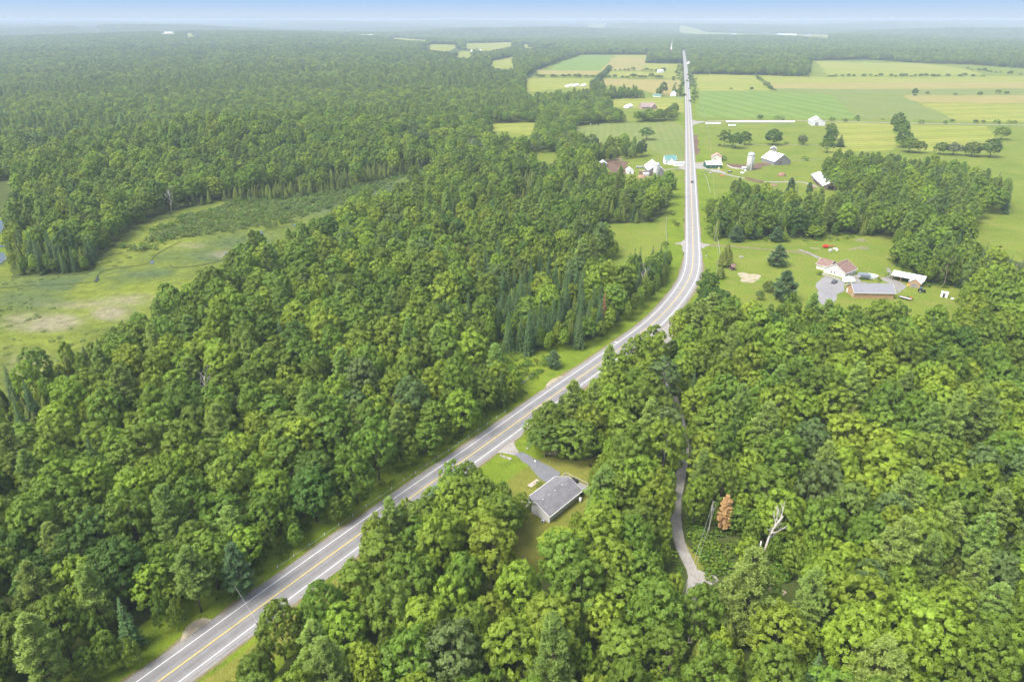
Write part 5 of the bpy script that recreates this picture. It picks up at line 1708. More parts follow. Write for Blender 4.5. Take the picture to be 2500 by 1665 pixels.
    R_ = r.uniform(.5, 1.5, len(x)); v = r.integers(0, 3, len(x)); R0 = np.array([p[2] for p in P])[v]
    planted_mass('marsh_undergrowth', x, y, np.zeros(len(x)), R_ / R0, R_ / R0 * .5, v, [(P[i][0], NEEDLE['alder']) for i in range(3)])


undergrowth()

# hedgerows and roadside bushes on the farmland: bushes one can count
SHRUBS = [
    (CM, (768, 205), 1.3, "small dark round bush by the pole foot above the field track"),
    (crop(1620, 400, 7.84), (250, 1195), 2.2, "dark bush nearest the field entrance on the grassy bank"),
    (crop(1620, 400, 7.84), (178, 1125), 2.0, "middle bush of three on the grassy bank beside the highway"),
    (crop(1620, 400, 7.84), (158, 975), 2.4, "uppermost bush of three on the grassy bank beside the highway"),
    (crop(1620, 400, 7.84), (752, 900), 1.2, "tiny dark bush alone on the verge across from the bank"),
    (crop(1620, 400, 7.84), (880, 1330), 3.4, "leafy bush at the foot of the leaning poles"),
    (crop(1620, 400, 7.84), (860, 1120), 3.0, "yellow-green bush on the verge among the leaning poles"),
    (crop(1620, 400, 7.84), (870, 1010), 2.4, "smaller yellow-green bush on the verge above the leaning poles"),
    (crop(1620, 400, 7.84), (870, 770), 3.2, "dark bush by the fence below the farm entrance"),
    (CR, (505, 305), 3.4, "round dark bush behind the pink-roofed house"),
    (CR, (1410, 85), 2.6, "dark bush on the pasture fence past the wide round tree"),
    (CR, (1620, 85), 3.6, "grey twiggy bush on the pasture fence"),
    (CR, (1680, 310), 3.4, "low grey-green bush alone below the weathered barn's fence"),
    (C2, (1140, 550), 4.5, "dark bush by the side road at the near end of the long white bale row"),
    (C2, (1215, 550), 4.2, "first bush of the pair by the side road at the middle of the bale row"),
    (C2, (1240, 552), 4.0, "second bush of the pair by the side road at the middle of the bale row"),
    (C2, (1470, 560), 4.5, "bush beside the white barn on the side road"),
    (C2, (1530, 562), 3.6, "second bush past the white barn along the side road"),
    (C2, (1585, 556), 3.8, "third bush past the white barn along the side road"),
    (C2, (1880, 572), 4.2, "bush on the side road beyond the short tree row"),
    (C2, (1990, 572), 3.6, "lower bush on the side road farther beyond the short tree row"),
    (C2, (2230, 570), 4.0, "first bush of the far pair on the side road"),
    (C2, (2285, 570), 3.6, "second bush of the far pair on the side road"),
    (CK, (1090, 510), 1.4, "round shrub at the end of the pool"),
    (CK, (1262, 470), 2.4, "dark shrub at the open side of the carport"),
    (CK, (230, 425), 1.5, "low shrub at the corner of the beige house"),
    (CH, (630, 850), 1.1, "small clipped shrub beside the stone walk of the grey-roofed house"),
]
for i, (fn, p, r_, lab) in enumerate(SHRUBS):
    x, y = fn(*p)
    put_tree('shrub', x, y, r_, r_ * 1.35, i, i * 2.1, [NEEDLE['bush'], LEAF['deep green'], LEAF['mid green'], NEEDLE['alder']][i % 4] if 'yellow' not in lab else NEEDLE['weeds'], lab, "bushes standing on open ground", cat='bush')


def hedgerow(line, s, rlo, rhi, seed, gap=.1):
    P = smooth_line(line, s, 1)
    r = np.random.default_rng(seed)
    m = r.uniform(0, 1, len(P)) > gap
    P = P[m] + r.normal(0, s * .25, (m.sum(), 2))
    return P, r.uniform(rlo, rhi, len(P))


HR = []
for line, s, a, b in (
    ([C8(-500, 650), C8(0, 645), C8(230, 650), C8(440, 650)], 9, 4, 7), ([C8(600, 650), C8(900, 655), C8(1350, 660)], 8, 4, 7), ([C8(1380, 665), C8(1540, 670)], 9, 4, 7),
    ([C8(395, 800), C8(450, 720), C8(560, 600), C8(640, 520)], 7, 4, 8), ([C8(640, 548), C8(900, 550), C8(1140, 552)], 10, 3, 6), ([C8(1170, 560), C8(1300, 570)], 9, 4, 8), ([C8(1440, 575), C8(1610, 575)], 11, 4, 7),
    ([C8(1165, 430), C8(1300, 440), C8(1500, 442), C8(1660, 445)], 7, 4, 7), ([C8(220, 320), C8(520, 318), C8(900, 318), C8(1180, 320)], 16, 5, 12), ([C8(0, 395), C8(200, 330)], 12, 4, 8),
    ([C2(1450, 356), C2(1600, 354), C2(1800, 356), C2(2000, 354), C2(2160, 356)], 11, 3, 6), ([C2(1390, 275), C2(1500, 272), C2(1600, 276), C2(1850, 290), C2(2080, 270)], 34, 4, 9),
    ([C2(1120, 350), C2(1200, 420)], 12, 2, 4), ([C2(1000, 415), C2(1080, 416)], 18, 2, 4), ([C2(1850, 440), C2(1940, 436), C2(2030, 436), C2(2300, 436)], 30, 3, 6), ([C2(2090, 320), C2(2200, 335), C2(2330, 345)], 14, 3, 6),
    ([C8(1860, 1020), C8(1840, 820), C8(1800, 600)], 16, 2, 3.5), ([C8(1655, 900), C8(1640, 640), C8(1620, 480)], 20, 2, 4), ([C2(1600, 548), C2(1720, 556), C2(2000, 568), C2(2300, 572)], 22, 2, 3.5), ([C2(900, 665), C2(1100, 668), C2(1270, 664), C2(1420, 668)], 26, 1.2, 2.6),
):
    P, rr_ = hedgerow(line, s, a, b, len(HR) + 3)
    HR.append((P, rr_))
# dark clipped spruce rows by the village
sx_, sy_ = [], []
for a_, b_, n_ in ((C8(1310, 445), C8(1665, 450), 46), (C8(1315, 432), C8(1665, 436), 40), (C8(1165, 438), C8(1255, 440), 9), (C8(1175, 420), C8(1310, 424), 12)):
    t_ = np.linspace(0, 1, n_)
    sx_.append(a_[0] + (b_[0] - a_[0]) * t_); sy_.append(a_[1] + (b_[1] - a_[1]) * t_ + rs.normal(0, 1.5, n_))
sx_ = np.concatenate(sx_); sy_ = np.concatenate(sy_)
planted_mass('spruce_hedge', sx_, sy_, T(sx_, sy_), np.full(len(sx_), 2.0), rs.uniform(1.0, 1.25, len(sx_)), rs.integers(0, 3, len(sx_)), [(p[0], None) for p in PROTO['spruce_tree']])
hx = np.concatenate([p[0][:, 0] for p in HR]); hy = np.concatenate([p[0][:, 1] for p in HR]); hr = np.concatenate([p[1] for p in HR])
_P = PROTO['broadleaf_tree']
_v = rs.integers(0, len(_P), len(hx))
planted_mass('hedgerow_bushes', hx, hy, T(hx, hy), hr / np.array([p[2] for p in _P])[_v], np.clip(hr * 1.5, 3, 13) / np.array([p[3] for p in _P])[_v] * rs.uniform(.6, 1.25, len(hx)), _v * 2 + rs.integers(0, 2, len(hx)), [(p[0], LEAF[t]) for p in _P for t in ('deep green', 'mid green')])
# ------------------------------------------------------------------ dead and dying trees
def bare_tree(seed, x, y, H, r0, mat, label, nb=7, spread=.55, first=.35, lean=(0, 0), name='dead_tree'):
    mb, tw = bare_limbs(seed, H, r0, spread, 3, first, nb)
    root = thing(name, label, 'tree', x, y, seed * 1.3)
    root.rotation_euler = (lean[0], lean[1], seed * 1.3)
    mb.build("trunk", mat, root, True)
    tw.build("branch", mat, root)
    return root


BLEACH = paint("bleached_wood", (0.50, 0.46, 0.41), rough=.85, var=.16, scale=2.5, stretch=(1, 1, .25))
TWIG = paint("brown_twigs", (0.27, 0.215, 0.17), rough=.9, var=.15, scale=3)
x, y = V(1752, 1290)
bare_tree(3, x, y, 14.5, .40, BLEACH, "tall bleached dead trunk with broken bare limbs beside the lane brush", nb=10, spread=.55, first=.42)
x2, y2 = V(1741, 1288)
mb = MB().path([(0, 0, -.2), (.1, 0, 3), (.05, .1, 6.0)], .32, .2, 7).path([(0, 0, 4.6), (-.9, .1, 5.4), (-1.5, 0, 6.0)], .12, .03, 5)
root = thing('dead_tree', "short snapped dead trunk right against the tall bleached trunk", 'tree', x2, y2)
mb.build("trunk", BLEACH, root, True)
for sd, p, z, H, m_, lab in (
    (5, (565, 800), 7, 15, BLEACH, "bleached leafless tree poking out of the fenced-side wood near the marsh"),
    (8, (820, 1030), 6, 13.5, TWIG, "brown leafless crown in the wood beside the cable fence"),
    (11, (478, 905), 7, 14, BLEACH, "thin grey leafless tree in the marsh half of the fenced-side wood"),
    (13, (1940, 985), 6, 14, TWIG, "grey leafless tree in the middle of the house-side wood"),
    (15, (1520, 1060), 6, 13, BLEACH, "thin pale leafless tree between the driveway lawn and the lane"),
    (17, (1332, 440), 8, 16, TWIG, "big brown leafless tree above the orange-leaved sapling"),
    (19, (1540, 1525), 5, 11, TWIG, "tangle of bare branches in the wood below the gravel turning place"),
    (21, (1870, 1140), 5, 13, TWIG, "small leafless tree in the wood behind the bleached trunk"),
    (23, (392, 480), 4, 17, BLEACH, "tall thin dead snag standing at the marsh edge"),
    (25, (885, 770), 6, 13, TWIG, "leafless brown tree in the middle of the fenced-side wood"),
    (27, (1480, 650), 5, 12, BLEACH, "slim pale dead tree among the spruces by the bend"),
    (29, (2167, 662), 0, 14, TWIG, "leaning dead trunk at the rim of the cedars behind the carport"),
    (31, (2330, 640), 5, 13, TWIG, "brown leafless crown at the outer rim of the house-side wood"),
):
    x, y = V(*p, z)
    bare_tree(sd, x, y, H, .22, m_, lab, nb=9, spread=.6, first=.3)
# dying conifers
x, y = V(1660, 1225)
c_ = PROTO['cedar_tree'][1]
put_tree('white_pine', x, y, 2.4, 11.5, 0, .6, NEEDLE['orange'], "bright orange dead conifer beside the pole with the transformer", None, 'dead_conifer')
x, y = V(1386, 752)
put_tree('spruce_tree', x, y, 2.0, 15.5, 1, .2, NEEDLE['rust'], "rust-red dead spruce among green spruces beside the highway bend", None, 'dead_conifer')
x, y = V(1145, 500)
put_tree('spruce_tree', x, y, 2.2, 10, 2, .2, NEEDLE['orange'], "small orange-leaved sapling among the cedars of the fenced-side wood", None, 'dead_conifer')
for i, (p, h, r_) in enumerate((((2166, 528), 12, 2.0), ((2112, 500), 11, 1.8))):
    x, y = V(*p)
    put_tree('spruce_tree', x, y, r_, h, i, i, NEEDLE['rust' if i else 'brown'], ("brown dying spruce in the cedars toward the far field", "second, redder dying spruce in the cedars toward the farm")[i], None, 'dead_conifer')
# ------------------------------------------------------------------ materials of built things
B = {}
B['siding_grey'] = paint("pale_grey_siding", (0.52, 0.52, 0.50), rough=.6, var=.05, scale=.8, stretch=(.3, .3, 6))
B['shingle_grey'] = paint("grey_shingles", (0.185, 0.180, 0.188), rough=.9, var=.30, scale=0.7, stretch=(.6, 2, 2), col2=(0.105, 0.100, 0.106))
B['shingle_brown'] = paint("red_brown_shingles", (0.200, 0.128, 0.104), rough=.9, var=.2, scale=1.0)
B['siding_beige'] = paint("beige_siding", (0.56, 0.54, 0.46), rough=.6, var=.05, scale=.6, stretch=(.3, .3, 5))
B['metal_slate'] = paint("slate_metal_roof", (0.185, 0.185, 0.20), rough=.45, var=.06, scale=.5, stretch=(5, .3, .3), spec=.4)
B['metal_white'] = paint("white_metal_roof", (0.74, 0.74, 0.74), rough=.45, var=.06, scale=.4, stretch=(4, .3, .3), spec=.4)
B['metal_worn'] = paint("worn_white_metal", (0.58, 0.58, 0.57), rough=.5, var=.12, scale=.4, stretch=(4, .3, .3))
B['metal_green'] = paint("green_metal_roof", (0.10, 0.22, 0.20), rough=.5, var=.1, scale=.5, stretch=(4, .3, .3))
B['metal_pink'] = paint("faded_red_roof", (0.46, 0.26, 0.22), rough=.7, var=.1, scale=.6)
B['wood_fresh'] = paint("fresh_pine_boards", (0.39, 0.25, 0.13), rough=.75, var=.22, scale=2.2, stretch=(4, 4, .25))
B['wood_grey'] = paint("weathered_barn_boards", (0.225, 0.215, 0.205), rough=.85, var=.22, scale=1.4, stretch=(4, 4, .2))
B['wood_brown'] = paint("dark_barn_boards", (0.185, 0.135, 0.11), rough=.85, var=.25, scale=1.4, stretch=(4, 4, .2))
B['wall_white'] = paint("white_siding", (0.72, 0.72, 0.70), rough=.6, var=.04, scale=.8)
B['wall_green'] = paint("dark_green_siding", (0.022, 0.105, 0.065), rough=.6, var=.12, scale=1.0)
B['trim'] = paint("white_trim", (0.74, 0.74, 0.73), rough=.5, var=.04)
B['glass'] = paint("window_glass", (0.04, 0.05, 0.06), rough=.08, var=.1, spec=.6)
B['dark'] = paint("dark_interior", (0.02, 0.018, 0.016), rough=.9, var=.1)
B['black'] = paint("black_metal", (0.025, 0.025, 0.027), rough=.5, var=.1)
B['concrete'] = paint("silo_concrete", (0.46, 0.45, 0.43), rough=.85, var=.14, scale=.8, stretch=(1, 1, .35))
B['galv'] = paint("galvanised_metal", (0.48, 0.49, 0.50), rough=.4, var=.08, metal=.3)
B['rust'] = paint("rusty_metal", (0.30, 0.12, 0.06), rough=.8, var=.25, scale=2)
B['red'] = paint("red_paint", (0.50, 0.035, 0.025), rough=.45, var=.1)
B['yellow'] = paint("yellow_paint", (0.65, 0.42, 0.04), rough=.5, var=.1)
B['pole'] = paint("weathered_pole_wood", (0.30, 0.265, 0.23), rough=.85, var=.15, scale=2, stretch=(3, 3, .3))
B['pole_dark'] = paint("creosoted_pole_wood", (0.085, 0.065, 0.055), rough=.85, var=.15, scale=2, stretch=(3, 3, .3))
B['stone'] = paint("field_stone", (0.34, 0.31, 0.29), rough=.9, var=.25, scale=2)
B['paver'] = paint("pinkish_paver", (0.46, 0.36, 0.31), rough=.9, var=.15, scale=2)
B['log'] = paint("peeled_log", (0.40, 0.32, 0.26), rough=.85, var=.2, scale=2)
B['water'] = paint("pool_water", (0.33, 0.44, 0.40), rough=.1, var=.05)
B['plastic_white'] = paint("white_plastic", (0.78, 0.78, 0.78), rough=.35, var=.05, scale=.8, bump=.2)
B['wood_rail'] = paint("silvered_rail_wood", (0.42, 0.39, 0.35), rough=.9, var=.18, scale=2)
B['car_dark'] = paint("dark_grey_car_paint", (0.05, 0.052, 0.06), rough=.25, var=.05, spec=.6)
B['tyre'] = paint("tyre_rubber", (0.02, 0.02, 0.02), rough=.9, var=.1)
B['hay'] = paint("rotten_hay", (0.36, 0.235, 0.15), rough=.95, var=.25, scale=1.5, bump=.5)
B['soil'] = paint("bare_soil", (0.26, 0.15, 0.10), rough=.95, var=.25, scale=1.0, bump=.5)
B['brush'] = paint("dead_brushwood", (0.33, 0.28, 0.23), rough=.95, var=.25, scale=1.5)


def hgt(base, top):
    """Height of a thing whose foot and tip are at two pixels of the photograph."""
    x, y = G(*base)
    lo, hi = 0.0, 60.0
    for _ in range(40):
        m = (lo + hi) / 2
        if proj(x, y, m)[1] > top[1]: lo = m
        else: hi = m
    return lo


def opening(root, kind, side, u, z, ww, hh, L, W, frame=None, pane=None, wall_t=0.0):
    """A window or door on a side of a gabled box: S- S+ are the long sides, G- G+ the gables."""
    frame = frame or B['trim']; pane = pane or B['glass']
    d = 0.05

    def bx(mb, off, a, b, c, e):
        if side == 'S-': mb.box(a, -W / 2 - off, b, c, d, e)
        elif side == 'S+': mb.box(a, W / 2 + off, b, c, d, e)
        elif side == 'G-': mb.box(-L / 2 - off, a, b, d, c, e)
        else: mb.box(L / 2 + off, a, b, d, c, e)
    mb = MB()
    if kind == 'window':
        t = .09
        bx(mb, .03, u, z - t / 2, ww + 2 * t, t); bx(mb, .03, u, z + hh + t / 2, ww + 2 * t, t)
        bx(mb, .03, u - ww / 2 - t / 2, z + hh / 2, t, hh); bx(mb, .03, u + ww / 2 + t / 2, z + hh / 2, t, hh)
        bx(mb, .028, u, z + hh / 2, .05, hh)
        f = mb.build("window", frame, root)
        m2 = MB(); bx(m2, .005, u, z + hh / 2, ww, hh)
        m2.build("pane", pane, f)
    else:
        bx(mb, .02, u, z + hh / 2, ww, hh)
        f = mb.build(kind, pane if kind != 'door' else frame, root)
        if kind == 'door':
            m2 = MB(); bx(m2, .06, u + ww * .38, z + hh * .48, .08, .12); m2.build("handle", B['black'], f)
    return f


def gable(root, L, W, he, hr, wall, roof, ov=.4, base=0.0, trim=None, cx=0.0, cy=0.0, rz=0.0, gable_mat=None, roof_name="roof", wall_name="wall", t=.13, asym=0.0, skip_wall=()):
    """Walls with gables and a two-slope roof, ridge along local x."""
    M4 = Matrix.Translation((cx, cy, 0)) @ Matrix.Rotation(rz, 4, 'Z')
    h2 = W / 2
    mb = MB()
    ry = asym * W
    z0 = base
    if wall is not None:
        mb.prism([(-h2, z0), (h2, z0), (h2, he), (ry, hr - .02), (-h2, he)], 'x', -L / 2, L / 2)
        wo_ = mb.build(wall_name, wall, root); wo_.matrix_local = M4
    sl = (hr - he) / (h2 + ry); sr = (hr - he) / (h2 - ry)
    rb = MB()
    rb.prism([(ry, hr), (-h2 - ov, he - sl * ov), (-h2 - ov, he - sl * ov + t), (ry, hr + t)], 'x', -L / 2 - ov, L / 2 + ov)
    rb.prism([(ry, hr), (ry, hr + t), (h2 + ov, he - sr * ov + t), (h2 + ov, he - sr * ov)], 'x', -L / 2 - ov, L / 2 + ov)
    ro = rb.build(roof_name, roof, root); ro.matrix_local = M4
    if trim is not None:
        tb = MB()
        for sx in (-1, 1):
            x0 = sx * (L / 2 + ov + .02)
            for (ya, za, yb, zb) in ((ry, hr + t * .4, -h2 - ov, he - sl * ov + t * .4), (ry, hr + t * .4, h2 + ov, he - sr * ov + t * .4)):
                tb.prism([(ya, za - .12), (yb, zb - .12), (yb, zb + .1), (ya, za + .1)], 'x', x0 - .025, x0 + .025)
        tb.box(0, -h2 - ov - .06, he - sl * ov + .05, L + 2 * ov, .11, .13); tb.box(0, h2 + ov + .06, he - sr * ov + .05, L + 2 * ov, .11, .13)
        to = tb.build("fascia", trim, ro)
    return ro


def centre(near, a1, d1, a2, d2):
    """Centre of a building from its nearest corner and its two wall directions (degrees) and lengths."""
    return (near[0] + .5 * d1 * math.cos(R(a1)) + .5 * d2 * math.cos(R(a2)), near[1] + .5 * d1 * math.sin(R(a1)) + .5 * d2 * math.sin(R(a2)))


def car(name, label, x, y, yaw, paint_m, L=4.6, Wd=1.85, H=1.65, group=None):
    root = thing(name, label, 'car', x, y, yaw, group)
    h2 = Wd / 2
    bd = MB()
    prof = [(-L / 2, .35), (-L / 2 + .05, .95), (-L / 2 + .35, 1.05), (L / 2 - 1.1, 1.02), (L / 2 - .1, .85), (L / 2, .55), (L / 2 - .05, .33)]
    n = len(prof)
    bd.prism(prof, 'y', -h2, h2)
    bd.build("body", paint_m, root)
    cb = MB()
    lo = [(-L / 2 + .25, 1.04), (L / 2 - 1.3, 1.01)]; hi = [(-L / 2 + .55, H), (L / 2 - 2.15, H)]
    vs = []
    for (px, pz), ins in ((lo[0], .06), (lo[1], .06), (hi[1], .2), (hi[0], .2)):
        vs += [(px, -h2 + ins, pz), (px, h2 - ins, pz)]
    cb.add(vs, [(0, 1, 3, 2), (2, 3, 5, 4), (4, 5, 7, 6), (6, 7, 1, 0), (0, 2, 4, 6), (1, 7, 5, 3)])
    cab = cb.build("cabin", B['glass'], root)
    MB().box((hi[0][0] + hi[1][0]) / 2, 0, H + .012, hi[1][0] - hi[0][0] + .1, Wd - .42, .035).build("roof_panel", paint_m, cab)
    for sx in (-1, 1):
        for sy in (-1, 1):
            w_ = MB().tube((sx * L * .3, sy * (h2 - .2), .33), (sx * L * .3, sy * (h2 + .02), .33), .33, n=12).build("wheel", B['tyre'], root)
            MB().tube((sx * L * .3, sy * (h2 + .02), .33), (sx * L * .3, sy * (h2 + .035), .33), .2, n=10).build("rim", B['galv'], w_)
    for sy in (-1, 1):
        MB().box(L / 2 - .04, sy * (h2 - .3), .68, .1, .36, .16).build("headlight", B['trim'], root)
        MB().box(-L / 2 + .02, sy * (h2 - .25), .82, .08, .3, .18).build("tail_light", B['red'], root)
    return root
# ------------------------------------------------------------------ the near house
hx_, hy_ = centre((9.75, 142.3), 138, 8.6, 49, 13.8)
house = thing('house', "pale grey bungalow with a dark grey shingle roof beside the driveway", 'house', hx_, hy_, R(49))
HL, HWd = 13.8, 8.6
ro = gable(house, HL, HWd, 2.75, 4.75, B['siding_grey'], B['shingle_grey'], ov=.5, trim=B['trim'], base=.35)
MB().box(0, 0, .17, HL - .1, HWd - .1, .37).build("foundation", B['concrete'], house)
for u in (-5.0, -2.4, .2, 3.4):
    v_ = MB().box(u, -.55, 4.62, .34, .34, .3).build("roof_vent", B['galv'], ro)
MB().tube((-5.9, .6, 4.4), (-5.9, .6, 4.95), .06).build("vent_pipe", B['galv'], ro)
st = MB().tube((-HL / 2 - .28, 1.9, .5), (-HL / 2 - .28, 1.9, 4.9), .13, n=10).build("stove_pipe", B['black'], house)
MB().tube((-HL / 2 - .28, 1.9, 4.9), (-HL / 2 - .28, 1.9, 5.25), .2, .17, n=10).build("cap", B['galv'], st)
MB().box(-HL / 2 - .02, .5, 1.5, .03, .1, 2.4).build("corner_board", B['trim'], house)
MB().tube((-HL / 2 + .1, -HWd / 2 - .07, .2), (-HL / 2 + .1, -HWd / 2 - .07, 2.6), .05, n=6).build("downspout", B['trim'], house)
MB().tube((4.4, -HWd / 2 - .08, .1), (4.4, -HWd / 2 - .08, 2.6), .06, n=6).build("downspout", B['black'], house)
for u in (-4.9, -.4):
    opening(house, 'window', 'S-', u, .48, 1.1, .38, HL, HWd)
opening(house, 'window', 'S-', 2.2, 1.3, .6, .6, HL, HWd)
for u in (-4.2, .5, 4.2):
    opening(house, 'window', 'S+', u, 1.2, 1.5, 1.1, HL, HWd)
opening(house, 'door', 'S+', 2.4, .4, .95, 2.1, HL, HWd)
opening(house, 'door', 'G+', 1.0, .4, .95, 2.1, HL, HWd)
dk = MB().box(HL / 2 + 2.3, 0, 1.1, 4.5, 8.2, .16).build("deck", B['wood_grey'], house)
rl = MB(); dp = MB()
for yy in np.linspace(-4.0, 4.0, 8):
    rl.box(HL / 2 + 4.45, yy, 1.7, .09, .09, 1.04)
rl.box(HL / 2 + 4.45, 0, 2.24, .1, 8.2, .06)
for yy in (-4.02, 4.02):
    for xx in np.linspace(HL / 2 + .6, HL / 2 + 4.3, 4):
        rl.box(xx, yy, 1.7, .09, .09, 1.04)
    rl.box(HL / 2 + 2.4, yy, 2.24, 4.1, .1, .06)
rl.build("railing", B['wood_rail'], dk)
pm = MB().box(0, 0, .5, .16, .16, 1.04).mesh("deck_post", B['wood_grey'])
for xx in (HL / 2 + 2.2, HL / 2 + 4.3):
    for yy in (-3.9, 0, 3.9):
        o = link('deck_post', pm, dk); o.location = (xx, yy, 0)


def local(root, x, y):
    c, s = math.cos(root.rotation_euler[2]), math.sin(root.rotation_euler[2])
    return root.location[0] + x * c - y * s, root.location[1] + x * s + y * c


x, y = local(house, HL / 2 + 3.2, .3)
hot = thing('hot_tub', "dark covered hot tub on the bungalow's back deck", 'hot tub', x, y, R(49), z=1.18)
MB().prism([(-.95, -.95), (.95, -.95), (.95, .95), (-.95, .95)], 'z', 0, .75).build("shell", B['black'], hot)
MB().prism([(-1.02, -1.02), (1.02, -1.02), (1.02, 1.02), (-1.02, 1.02)], 'z', .755, .86).build("cover", B['black'], hot)
x, y = local(house, 5.6, -HWd / 2 - 1.0)
tk = thing('propane_tank', "white propane tank standing by the bungalow's long wall", 'tank', x, y, R(49))
MB().lathe(0, 0, [(.05, 1.5), (.34, 1.42), (.4, 1.2), (.4, .25), (.34, .1), (.05, .05)]).build("cylinder_body", B['plastic_white'], tk, True)
MB().tube((0, 0, 1.45), (0, 0, 1.68), .14, n=10).build("valve_collar", B['galv'], tk)
x, y = local(house, -HL / 2 - .9, -2.9)
ac = thing('heat_pump', "grey outdoor heat pump unit at the bungalow's gable foot", 'heat pump', x, y, R(49))
MB().box(0, 0, .45, .45, .95, .75).build("casing", B['galv'], ac)
MB().tube((-.24, 0, .45), (-.27, 0, .45), .3, n=14).build("fan_grille", B['black'], ac)
MB().box(0, -.35, .04, .5, .1, .08).build("foot", B['black'], ac); MB().box(0, .35, .04, .5, .1, .08).build("foot", B['black'], ac)
# lamp post beside the driveway
x, y = CH(587, 590)
h_ = hgt((1220 + 587 / 6.817, 1060 + 590 / 6.817), (1220 + 587 / 6.817, 1060 + 440 / 6.817))
lp = thing('lamp_post', "thin grey lamp post with a white head beside the driveway", 'lamp post', x, y)
MB().tube((0, 0, 0), (0, 0, h_ - .3), .06, .045, n=8).build("pole", B['galv'], lp)
MB().lathe(0, 0, [(.05, h_ - .3), (.24, h_ - .22), (.26, h_), (.06, h_ + .12)], 10).build("lamp_head", B['plastic_white'], lp)
# stone walk
walk = thing('stone_walk', "short walk of pinkish paving stones below the bungalow roof", 'stone walk', *CH(560, 810))
wx, wy = walk.location[0], walk.location[1]
pm = MB().prism([(-.32, -.2), (.3, -.23), (.33, .2), (-.3, .22)], 'z', 0, .06).mesh("paver", B['paver'])
a0, a1 = np.array(CH(490, 868)), np.array(CH(645, 765))
dv = (a1 - a0) / np.linalg.norm(a1 - a0); nv_ = np.array([-dv[1], dv[0]])
for i in range(7):
    for j in range(3):
        p = a0 + (a1 - a0) * (i + .5) / 7 + nv_ * (j - 1) * .48
        o = link('paver', pm, walk); o.location = (p[0] - wx, p[1] - wy, .03 + .01 * ((i * 3 + j) % 3)); o.rotation_euler = (0, 0, math.atan2(dv[1], dv[0]) + random.uniform(-.12, .12))
# row of field stones
row0, row1 = np.array(CH(25, 365)), np.array(CH(190, 425))
for i in range(11):
    p = row0 + (row1 - row0) * i / 10 + np.array([random.uniform(-.25, .25), random.uniform(-.25, .25)])
    s = random.uniform(.28, .46)
    o = MB().lump(0, 0, s * .6, s, s * .85, s * .8, .22, seed=i).build("field_stone", B['stone'])
    o.location = (p[0], p[1], .02); o.rotation_euler = (0, 0, i)
    which = ["first", "second", "third", "fourth", "fifth", "sixth", "seventh", "eighth", "ninth", "tenth", "last"][i]
    tag(o, f"{which} field stone of the row on the lawn, counted from the highway", 'stone', 'row of field stones by the driveway')
for i, (p, s, lab) in enumerate(((CH(460, 252), .42, "lone pale stone on the grass at the driveway mouth"), (CH(838, 318), .4, "pale rock in the bare bed under the maple"), (CH(920, 300), .36, "smaller rock in the bare bed by the mossy patch"))):
    o = MB().lump(0, 0, s * .6, s, s * .8, s * .8, .2, seed=40 + i).build("boulder", B['stone'])
    o.location = (*p, .03); tag(o, lab, 'stone')
# dark garden chair on the lawn's far side
x, y = CH(1512, 545)
ch = thing('garden_chair', "dark garden chair alone at the wood's edge of the lawn", 'chair', x, y, 1.0)
MB().box(0, 0, .42, .55, .55, .08).build("seat", B['black'], ch); MB().box(0, .3, .8, .55, .07, .8).build("backrest", B['black'], ch)
lm = MB().box(0, 0, .2, .06, .06, .4).mesh("leg", B['black'])
for sx in (-.22, .22):
    for sy in (-.22, .22):
        o = link('leg', lm, ch); o.location = (sx, sy, 0)

# ------------------------------------------------------------------ log pile by the turning place
lg = np.array(CL(1330, 1365))
for i in range(9):
    L_ = random.uniform(3.4, 4.3); r_ = random.uniform(.13, .19)
    lev = 0 if i < 6 else 1
    k = (i - 2.5) * .36 if lev == 0 else (i - 7) * .37
    o = thing('log', f"{['first','second','third','fourth','fifth','sixth','upper first','upper second','upper third'][i]} peeled log of the pile beside the big feathery pine", 'log', lg[0] + k * .75, lg[1] + k * .66, R(-42) + random.uniform(-.08, .08), 'logs of the pile by the lane', z=r_ + lev * .3)
    MB().tube((-L_ / 2, 0, 0), (L_ / 2, 0, 0), r_, r_ * .85, n=9).build("trunk_wood", B['log'], o)
    MB().tube((L_ / 2, 0, 0), (L_ / 2 + .012, 0, 0), r_ * .8, n=9).build("cut_end", B['paver'], o)

# ------------------------------------------------------------------ poles, wires and fences
def pole(x, y, H, label, mat=None, arm=True, transformer=False, yaw=0.0, insul=True, r=.15):
    p = thing('utility_pole', label, 'utility pole', x, y, yaw, 'utility poles along the highway and the lane')
    MB().tube((0, 0, -.3), (0, 0, H), r, r * .65, n=8).build("pole", mat or B['pole'], p)
    if arm:
        a = MB().box(0, 0, H - .7, 2.2, .1, .12).build("crossarm", B['pole'], p)
        for q in (-.95, 0, .95):
            MB().lathe(q, 0, [(.05, H - .63), (.07, H - .5), (.04, H - .42)], 8).build("insulator", B['plastic_white'], a)
    elif insul:
        MB().lathe(0, 0, [(.05, H), (.08, H + .12), (.04, H + .22)], 8).build("insulator", B['plastic_white'], p)
    if transformer:
        t_ = MB().lathe(.42, 0, [(.08, H - 2.0), (.26, H - 2.05), (.28, H - 3.0), (.2, H - 3.05)], 12).build("transformer", B['galv'], p)
        MB().tube((.42, 0, H - 2.0), (.42, 0, H - 1.75), .05).build("bushing", B['plastic_white'], t_)
    return p


def wire(points, label, sag=.6):
    mb = MB()
    for a, b in zip(points[:-1], points[1:]):
        a, b = Vector(a), Vector(b)
        pts = [a.lerp(b, k / 10) - Vector((0, 0, 4 * sag * (k / 10) * (1 - k / 10))) for k in range(11)]
        mb.path(pts, .022, .022, 4)
    o = mb.build("overhead_wire", B['galv'])
    return tag(o, label, 'wire')


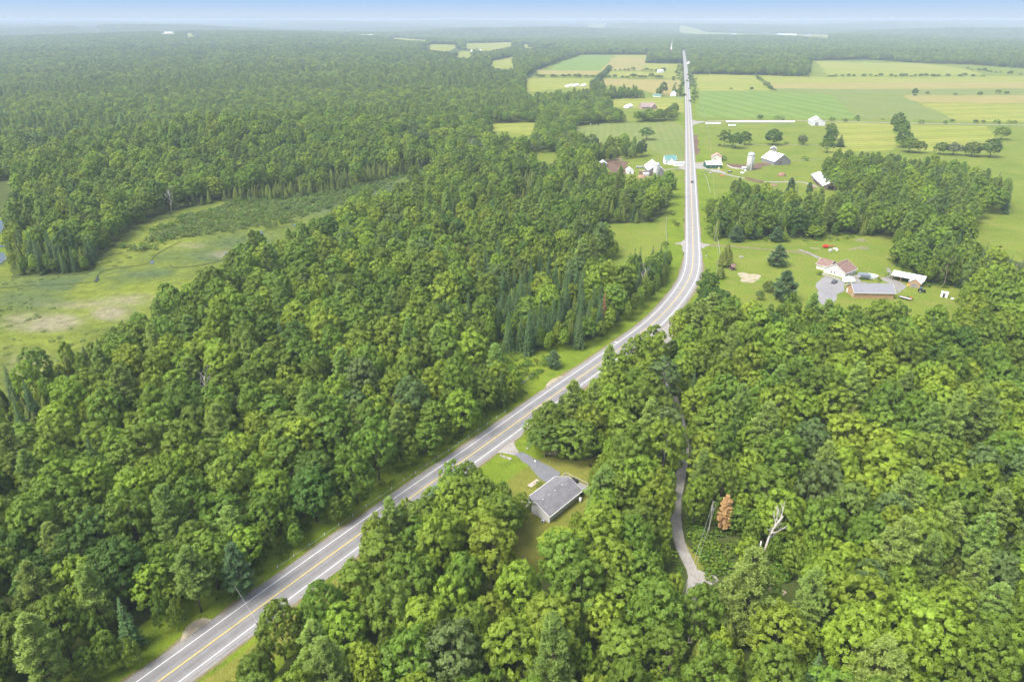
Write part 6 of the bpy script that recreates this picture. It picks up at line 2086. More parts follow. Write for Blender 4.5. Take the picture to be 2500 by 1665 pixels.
s7 = lambda x, y: (300 + x / 4.295, 1300 + y / 4.295)
pb = s7(1440, 1108); PH = hgt(pb, s7(1380, 938))
p0 = G(*pb)
pl = pole(*p0, PH, "dark roadside pole with a white insulator at the low end of the highway", B['pole_dark'], arm=False)
MB().lathe(-.35, 0, [(.06, PH - 1.9), (.2, PH - 1.95), (.22, PH - 2.6), (.14, PH - 2.65)], 10).build("transformer", B['plastic_white'], pl)
far_l = V(440, 1180, 10)
wire([(p0[0], p0[1], PH + .1), (far_l[0], far_l[1], 11)], "thin wire crossing the highway from the roadside pole", .5)
ltop = CL(530, 235, 10.5)
P1 = pole(*ltop, 10.5, "pale pole with transformer and crossarm beside the orange dead conifer", transformer=True, yaw=R(60))
P0 = G(1650, 1500, 10); P0 = pole(*P0, 10.5, "pole half hidden in trees below the gravel turning place", yaw=R(70))
g3 = G(1620.5, 922.7, 10.5); P2 = pole(*g3, 10.5, "pole standing in the dark line gap through the wood", yaw=R(20), arm=False)
g4 = G(1619.6, 817.3, 9.5); P3 = pole(*g4, 9.5, "pole at the highway end of the line gap by the side drive", yaw=R(20), arm=False)
c16 = lambda x, y: (1620 + x / 7.84, 400 + y / 7.84)
cm_ = lambda x, y: (1640 + x / 7.128, 560 + y / 7.128)
LP = [(cm_(772, 812), cm_(815, 580), "leaning pale pole on the verge just above the big lone tree"), (c16(965, 1562), c16(1008, 1245), "pale pole beside the field track entrance"), (c16(972, 1200), c16(1022, 872), "pale pole beside the dark wood above the field track"), (c16(945, 1000), c16(990, 700), "pale pole higher up the verge beside the wood's tip")]
tops = [(P0.location[0], P0.location[1], 10.2), (P1.location[0], P1.location[1], 10.2)]
wire([tops[0], tops[1]], "first wire strung along the lane to the transformer pole", .5)
wire([(tops[0][0] + .8, tops[0][1], 9.9), (tops[1][0] + .8, tops[1][1], 9.9)], "second wire strung along the lane to the transformer pole", .55)
prev = (P1.location[0], P1.location[1], 10.3)
chain = [prev, (P2.location[0], P2.location[1], 10.6), (P3.location[0], P3.location[1], 9.6)]
for (b_, t_, lab) in LP:
    x, y = G(*b_)
    H_ = min(12.0, max(8.0, hgt(b_, t_)))
    pole(x, y, H_, lab, yaw=R(5), arm=False)
    chain.append((x, y, H_ + .1))
for i in range(6):
    q = offset_line(ROAD, -19.5)[np.argmin(np.abs(ROAD[:, 1] - (640 + i * 95)))]
    if i in (0,):
        continue
    pole(q[0], q[1], 9.5, f"{['', 'first', 'second', 'third', 'fourth', 'fifth'][i]} distant pole along the crop-side verge, counted from the farm", arm=False, r=.14)
    chain.append((q[0], q[1], 9.6))
wire(chain, "long wire running from pole to pole beside the highway", .7)

# cable fence along the wood
fence = thing('cable_fence', "low post and cable fence along the wooded highway verge", 'fence', 0, 0, z=0)
off = offset_line(ROAD, HALF + 3.3)
pxy = np.array([proj(p[0], p[1], 0)[:2] for p in off])
m_ = (pxy[:, 0] > 655) & (pxy[:, 0] < 1246) & (pxy[:, 1] > 900) & (pxy[:, 1] < 1460)
FL = smooth_line(off[m_], 4.3, 1)
pm = MB().box(0, 0, .45, .17, .17, 1.0).mesh("fence_post", paint("grey_fence_post", (0.50, 0.48, 0.44), var=.15))
cmesh = MB().box(0, 0, .92, .18, .18, .10).mesh("post_cap", B['trim'])
for q in FL:
    o = link('fence_post', pm, fence); o.location = (q[0], q[1], 0); o.rotation_euler = (random.uniform(-.05, .05), random.uniform(-.05, .05), random.uniform(0, .4))
    c_ = link('post_cap', cmesh, o); c_.location = (0, 0, .003)
for zz in (.45, .68):
    mb = MB(); mb.path([(q[0], q[1], zz) for q in FL], .025, .025, 4); mb.build("cable", B['wood_rail'], fence)


def rail_fence(label, pts, step=3.0, h=1.2):
    L_ = smooth_line(pts, step, 1)
    f = thing('rail_fence', label, 'fence', *L_[0], z=0, group='old rail fences')
    o0 = L_[0]
    pm_ = MB().box(0, 0, h / 2, .13, .13, h).mesh("fence_post", B['wood_rail'])
    for q in L_:
        o = link('fence_post', pm_, f); o.location = (q[0] - o0[0], q[1] - o0[1], 0); o.rotation_euler = (random.uniform(-.07, .07), random.uniform(-.07, .07), 0)
    for k in range(len(L_) - 1):
        a, b = L_[k] - o0, L_[k + 1] - o0
        for zz in (.5, .95):
            MB().tube((a[0], a[1], zz + random.uniform(-.08, .08)), (b[0], b[1], zz + random.uniform(-.08, .08)), .06, .05, 5).build("rail", B['wood_rail'], f)


for lab, pts in (
    ("silvery rail fence across the verge from the pale pole to the brown shelter", [G(*cm_(*p)) for p in ((785, 160), (815, 270), (838, 450))]),
    ("silvery rail fence beside the small cedars above the lone tree", [G(*cm_(*p)) for p in ((858, 610), (846, 720), (836, 810))]),
    ("silvery rail fence running down from the farm track by the verge", [G(*c16(*p)) for p in ((790, 215), (830, 310), (860, 430), (895, 580))]),
    ("rail fence along the clearing across the highway from the poles", [G(*c16(*p)) for p in ((62, 1050), (45, 1250), (55, 1420), (62, 1568))]),
    ("old rail fence in the grassy gap below the spruces", [crop(1250, 850, 1.884)(*p) for p in ((15, 185), (60, 160), (95, 132))]),
    ("rail fence bounding the pasture behind the plank hut", [CR(*p) for p in ((400, 95), (900, 92), (1400, 95), (1900, 95))]),
    ("rail fence between the weathered barn and the tree corner", [CR(*p) for p in ((1490, 318), (1700, 315), (1950, 305))]),
    ("rail fence around the mud yard of the farm beside the highway", [CF(*p) for p in ((360, 310), (560, 303), (800, 330))]),
):
    rail_fence(lab, pts, 4.0 if 'pasture' in lab else 3.0)
# road sign by the verge
x, y = G(*cm_(590, 522))
sg = thing('road_sign', "small white sign on a short post at the outer verge of the bend", 'road sign', x, y, R(15))
MB().tube((0, 0, -.2), (0, 0, 1.9), .035, n=6).build("post", B['galv'], sg); MB().box(0, -.05, 2.0, .75, .03, .75).build("panel", B['plastic_white'], sg)
for p_, lab in (((1300 + 1140 / 5.6, 720 + 625 / 5.6), "green distance marker on the inner verge before the bend"), ((1300 + 1568 / 5.6, 720 + 295 / 5.6), "green marker post on the inner verge at the start of the bend")):
    x, y = G(*p_)
    sg = thing('road_sign', lab, 'road sign', x, y, R(-35))
    MB().tube((0, 0, -.2), (0, 0, 1.5), .035, n=6).build("post", B['galv'], sg); MB().box(0, -.05, 1.6, .45, .03, .6).build("panel", paint("sign_green", (.05, .16, .09)), sg)
# culvert end by the highway
x, y = G(1300 + 1140 / 5.6, 720 + 650 / 5.6)
cv = thing('culvert', "dark culvert mouth in the gravel edge before the bend", 'culvert', x, y, R(-35), z=0)
MB().tube((-.5, 0, -.1), (.9, 0, -.1), .42, n=12).build("pipe", B['galv'], cv); MB().tube((-.52, 0, -.1), (-.5, 0, -.1), .36, n=12).build("mouth", B['dark'], cv)
# cars
x, y = G(1689.5, 446.5)
car('parked_car', "dark grey car driving up the highway beside the farms", x, y, R(79), B['car_dark'])
bpy.data.objects['parked_car'].name = 'car'
# ------------------------------------------------------------------ the homestead
K = lambda x, y: (1960 + x / 5.8875, 600 + y / 5.8875)
bx_, by_ = centre((170.4, 330.2), 130, 11.4, 39, 11.5)
bh = thing('house', "beige house with a red-brown roof beside the gravel yard", 'house', bx_, by_, R(39))
gable(bh, 11.5, 11.4, 2.8, 6.2, B['siding_beige'], B['shingle_brown'], ov=.4, trim=B['trim'])
wing = gable(bh, 6.5, 8.0, 2.7, 5.2, B['siding_beige'], B['shingle_brown'], ov=.4, trim=B['trim'], cx=1.2, cy=8.2, rz=R(90), roof_name='wing_roof', wall_name='wing_wall')
for q in (-1.0, 1.6, 4.4):
    MB().box(q, -.7, 6.05, .35, .4, .35).build("roof_vent", B['black'], bh)
opening(bh, 'window', 'G-', -.1, 1.0, .7, 1.2, 11.5, 11.4); opening(bh, 'window', 'G-', 1.6, 1.0, .7, 1.2, 11.5, 11.4)
opening(bh, 'door', 'G-', 3.2, .1, .95, 2.1, 11.5, 11.4)
for u in (-3.5, -.5, 2.8):
    opening(bh, 'window', 'S-', u, 1.0, .9, 1.1, 11.5, 11.4)
gx, gy = 171.8, 306.6
gr = thing('garage', "long plank-walled garage with a slate metal roof behind the treetops", 'garage', gx, gy, R(-2.5))
gable(gr, 18.6, 9.6, 3.2, 6.0, B['wood_fresh'], B['metal_slate'], ov=.45, trim=B['trim'])
for u in (-4.8, -.8, 3.4):
    MB().box(u, .4, 5.95, .4, .5, .4).build("roof_vent", B['black'], gr)
opening(gr, 'garage_door', 'G-', 0.4, .1, 3.2, 2.7, 18.6, 9.6, pane=B['wood_fresh'])
opening(gr, 'window', 'G-', -3.0, 1.2, .7, .7, 18.6, 9.6)
opening(gr, 'door', 'G-', 3.2, .1, .95, 2.1, 18.6, 9.6)
# carport barn: open shed with a cross gable of new boards
cpx, cpy = 200.5, 325.6
cp = thing('carport', "long open carport with a white metal roof and a plank gable shed", 'carport', cpx, cpy, R(-40))
gable(cp, 14.2, 7.0, 2.9, 4.3, None, B['metal_white'], ov=.35, trim=None)
MB().box(0, 3.4, 1.45, 14.2, .14, 2.9).build("back_wall", B['wood_fresh'], cp)
MB().box(7.03, 0, 1.45, .14, 6.6, 2.9).build("end_wall", B['wood_fresh'], cp)
for u in (-7.0, -2.9):
    MB().box(u, -3.4, 1.45, .2, .2, 2.9).build("post", B['wood_fresh'], cp)
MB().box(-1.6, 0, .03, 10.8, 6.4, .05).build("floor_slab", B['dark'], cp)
gable(cp, 6.5, 5.2, 2.6, 4.4, B['wood_fresh'], B['metal_worn'], ov=.35, cx=4.2, cy=-4.6, rz=R(90), roof_name='shed_roof', wall_name='shed_wall')
dm = MB(); dm.box(4.2 - .75, -7.92, 1.1, 1.4, .08, 2.1); dm.box(4.2 + .75, -7.92, 1.1, 1.4, .08, 2.1); dm.build("shed_door", B['wood_grey'], cp)
MB().box(1.4, -7.3, .6, .8, .5, 1.0).build("yellow_bin", B['yellow'], cp)
# gazebo and pool
gzx, gzy = CK(890, 500)
gz = thing('gazebo', "slate-roofed gazebo on thin posts beside the pool", 'gazebo', gzx, gzy + 1.5, R(-18))
MB().prism([(-3.0, 2.5), (-1.6, 3.05), (1.6, 3.05), (3.0, 2.5), (3.0, 2.4), (-3.0, 2.4)], 'y', -1.9, 1.9).build("roof", paint("gazebo_slate", (.15, .17, .20), var=.06), gz)
pm = MB().box(0, 0, 1.2, .1, .1, 2.4).mesh("post", B['galv'])
for a in (-2.7, 2.7):
    for b in (-1.6, 1.6):
        o = link('post', pm, gz); o.location = (a, b, 0)
MB().box(0, 0, 2.36, 5.5, 3.3, .06).build("frame", B['galv'], gz)
plx, ply = CK(960, 470)
po = thing('swimming_pool', "oval above-ground pool with a white rim behind the gazebo", 'pool', plx, ply + 2.0, R(-12))
n = 28
ov_ = lambda a, s=1.0: (4.6 * s * math.cos(a), 2.9 * s * math.sin(a))
wl = MB(); rim_ = MB(); wt = MB()
o1 = [ov_(2 * math.pi * i / n) for i in range(n)]; o2 = [ov_(2 * math.pi * i / n, 1.05) for i in range(n)]; o3 = [ov_(2 * math.pi * i / n, .93) for i in range(n)]
wl.prism(o1, 'z', 0, 1.1).build("wall", B['trim'], po)
vs = [(p[0], p[1], 1.16) for p in o2] + [(p[0], p[1], 1.16) for p in o3] + [(p[0], p[1], 1.105) for p in o2] + [(p[0], p[1], 1.105) for p in o3]
fs = []
for i in range(n):
    j = (i + 1) % n
    fs += [(i, j, n + j, n + i), (2 * n + i, i, n * 0 + i, 2 * n + i)[:0] or (2 * n + j, j, i, 2 * n + i), (n + i, n + j, 3 * n + j, 3 * n + i)]
rim_.add(vs, fs).build("rim", B['plastic_white'], po)
wt.prism(o3, 'z', 1.11, 1.125).build("water", B['water'], po)
# tarped vehicle between house and garage
tx, ty = CK(668, 535)
tv = thing('camper', "white covered camper parked between the beige house and the garage", 'camper', tx, ty + .8, R(8))
MB().prism([(-2.9, .5), (-2.95, 1.6), (-2.3, 2.5), (0, 2.95), (1.9, 2.7), (2.8, 1.7), (2.9, .5)], 'y', -1.15, 1.15).build("cover", B['plastic_white'], tv)
for s_ in (-1, 1):
    MB().tube((-.6, s_ * 1.0, .35), (-.6, s_ * 1.18, .35), .35, n=10).build("wheel", B['tyre'], tv)
MB().box(2.55, .62, 1.3, .5, .6, .5).build("window", B['glass'], tv)
cx0, cy0 = CK(452, 535)
car('car', "dark car parked on the grey gravel yard beside the beige house", cx0, cy0, R(48), B['car_dark'])
# machines and oddments round the yard
x, y = CK(1700, 670)
tr = thing('tractor', "dark tractor parked beside the plank shed", 'tractor', x, y, R(-20))
MB().box(.9, 0, 1.05, 1.7, .7, .7).build("bonnet", B['black'], tr)
cab = MB().prism([(-1.2, .7), (-1.1, 2.3), (.1, 2.3), (.25, .7)], 'y', -.65, .65).build("cab", B['glass'], tr)
MB().box(-.5, 0, 2.36, 1.4, 1.4, .1).build("roof", paint("tractor_teal", (.08, .17, .17)), cab)
for s_ in (-1, 1):
    w_ = MB().tube((-.7, s_ * .55, .75), (-.7, s_ * .98, .75), .75, n=14).build("wheel", B['tyre'], tr)
    MB().tube((-.7, s_ * .98, .75), (-.7, s_ * 1.0, .75), .35, n=10).build("rim", B['galv'], w_)
    MB().tube((1.4, s_ * .5, .45), (1.4, s_ * .78, .45), .45, n=12).build("wheel", B['tyre'], tr)
x, y = CK(1468, 768)
tl = thing('flatbed_trailer', "black-framed flatbed trailer with a pale deck near the garage end", 'trailer', x, y, R(-47))
MB().box(0, 0, .62, 5.2, 2.1, .1).build("deck", paint("pale_deck", (.50, .46, .42), var=.12), tl)
rf = MB(); rf.box(0, 1.1, .72, 5.3, .1, .3); rf.box(0, -1.1, .72, 5.3, .1, .3); rf.box(-2.65, 0, .72, .1, 2.2, .3); rf.box(3.4, 0, .5, 1.5, .12, .12); rf.build("frame", B['black'], tl)
for s_ in (-1, 1):
    MB().tube((-.5, s_ * 1.16, .35), (-.5, s_ * 1.36, .35), .35, n=10).build("wheel", B['tyre'], tl)
x, y = CK(1540, 765)
mw = thing('ride_on_mower', "red and black ride-on mower beside the flatbed trailer", 'mower', x, y, R(-30))
MB().prism([(-.2, .4), (-.1, .85), (.9, .8), (1.0, .4)], 'y', -.38, .38).build("hood", B['red'], mw); MB().box(-.6, 0, .55, .7, .8, .3).build("rear_body", B['black'], mw)
MB().prism([(-.85, .7), (-.95, 1.25), (-.85, 1.25), (-.35, .78)], 'y', -.3, .3).build("seat", B['black'], mw); MB().box(.05, 0, .25, 1.1, 1.2, .2).build("deck", B['red'], mw)
for a, rr_ in ((-.6, .36), (.75, .27)):
    for s_ in (-1, 1):
        MB().tube((a, s_ * .42, rr_), (a, s_ * .66, rr_), rr_, n=10).build("wheel", B['tyre'], mw)
x, y = CK(2025, 735)
ws = thing('hut', "little white hut with a dark doorway in the grass below the cedars", 'hut', x, y, R(-28))
gable(ws, 2.8, 2.4, 2.2, 2.75, B['wall_white'], B['metal_worn'], ov=.15, t=.08)
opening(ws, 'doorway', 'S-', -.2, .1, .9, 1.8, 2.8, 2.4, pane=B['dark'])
x, y = CK(2150, 770)
o = MB().lump(0, 0, .3, .9, .5, .45, .2, seed=5).build("wrapped_bale", B['plastic_white'], None, True); o.location = (x, y, 0); tag(o, "small white wrapped bundle in the grass past the little white hut", 'bundle')
# row of things at the track: implement, box, white wrapped roll, boards, brush
x, y = CK(325, 32)
im = thing('farm_implement', "red farm implement parked in the grass above the beige house", 'implement', x, y, R(-12))
MB().prism([(-1.5, .5), (-1.3, 1.6), (1.2, 1.75), (1.6, .6)], 'y', -.9, .9).build("hopper", B['red'], im)
MB().box(2.4, 0, .5, 2.0, .15, .15).build("drawbar", B['black'], im)
for s_ in (-1, 1):
    MB().tube((0, s_ * 1.0, .45), (0, s_ * 1.2, .45), .45, n=10).build("wheel", B['tyre'], im)
x, y = CK(415, 15)
im = thing('farm_implement', "low orange-red implement beside the red one in the grass", 'implement', x, y, R(10))
MB().box(0, 0, .5, 2.6, .9, .35).build("frame", B['rust'], im)
for q in (-.9, 0, .9):
    MB().tube((q, -.5, .35), (q, .5, .35), .35, n=10).build("disc", B['rust'], im)
x, y = CK(395, 85)
cb = thing('crate', "grey crate in the grass below the red implement", 'crate', x, y, R(15))
MB().box(0, 0, .6, 1.6, 1.2, 1.15).build("box_body", B['galv'], cb); MB().box(0, 0, 1.22, 1.7, 1.3, .08).build("lid", B['metal_worn'], cb)
x, y = CK(480, 70)
o = MB().path([(-.5, -1.6, .5), (.1, -.8, .62), (.2, .2, .7), (-.2, 1.2, .62), (-1.0, 1.7, .5)], .62, .5, 9).build("plastic_wrap_roll", B['plastic_white'], None, True)
o.location = (x, y, 0); tag(o, "long curved roll of white plastic wrap beside the grey crate", 'plastic roll')
x, y = CK(180, 42)
bd_ = thing('board_stack', "low stack of pale boards in the grass beside the field track", 'boards', x, y, R(-8))
for i in range(6):
    o = MB().box(0, 0, .06, 6.0 - .5 * (i % 3), .22, .05).build("board", B['log'], bd_); o.location = (random.uniform(-.4, .4), (i % 3 - 1) * .32, .08 * (i // 3)); o.rotation_euler = (0, 0, random.uniform(-.06, .06))
x, y = CK(870, 45)


def brush_heap(label, x, y, rx, ry, h, seed, mat=None, nst=60):
    rr = random.Random(seed)
    mb = MB()
    for i in range(nst):
        a = rr.uniform(0, 6.28); q = rr.random() ** .5
        px, py = rx * q * math.cos(a), ry * q * math.sin(a); z = h * (1 - q * q) * rr.random() + .05
        b = rr.uniform(0, 6.28); L_ = rr.uniform(.6, 1.5)
        mb.tube((px - L_ * math.cos(b), py - L_ * math.sin(b), max(.03, z - .1)), (px + L_ * math.cos(b), py + L_ * math.sin(b), z + .25), .05, .02, 4, False)
    o = mb.build("brush_pile", mat or B['brush'])
    o.location = (x, y, float(T(x, y)))
    return tag(o, label, 'brush pile')


brush_heap("grey heap of cut brush on the grass beside the long poles", x, y, 2.8, 2.0, 1.2, 3)
for i, (p, q) in enumerate((((650, 62), (840, 40)), ((690, 52), (860, 20)), ((740, 58), (820, 30)))):
    a, b = CK(*p), CK(*q)
    o = MB().path([(a[0], a[1], .15), ((a[0] + b[0]) / 2, (a[1] + b[1]) / 2, .22), (b[0], b[1], .3)], .14, .06, 6).build("felled_pole", B['log'])
    tag(o, ["longest felled pole lying beside the brush heap", "second felled pole reaching into the brush heap", "shortest felled pole lying before the brush heap"][i], 'pole')
x, y = C3(1604, 448)
brush_heap("round brown brush heap in the long grass at the wood's edge", x, y, 3.0, 2.2, 1.4, 8)
# lawn things
x, y = CM(1046, 710)
wl_ = thing('shelter', "small brown wooden roofed shelter under the big cedar", 'shelter', x, y, R(20))
gable(wl_, 2.2, 2.2, 2.3, 3.3, None, B['shingle_brown'], ov=.35, t=.1)
MB().box(0, .85, 1.15, 2.0, .12, 2.3).build("back_wall", B['wood_brown'], wl_)
for a in (-.95, .95):
    MB().box(a, -.85, 1.15, .15, .15, 2.3).build("post", B['wood_brown'], wl_); MB().box(a, 0, .6, .1, 1.6, 1.1).build("side_wall", B['wood_brown'], wl_)
x, y = CM(1212, 490)
fp = thing('fire_pit', "small grey stone fire pit alone on the lawn", 'fire pit', x, y)
for i in range(9):
    a = 2 * math.pi * i / 9
    o = MB().lump(0, 0, .3, .42, .36, .36, .2, seed=i).build("stone", B['stone'], fp); o.location = (math.cos(a) * .9, math.sin(a) * .9, 0); o.rotation_euler = (0, 0, a)
MB().lump(0, 0, .15, .8, .8, .3, .2, seed=3).build("ash_heap", B['dark'], fp)
for i, p in enumerate(((2480 / 1, 1590),)):
    x, y = G(2488, 1590)
    rv = thing('van', "white vehicle half hidden under trees at the lower corner", 'van', x + 2, y - 1, R(70))
    MB().prism([(-2.6, .4), (-2.6, 2.2), (1.4, 2.25), (2.1, 1.3), (2.6, 1.15), (2.65, .4)], 'y', -1, 1).build("body", B['plastic_white'], rv)
    MB().box(1.75, 0, 1.72, .5, 1.7, .6).build("windscreen", B['glass'], rv)
    for a in (-1.6, 1.6):
        for s_ in (-1, 1):
            MB().tube((a, s_ * .85, .36), (a, s_ * 1.02, .36), .36, n=10).build("wheel", B['tyre'], rv)
# ------------------------------------------------------------------ farms
def silo(label, x, y, r, h, dome=None):
    s = thing('silo', label, 'silo', x, y)
    MB().lathe(0, 0, [(r, 0), (r, h)], 22).build("shaft", B['concrete'], s, True)
    rings = 9
    for i in range(rings):
        z = h * (i + .5) / rings
        MB().lathe(0, 0, [(r + .01, z - .05), (r + .06, z - .05), (r + .06, z + .05), (r + .01, z + .05)], 22).build("hoop", B['galv'], s)
    MB().lathe(0, 0, [(r + .12, h), (r + .05, h + r * .35), (r * .75, h + r * .68), (r * .4, h + r * .88), (.2, h + r * .95)], 20).build("dome", dome or B['galv'], s, True)
    MB().box(0, -r - .3, h * .5, .8, .5, h).build("chute", B['concrete'], s)
    return s


# farm on the near side
bn = thing('barn', "big grey barn with a white roof behind the silo, beside the highway", 'barn', 122, 594, R(90))
gable(bn, 21, 12.6, 4.9, 9.8, B['wood_grey'], B['metal_white'], ov=.5, trim=B['trim'])
MB().lathe(-9.0, 0, [(.4, 9.8), (.45, 10.5), (.1, 11.2)], 8).build("cupola", B['galv'], bn)
opening(bn, 'barn_door', 'G-', 3.8, .1, 2.6, 3.2, 21, 12.6, pane=B['wood_brown'])
opening(bn, 'window', 'G-', 0, 6.5, .8, 1.0, 21, 12.6, frame=B['wood_grey'], pane=B['dark'])
MB().box(-10.7, 8.5, 1.1, 3.4, 4.6, 2.2).build("lean_to", B['concrete'], bn); MB().box(-10.7, 8.5, 2.27, 3.8, 5.0, .12).build("lean_to_roof", B['metal_white'], bn)
silo("pale concrete silo in front of the grey barn beside the highway", 120.2, 574.5, 2.5, 10.6)
for (x, y, w_, l_, lab, wm) in ((82.5, 627, 6.0, 10, "small grey shed with a white roof at the far side of the mud yard", B['wood_grey']), (101.5, 595, 5.6, 8, "small pale shed with a white roof between mud yard and barn", B['wall_white'])):
    s = thing('shed', lab, 'shed', x, y, R(90))
    gable(s, l_, w_, 2.6, 4.6, wm, B['metal_white'], ov=.35)
    opening(s, 'shed_door', 'G-', 0, .1, 1.6, 2.0, l_, w_, pane=B['wood_grey'])
fh = thing('house', "white farmhouse with a green metal roof across from the dark green shed", 'house', 145, 638, R(3))
gable(fh, 10.5, 8, 4.2, 7.4, B['wall_white'], B['metal_green'], ov=.3, trim=B['trim'])
gable(fh, 5, 4.6, 4.0, 6.4, B['wall_white'], B['metal_green'], ov=.2, cx=-.6, cy=-4.2, rz=R(90), roof_name='dormer_roof', wall_name='dormer_wall')
for u in (-3.8, 3.6):
    opening(fh, 'window', 'S-', u, 1.0, 1.0, 1.4, 10.5, 8)
opening(fh, 'door', 'S-', -2.6, .1, 1.0, 2.1, 10.5, 8)
MB().box(-3.4, 1.2, 7.3, .7, .7, 1.6).build("chimney", B['stone'], fh)
MB().box(5.4, -10, 1.35, 8.5, 6.5, 2.7).build("garage_wall", B['wall_white'], fh); MB().box(5.4, -10, 2.78, 9.1, 7.1, .14).build("garage_roof", B['metal_white'], fh)
x, y = CF(1255, 740)
o = MB().lump(0, 0, .5, 3.4, 2.6, 2.0, .25, 11, 6, seed=2).build("hay_heap", B['hay'], None, True); o.location = (x, y, 0); tag(o, "pinkish heap of old hay beside the barn's low annex", 'hay heap')
x, y = CF(700, 290)
o = MB().lump(0, 0, .3, 3.2, 1.6, 1.0, .25, seed=6).build("hay_heap", B['hay'], None, True); o.location = (x, y, 0); tag(o, "pale heap at the upper rim of the mud yard", 'hay heap')
x, y = CF(1190, 500)
fw = thing('feed_wagon', "dark feed wagon in the grass between pale shed and barn", 'wagon', x, y, R(2))
MB().prism([(-3, .6), (-3.2, 1.6), (3.2, 1.6), (3, .6)], 'y', -1.1, 1.1).build("box_body", B['galv'], fw)
for a in (-2, 2):
    for s_ in (-1, 1):
        MB().tube((a, s_ * 1.1, .45), (a, s_ * 1.3, .45), .45, n=9).build("wheel", B['tyre'], fw)
# farm on the far side
gs = thing('shed', "dark green shed with a white roof at the farm entrance", 'shed', 179.6, 620.5, R(3))
gable(gs, 13.4, 10, 3.3, 5.4, B['wall_green'], B['metal_white'], ov=.4, trim=B['trim'])
for u in (-3.2, .9, 4.4):
    opening(gs, 'window', 'S-', u, 1.2, 1.1, 1.0, 13.4, 10)
ph = thing('house', "small house with a faded pink roof behind the dark green shed", 'house', 193, 656, R(75))
gable(ph, 9.5, 9, 3.2, 6.0, B['siding_beige'], B['metal_pink'], ov=.4)
opening(ph, 'window', 'G-', 1.5, 1.2, 1.0, 1.1, 9.5, 9)
silo("tall ribbed silo with a silver dome among the far farm's mud yard", 209, 608, 3.0, 12.6)
x, y = CR(815, 445)
an = thing('shed', "low pale lean-to shed against the far farm's silo", 'shed', x + 1, y + 1, R(0))
MB().box(0, 0, 1.0, 6.5, 3.6, 2.0).build("wall", B['concrete'], an); MB().box(0, 0, 2.07, 6.9, 4.0, .12).build("roof", B['metal_white'], an)
wb = thing('barn', "weathered grey plank barn with a white roof beside the mud yard", 'barn', 243.5, 641, R(104))
gable(wb, 21, 16.5, 3.6, 9.4, B['wood_grey'], B['metal_white'], ov=.45, trim=B['trim'])
opening(wb, 'barn_door', 'G-', 2.0, .1, 3.2, 3.0, 21, 16.5, pane=B['wood_brown'])
ht = thing('hut', "small plank hut on stilts with a pale roof in the pasture", 'hut', 261, 698, R(70))
gable(ht, 6, 5.6, 3.6, 5.6, B['wood_grey'], B['metal_worn'], ov=.4, base=1.2)
for a in (-2.6, 2.6):
    for b in (-2.4, 2.4):
        MB().box(a, b, .6, .25, .25, 1.25).build("stilt", B['wood_grey'], ht)
opening(ht, 'window', 'G-', -1.2, 2.0, .8, .9, 6, 5.6, pane=B['dark']); opening(ht, 'window', 'G-', 1.2, 2.0, .8, .9, 6, 5.6, pane=B['dark'])
a_, b_ = np.array([247.3, 530.3]), np.array([255.6, 575])
dv = (b_ - a_) / np.linalg.norm(b_ - a_)
ya = math.atan2(dv[1], dv[0])
mid = a_ + dv * 22
lb = thing('barn', "long low barn with patched white roofs and an open dark end", 'barn', mid[0], mid[1], ya)
gable(lb, 13, 11, 3.2, 5.9, B['wood_brown'], B['metal_white'], ov=.5, cx=-15.5, roof_name='front_roof', wall_name='front_wall')
gable(lb, 17.9, 12.2, 3.0, 5.4, B['wood_brown'], B['metal_worn'], ov=.3, cx=0, roof_name='middle_roof', wall_name='middle_wall')
gable(lb, 12, 11, 3.2, 5.8, B['wood_grey'], B['metal_white'], ov=.4, cx=15, roof_name='rear_roof', wall_name='rear_wall')
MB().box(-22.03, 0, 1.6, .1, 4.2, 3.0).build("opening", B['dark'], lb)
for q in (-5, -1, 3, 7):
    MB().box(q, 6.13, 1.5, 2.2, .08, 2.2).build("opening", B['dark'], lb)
for i, (p, rx, ry, h, m_, lab) in enumerate((((1340, 530), 4.0, 3.0, 2.4, B['soil'], "rounded reddish soil heap on the grass before the weathered barn"), ((1210, 672), 4.6, 2.6, 1.4, B['soil'], "low spread of reddish soil behind the dark pines"), ((1780, 695), 2.4, 2.0, 1.0, B['soil'], "small reddish soil heap before the long low barn"))):
    x, y = CR(*p)
    o = MB().lump(0, 0, .1, rx, ry, h, .22, 12, 7, seed=20 + i).build("soil_heap", m_, None, True); o.location = (x, y, 0); tag(o, lab, 'soil heap')
for p, lab in (((768, 495), "white calf hutch on the grass nearest the silo"), ((790, 500), "second white calf hutch just past the first"), ((824, 468), "third white calf hutch close to the lean-to")):
    x, y = CR(*p)
    c_ = thing('calf_hutch', lab, 'hutch', x, y, 0, 'white calf hutches')
    MB().prism([(-.7, 0), (-.6, 1.1), (0, 1.4), (.6, 1.1), (.7, 0)], 'y', -1.0, 1.0).build("shell", B['plastic_white'], c_); MB().box(0, -1.01, .5, .7, .04, .9).build("opening", B['dark'], c_)
x, y = CR(600, 480)
mc = thing('farm_implement', "grey rusty implement by the end of the mud yard wall", 'implement', x, y, R(30))
MB().box(0, 0, .9, 3.2, 1.6, .5).build("frame", B['galv'], mc)
for a in (-1.1, 1.1):
    MB().tube((a, -1.0, .6), (a, 1.0, .6), .6, n=10).build("wheel", B['tyre'], mc)
MB().tube((0, 0, 1.1), (1.8, .4, 2.3), .12).build("boom", B['rust'], mc)
x, y = CR(485, 535)
bt = thing('farm_implement', "orange implement lying in the grass below the farm yard", 'implement', x, y, R(-20))
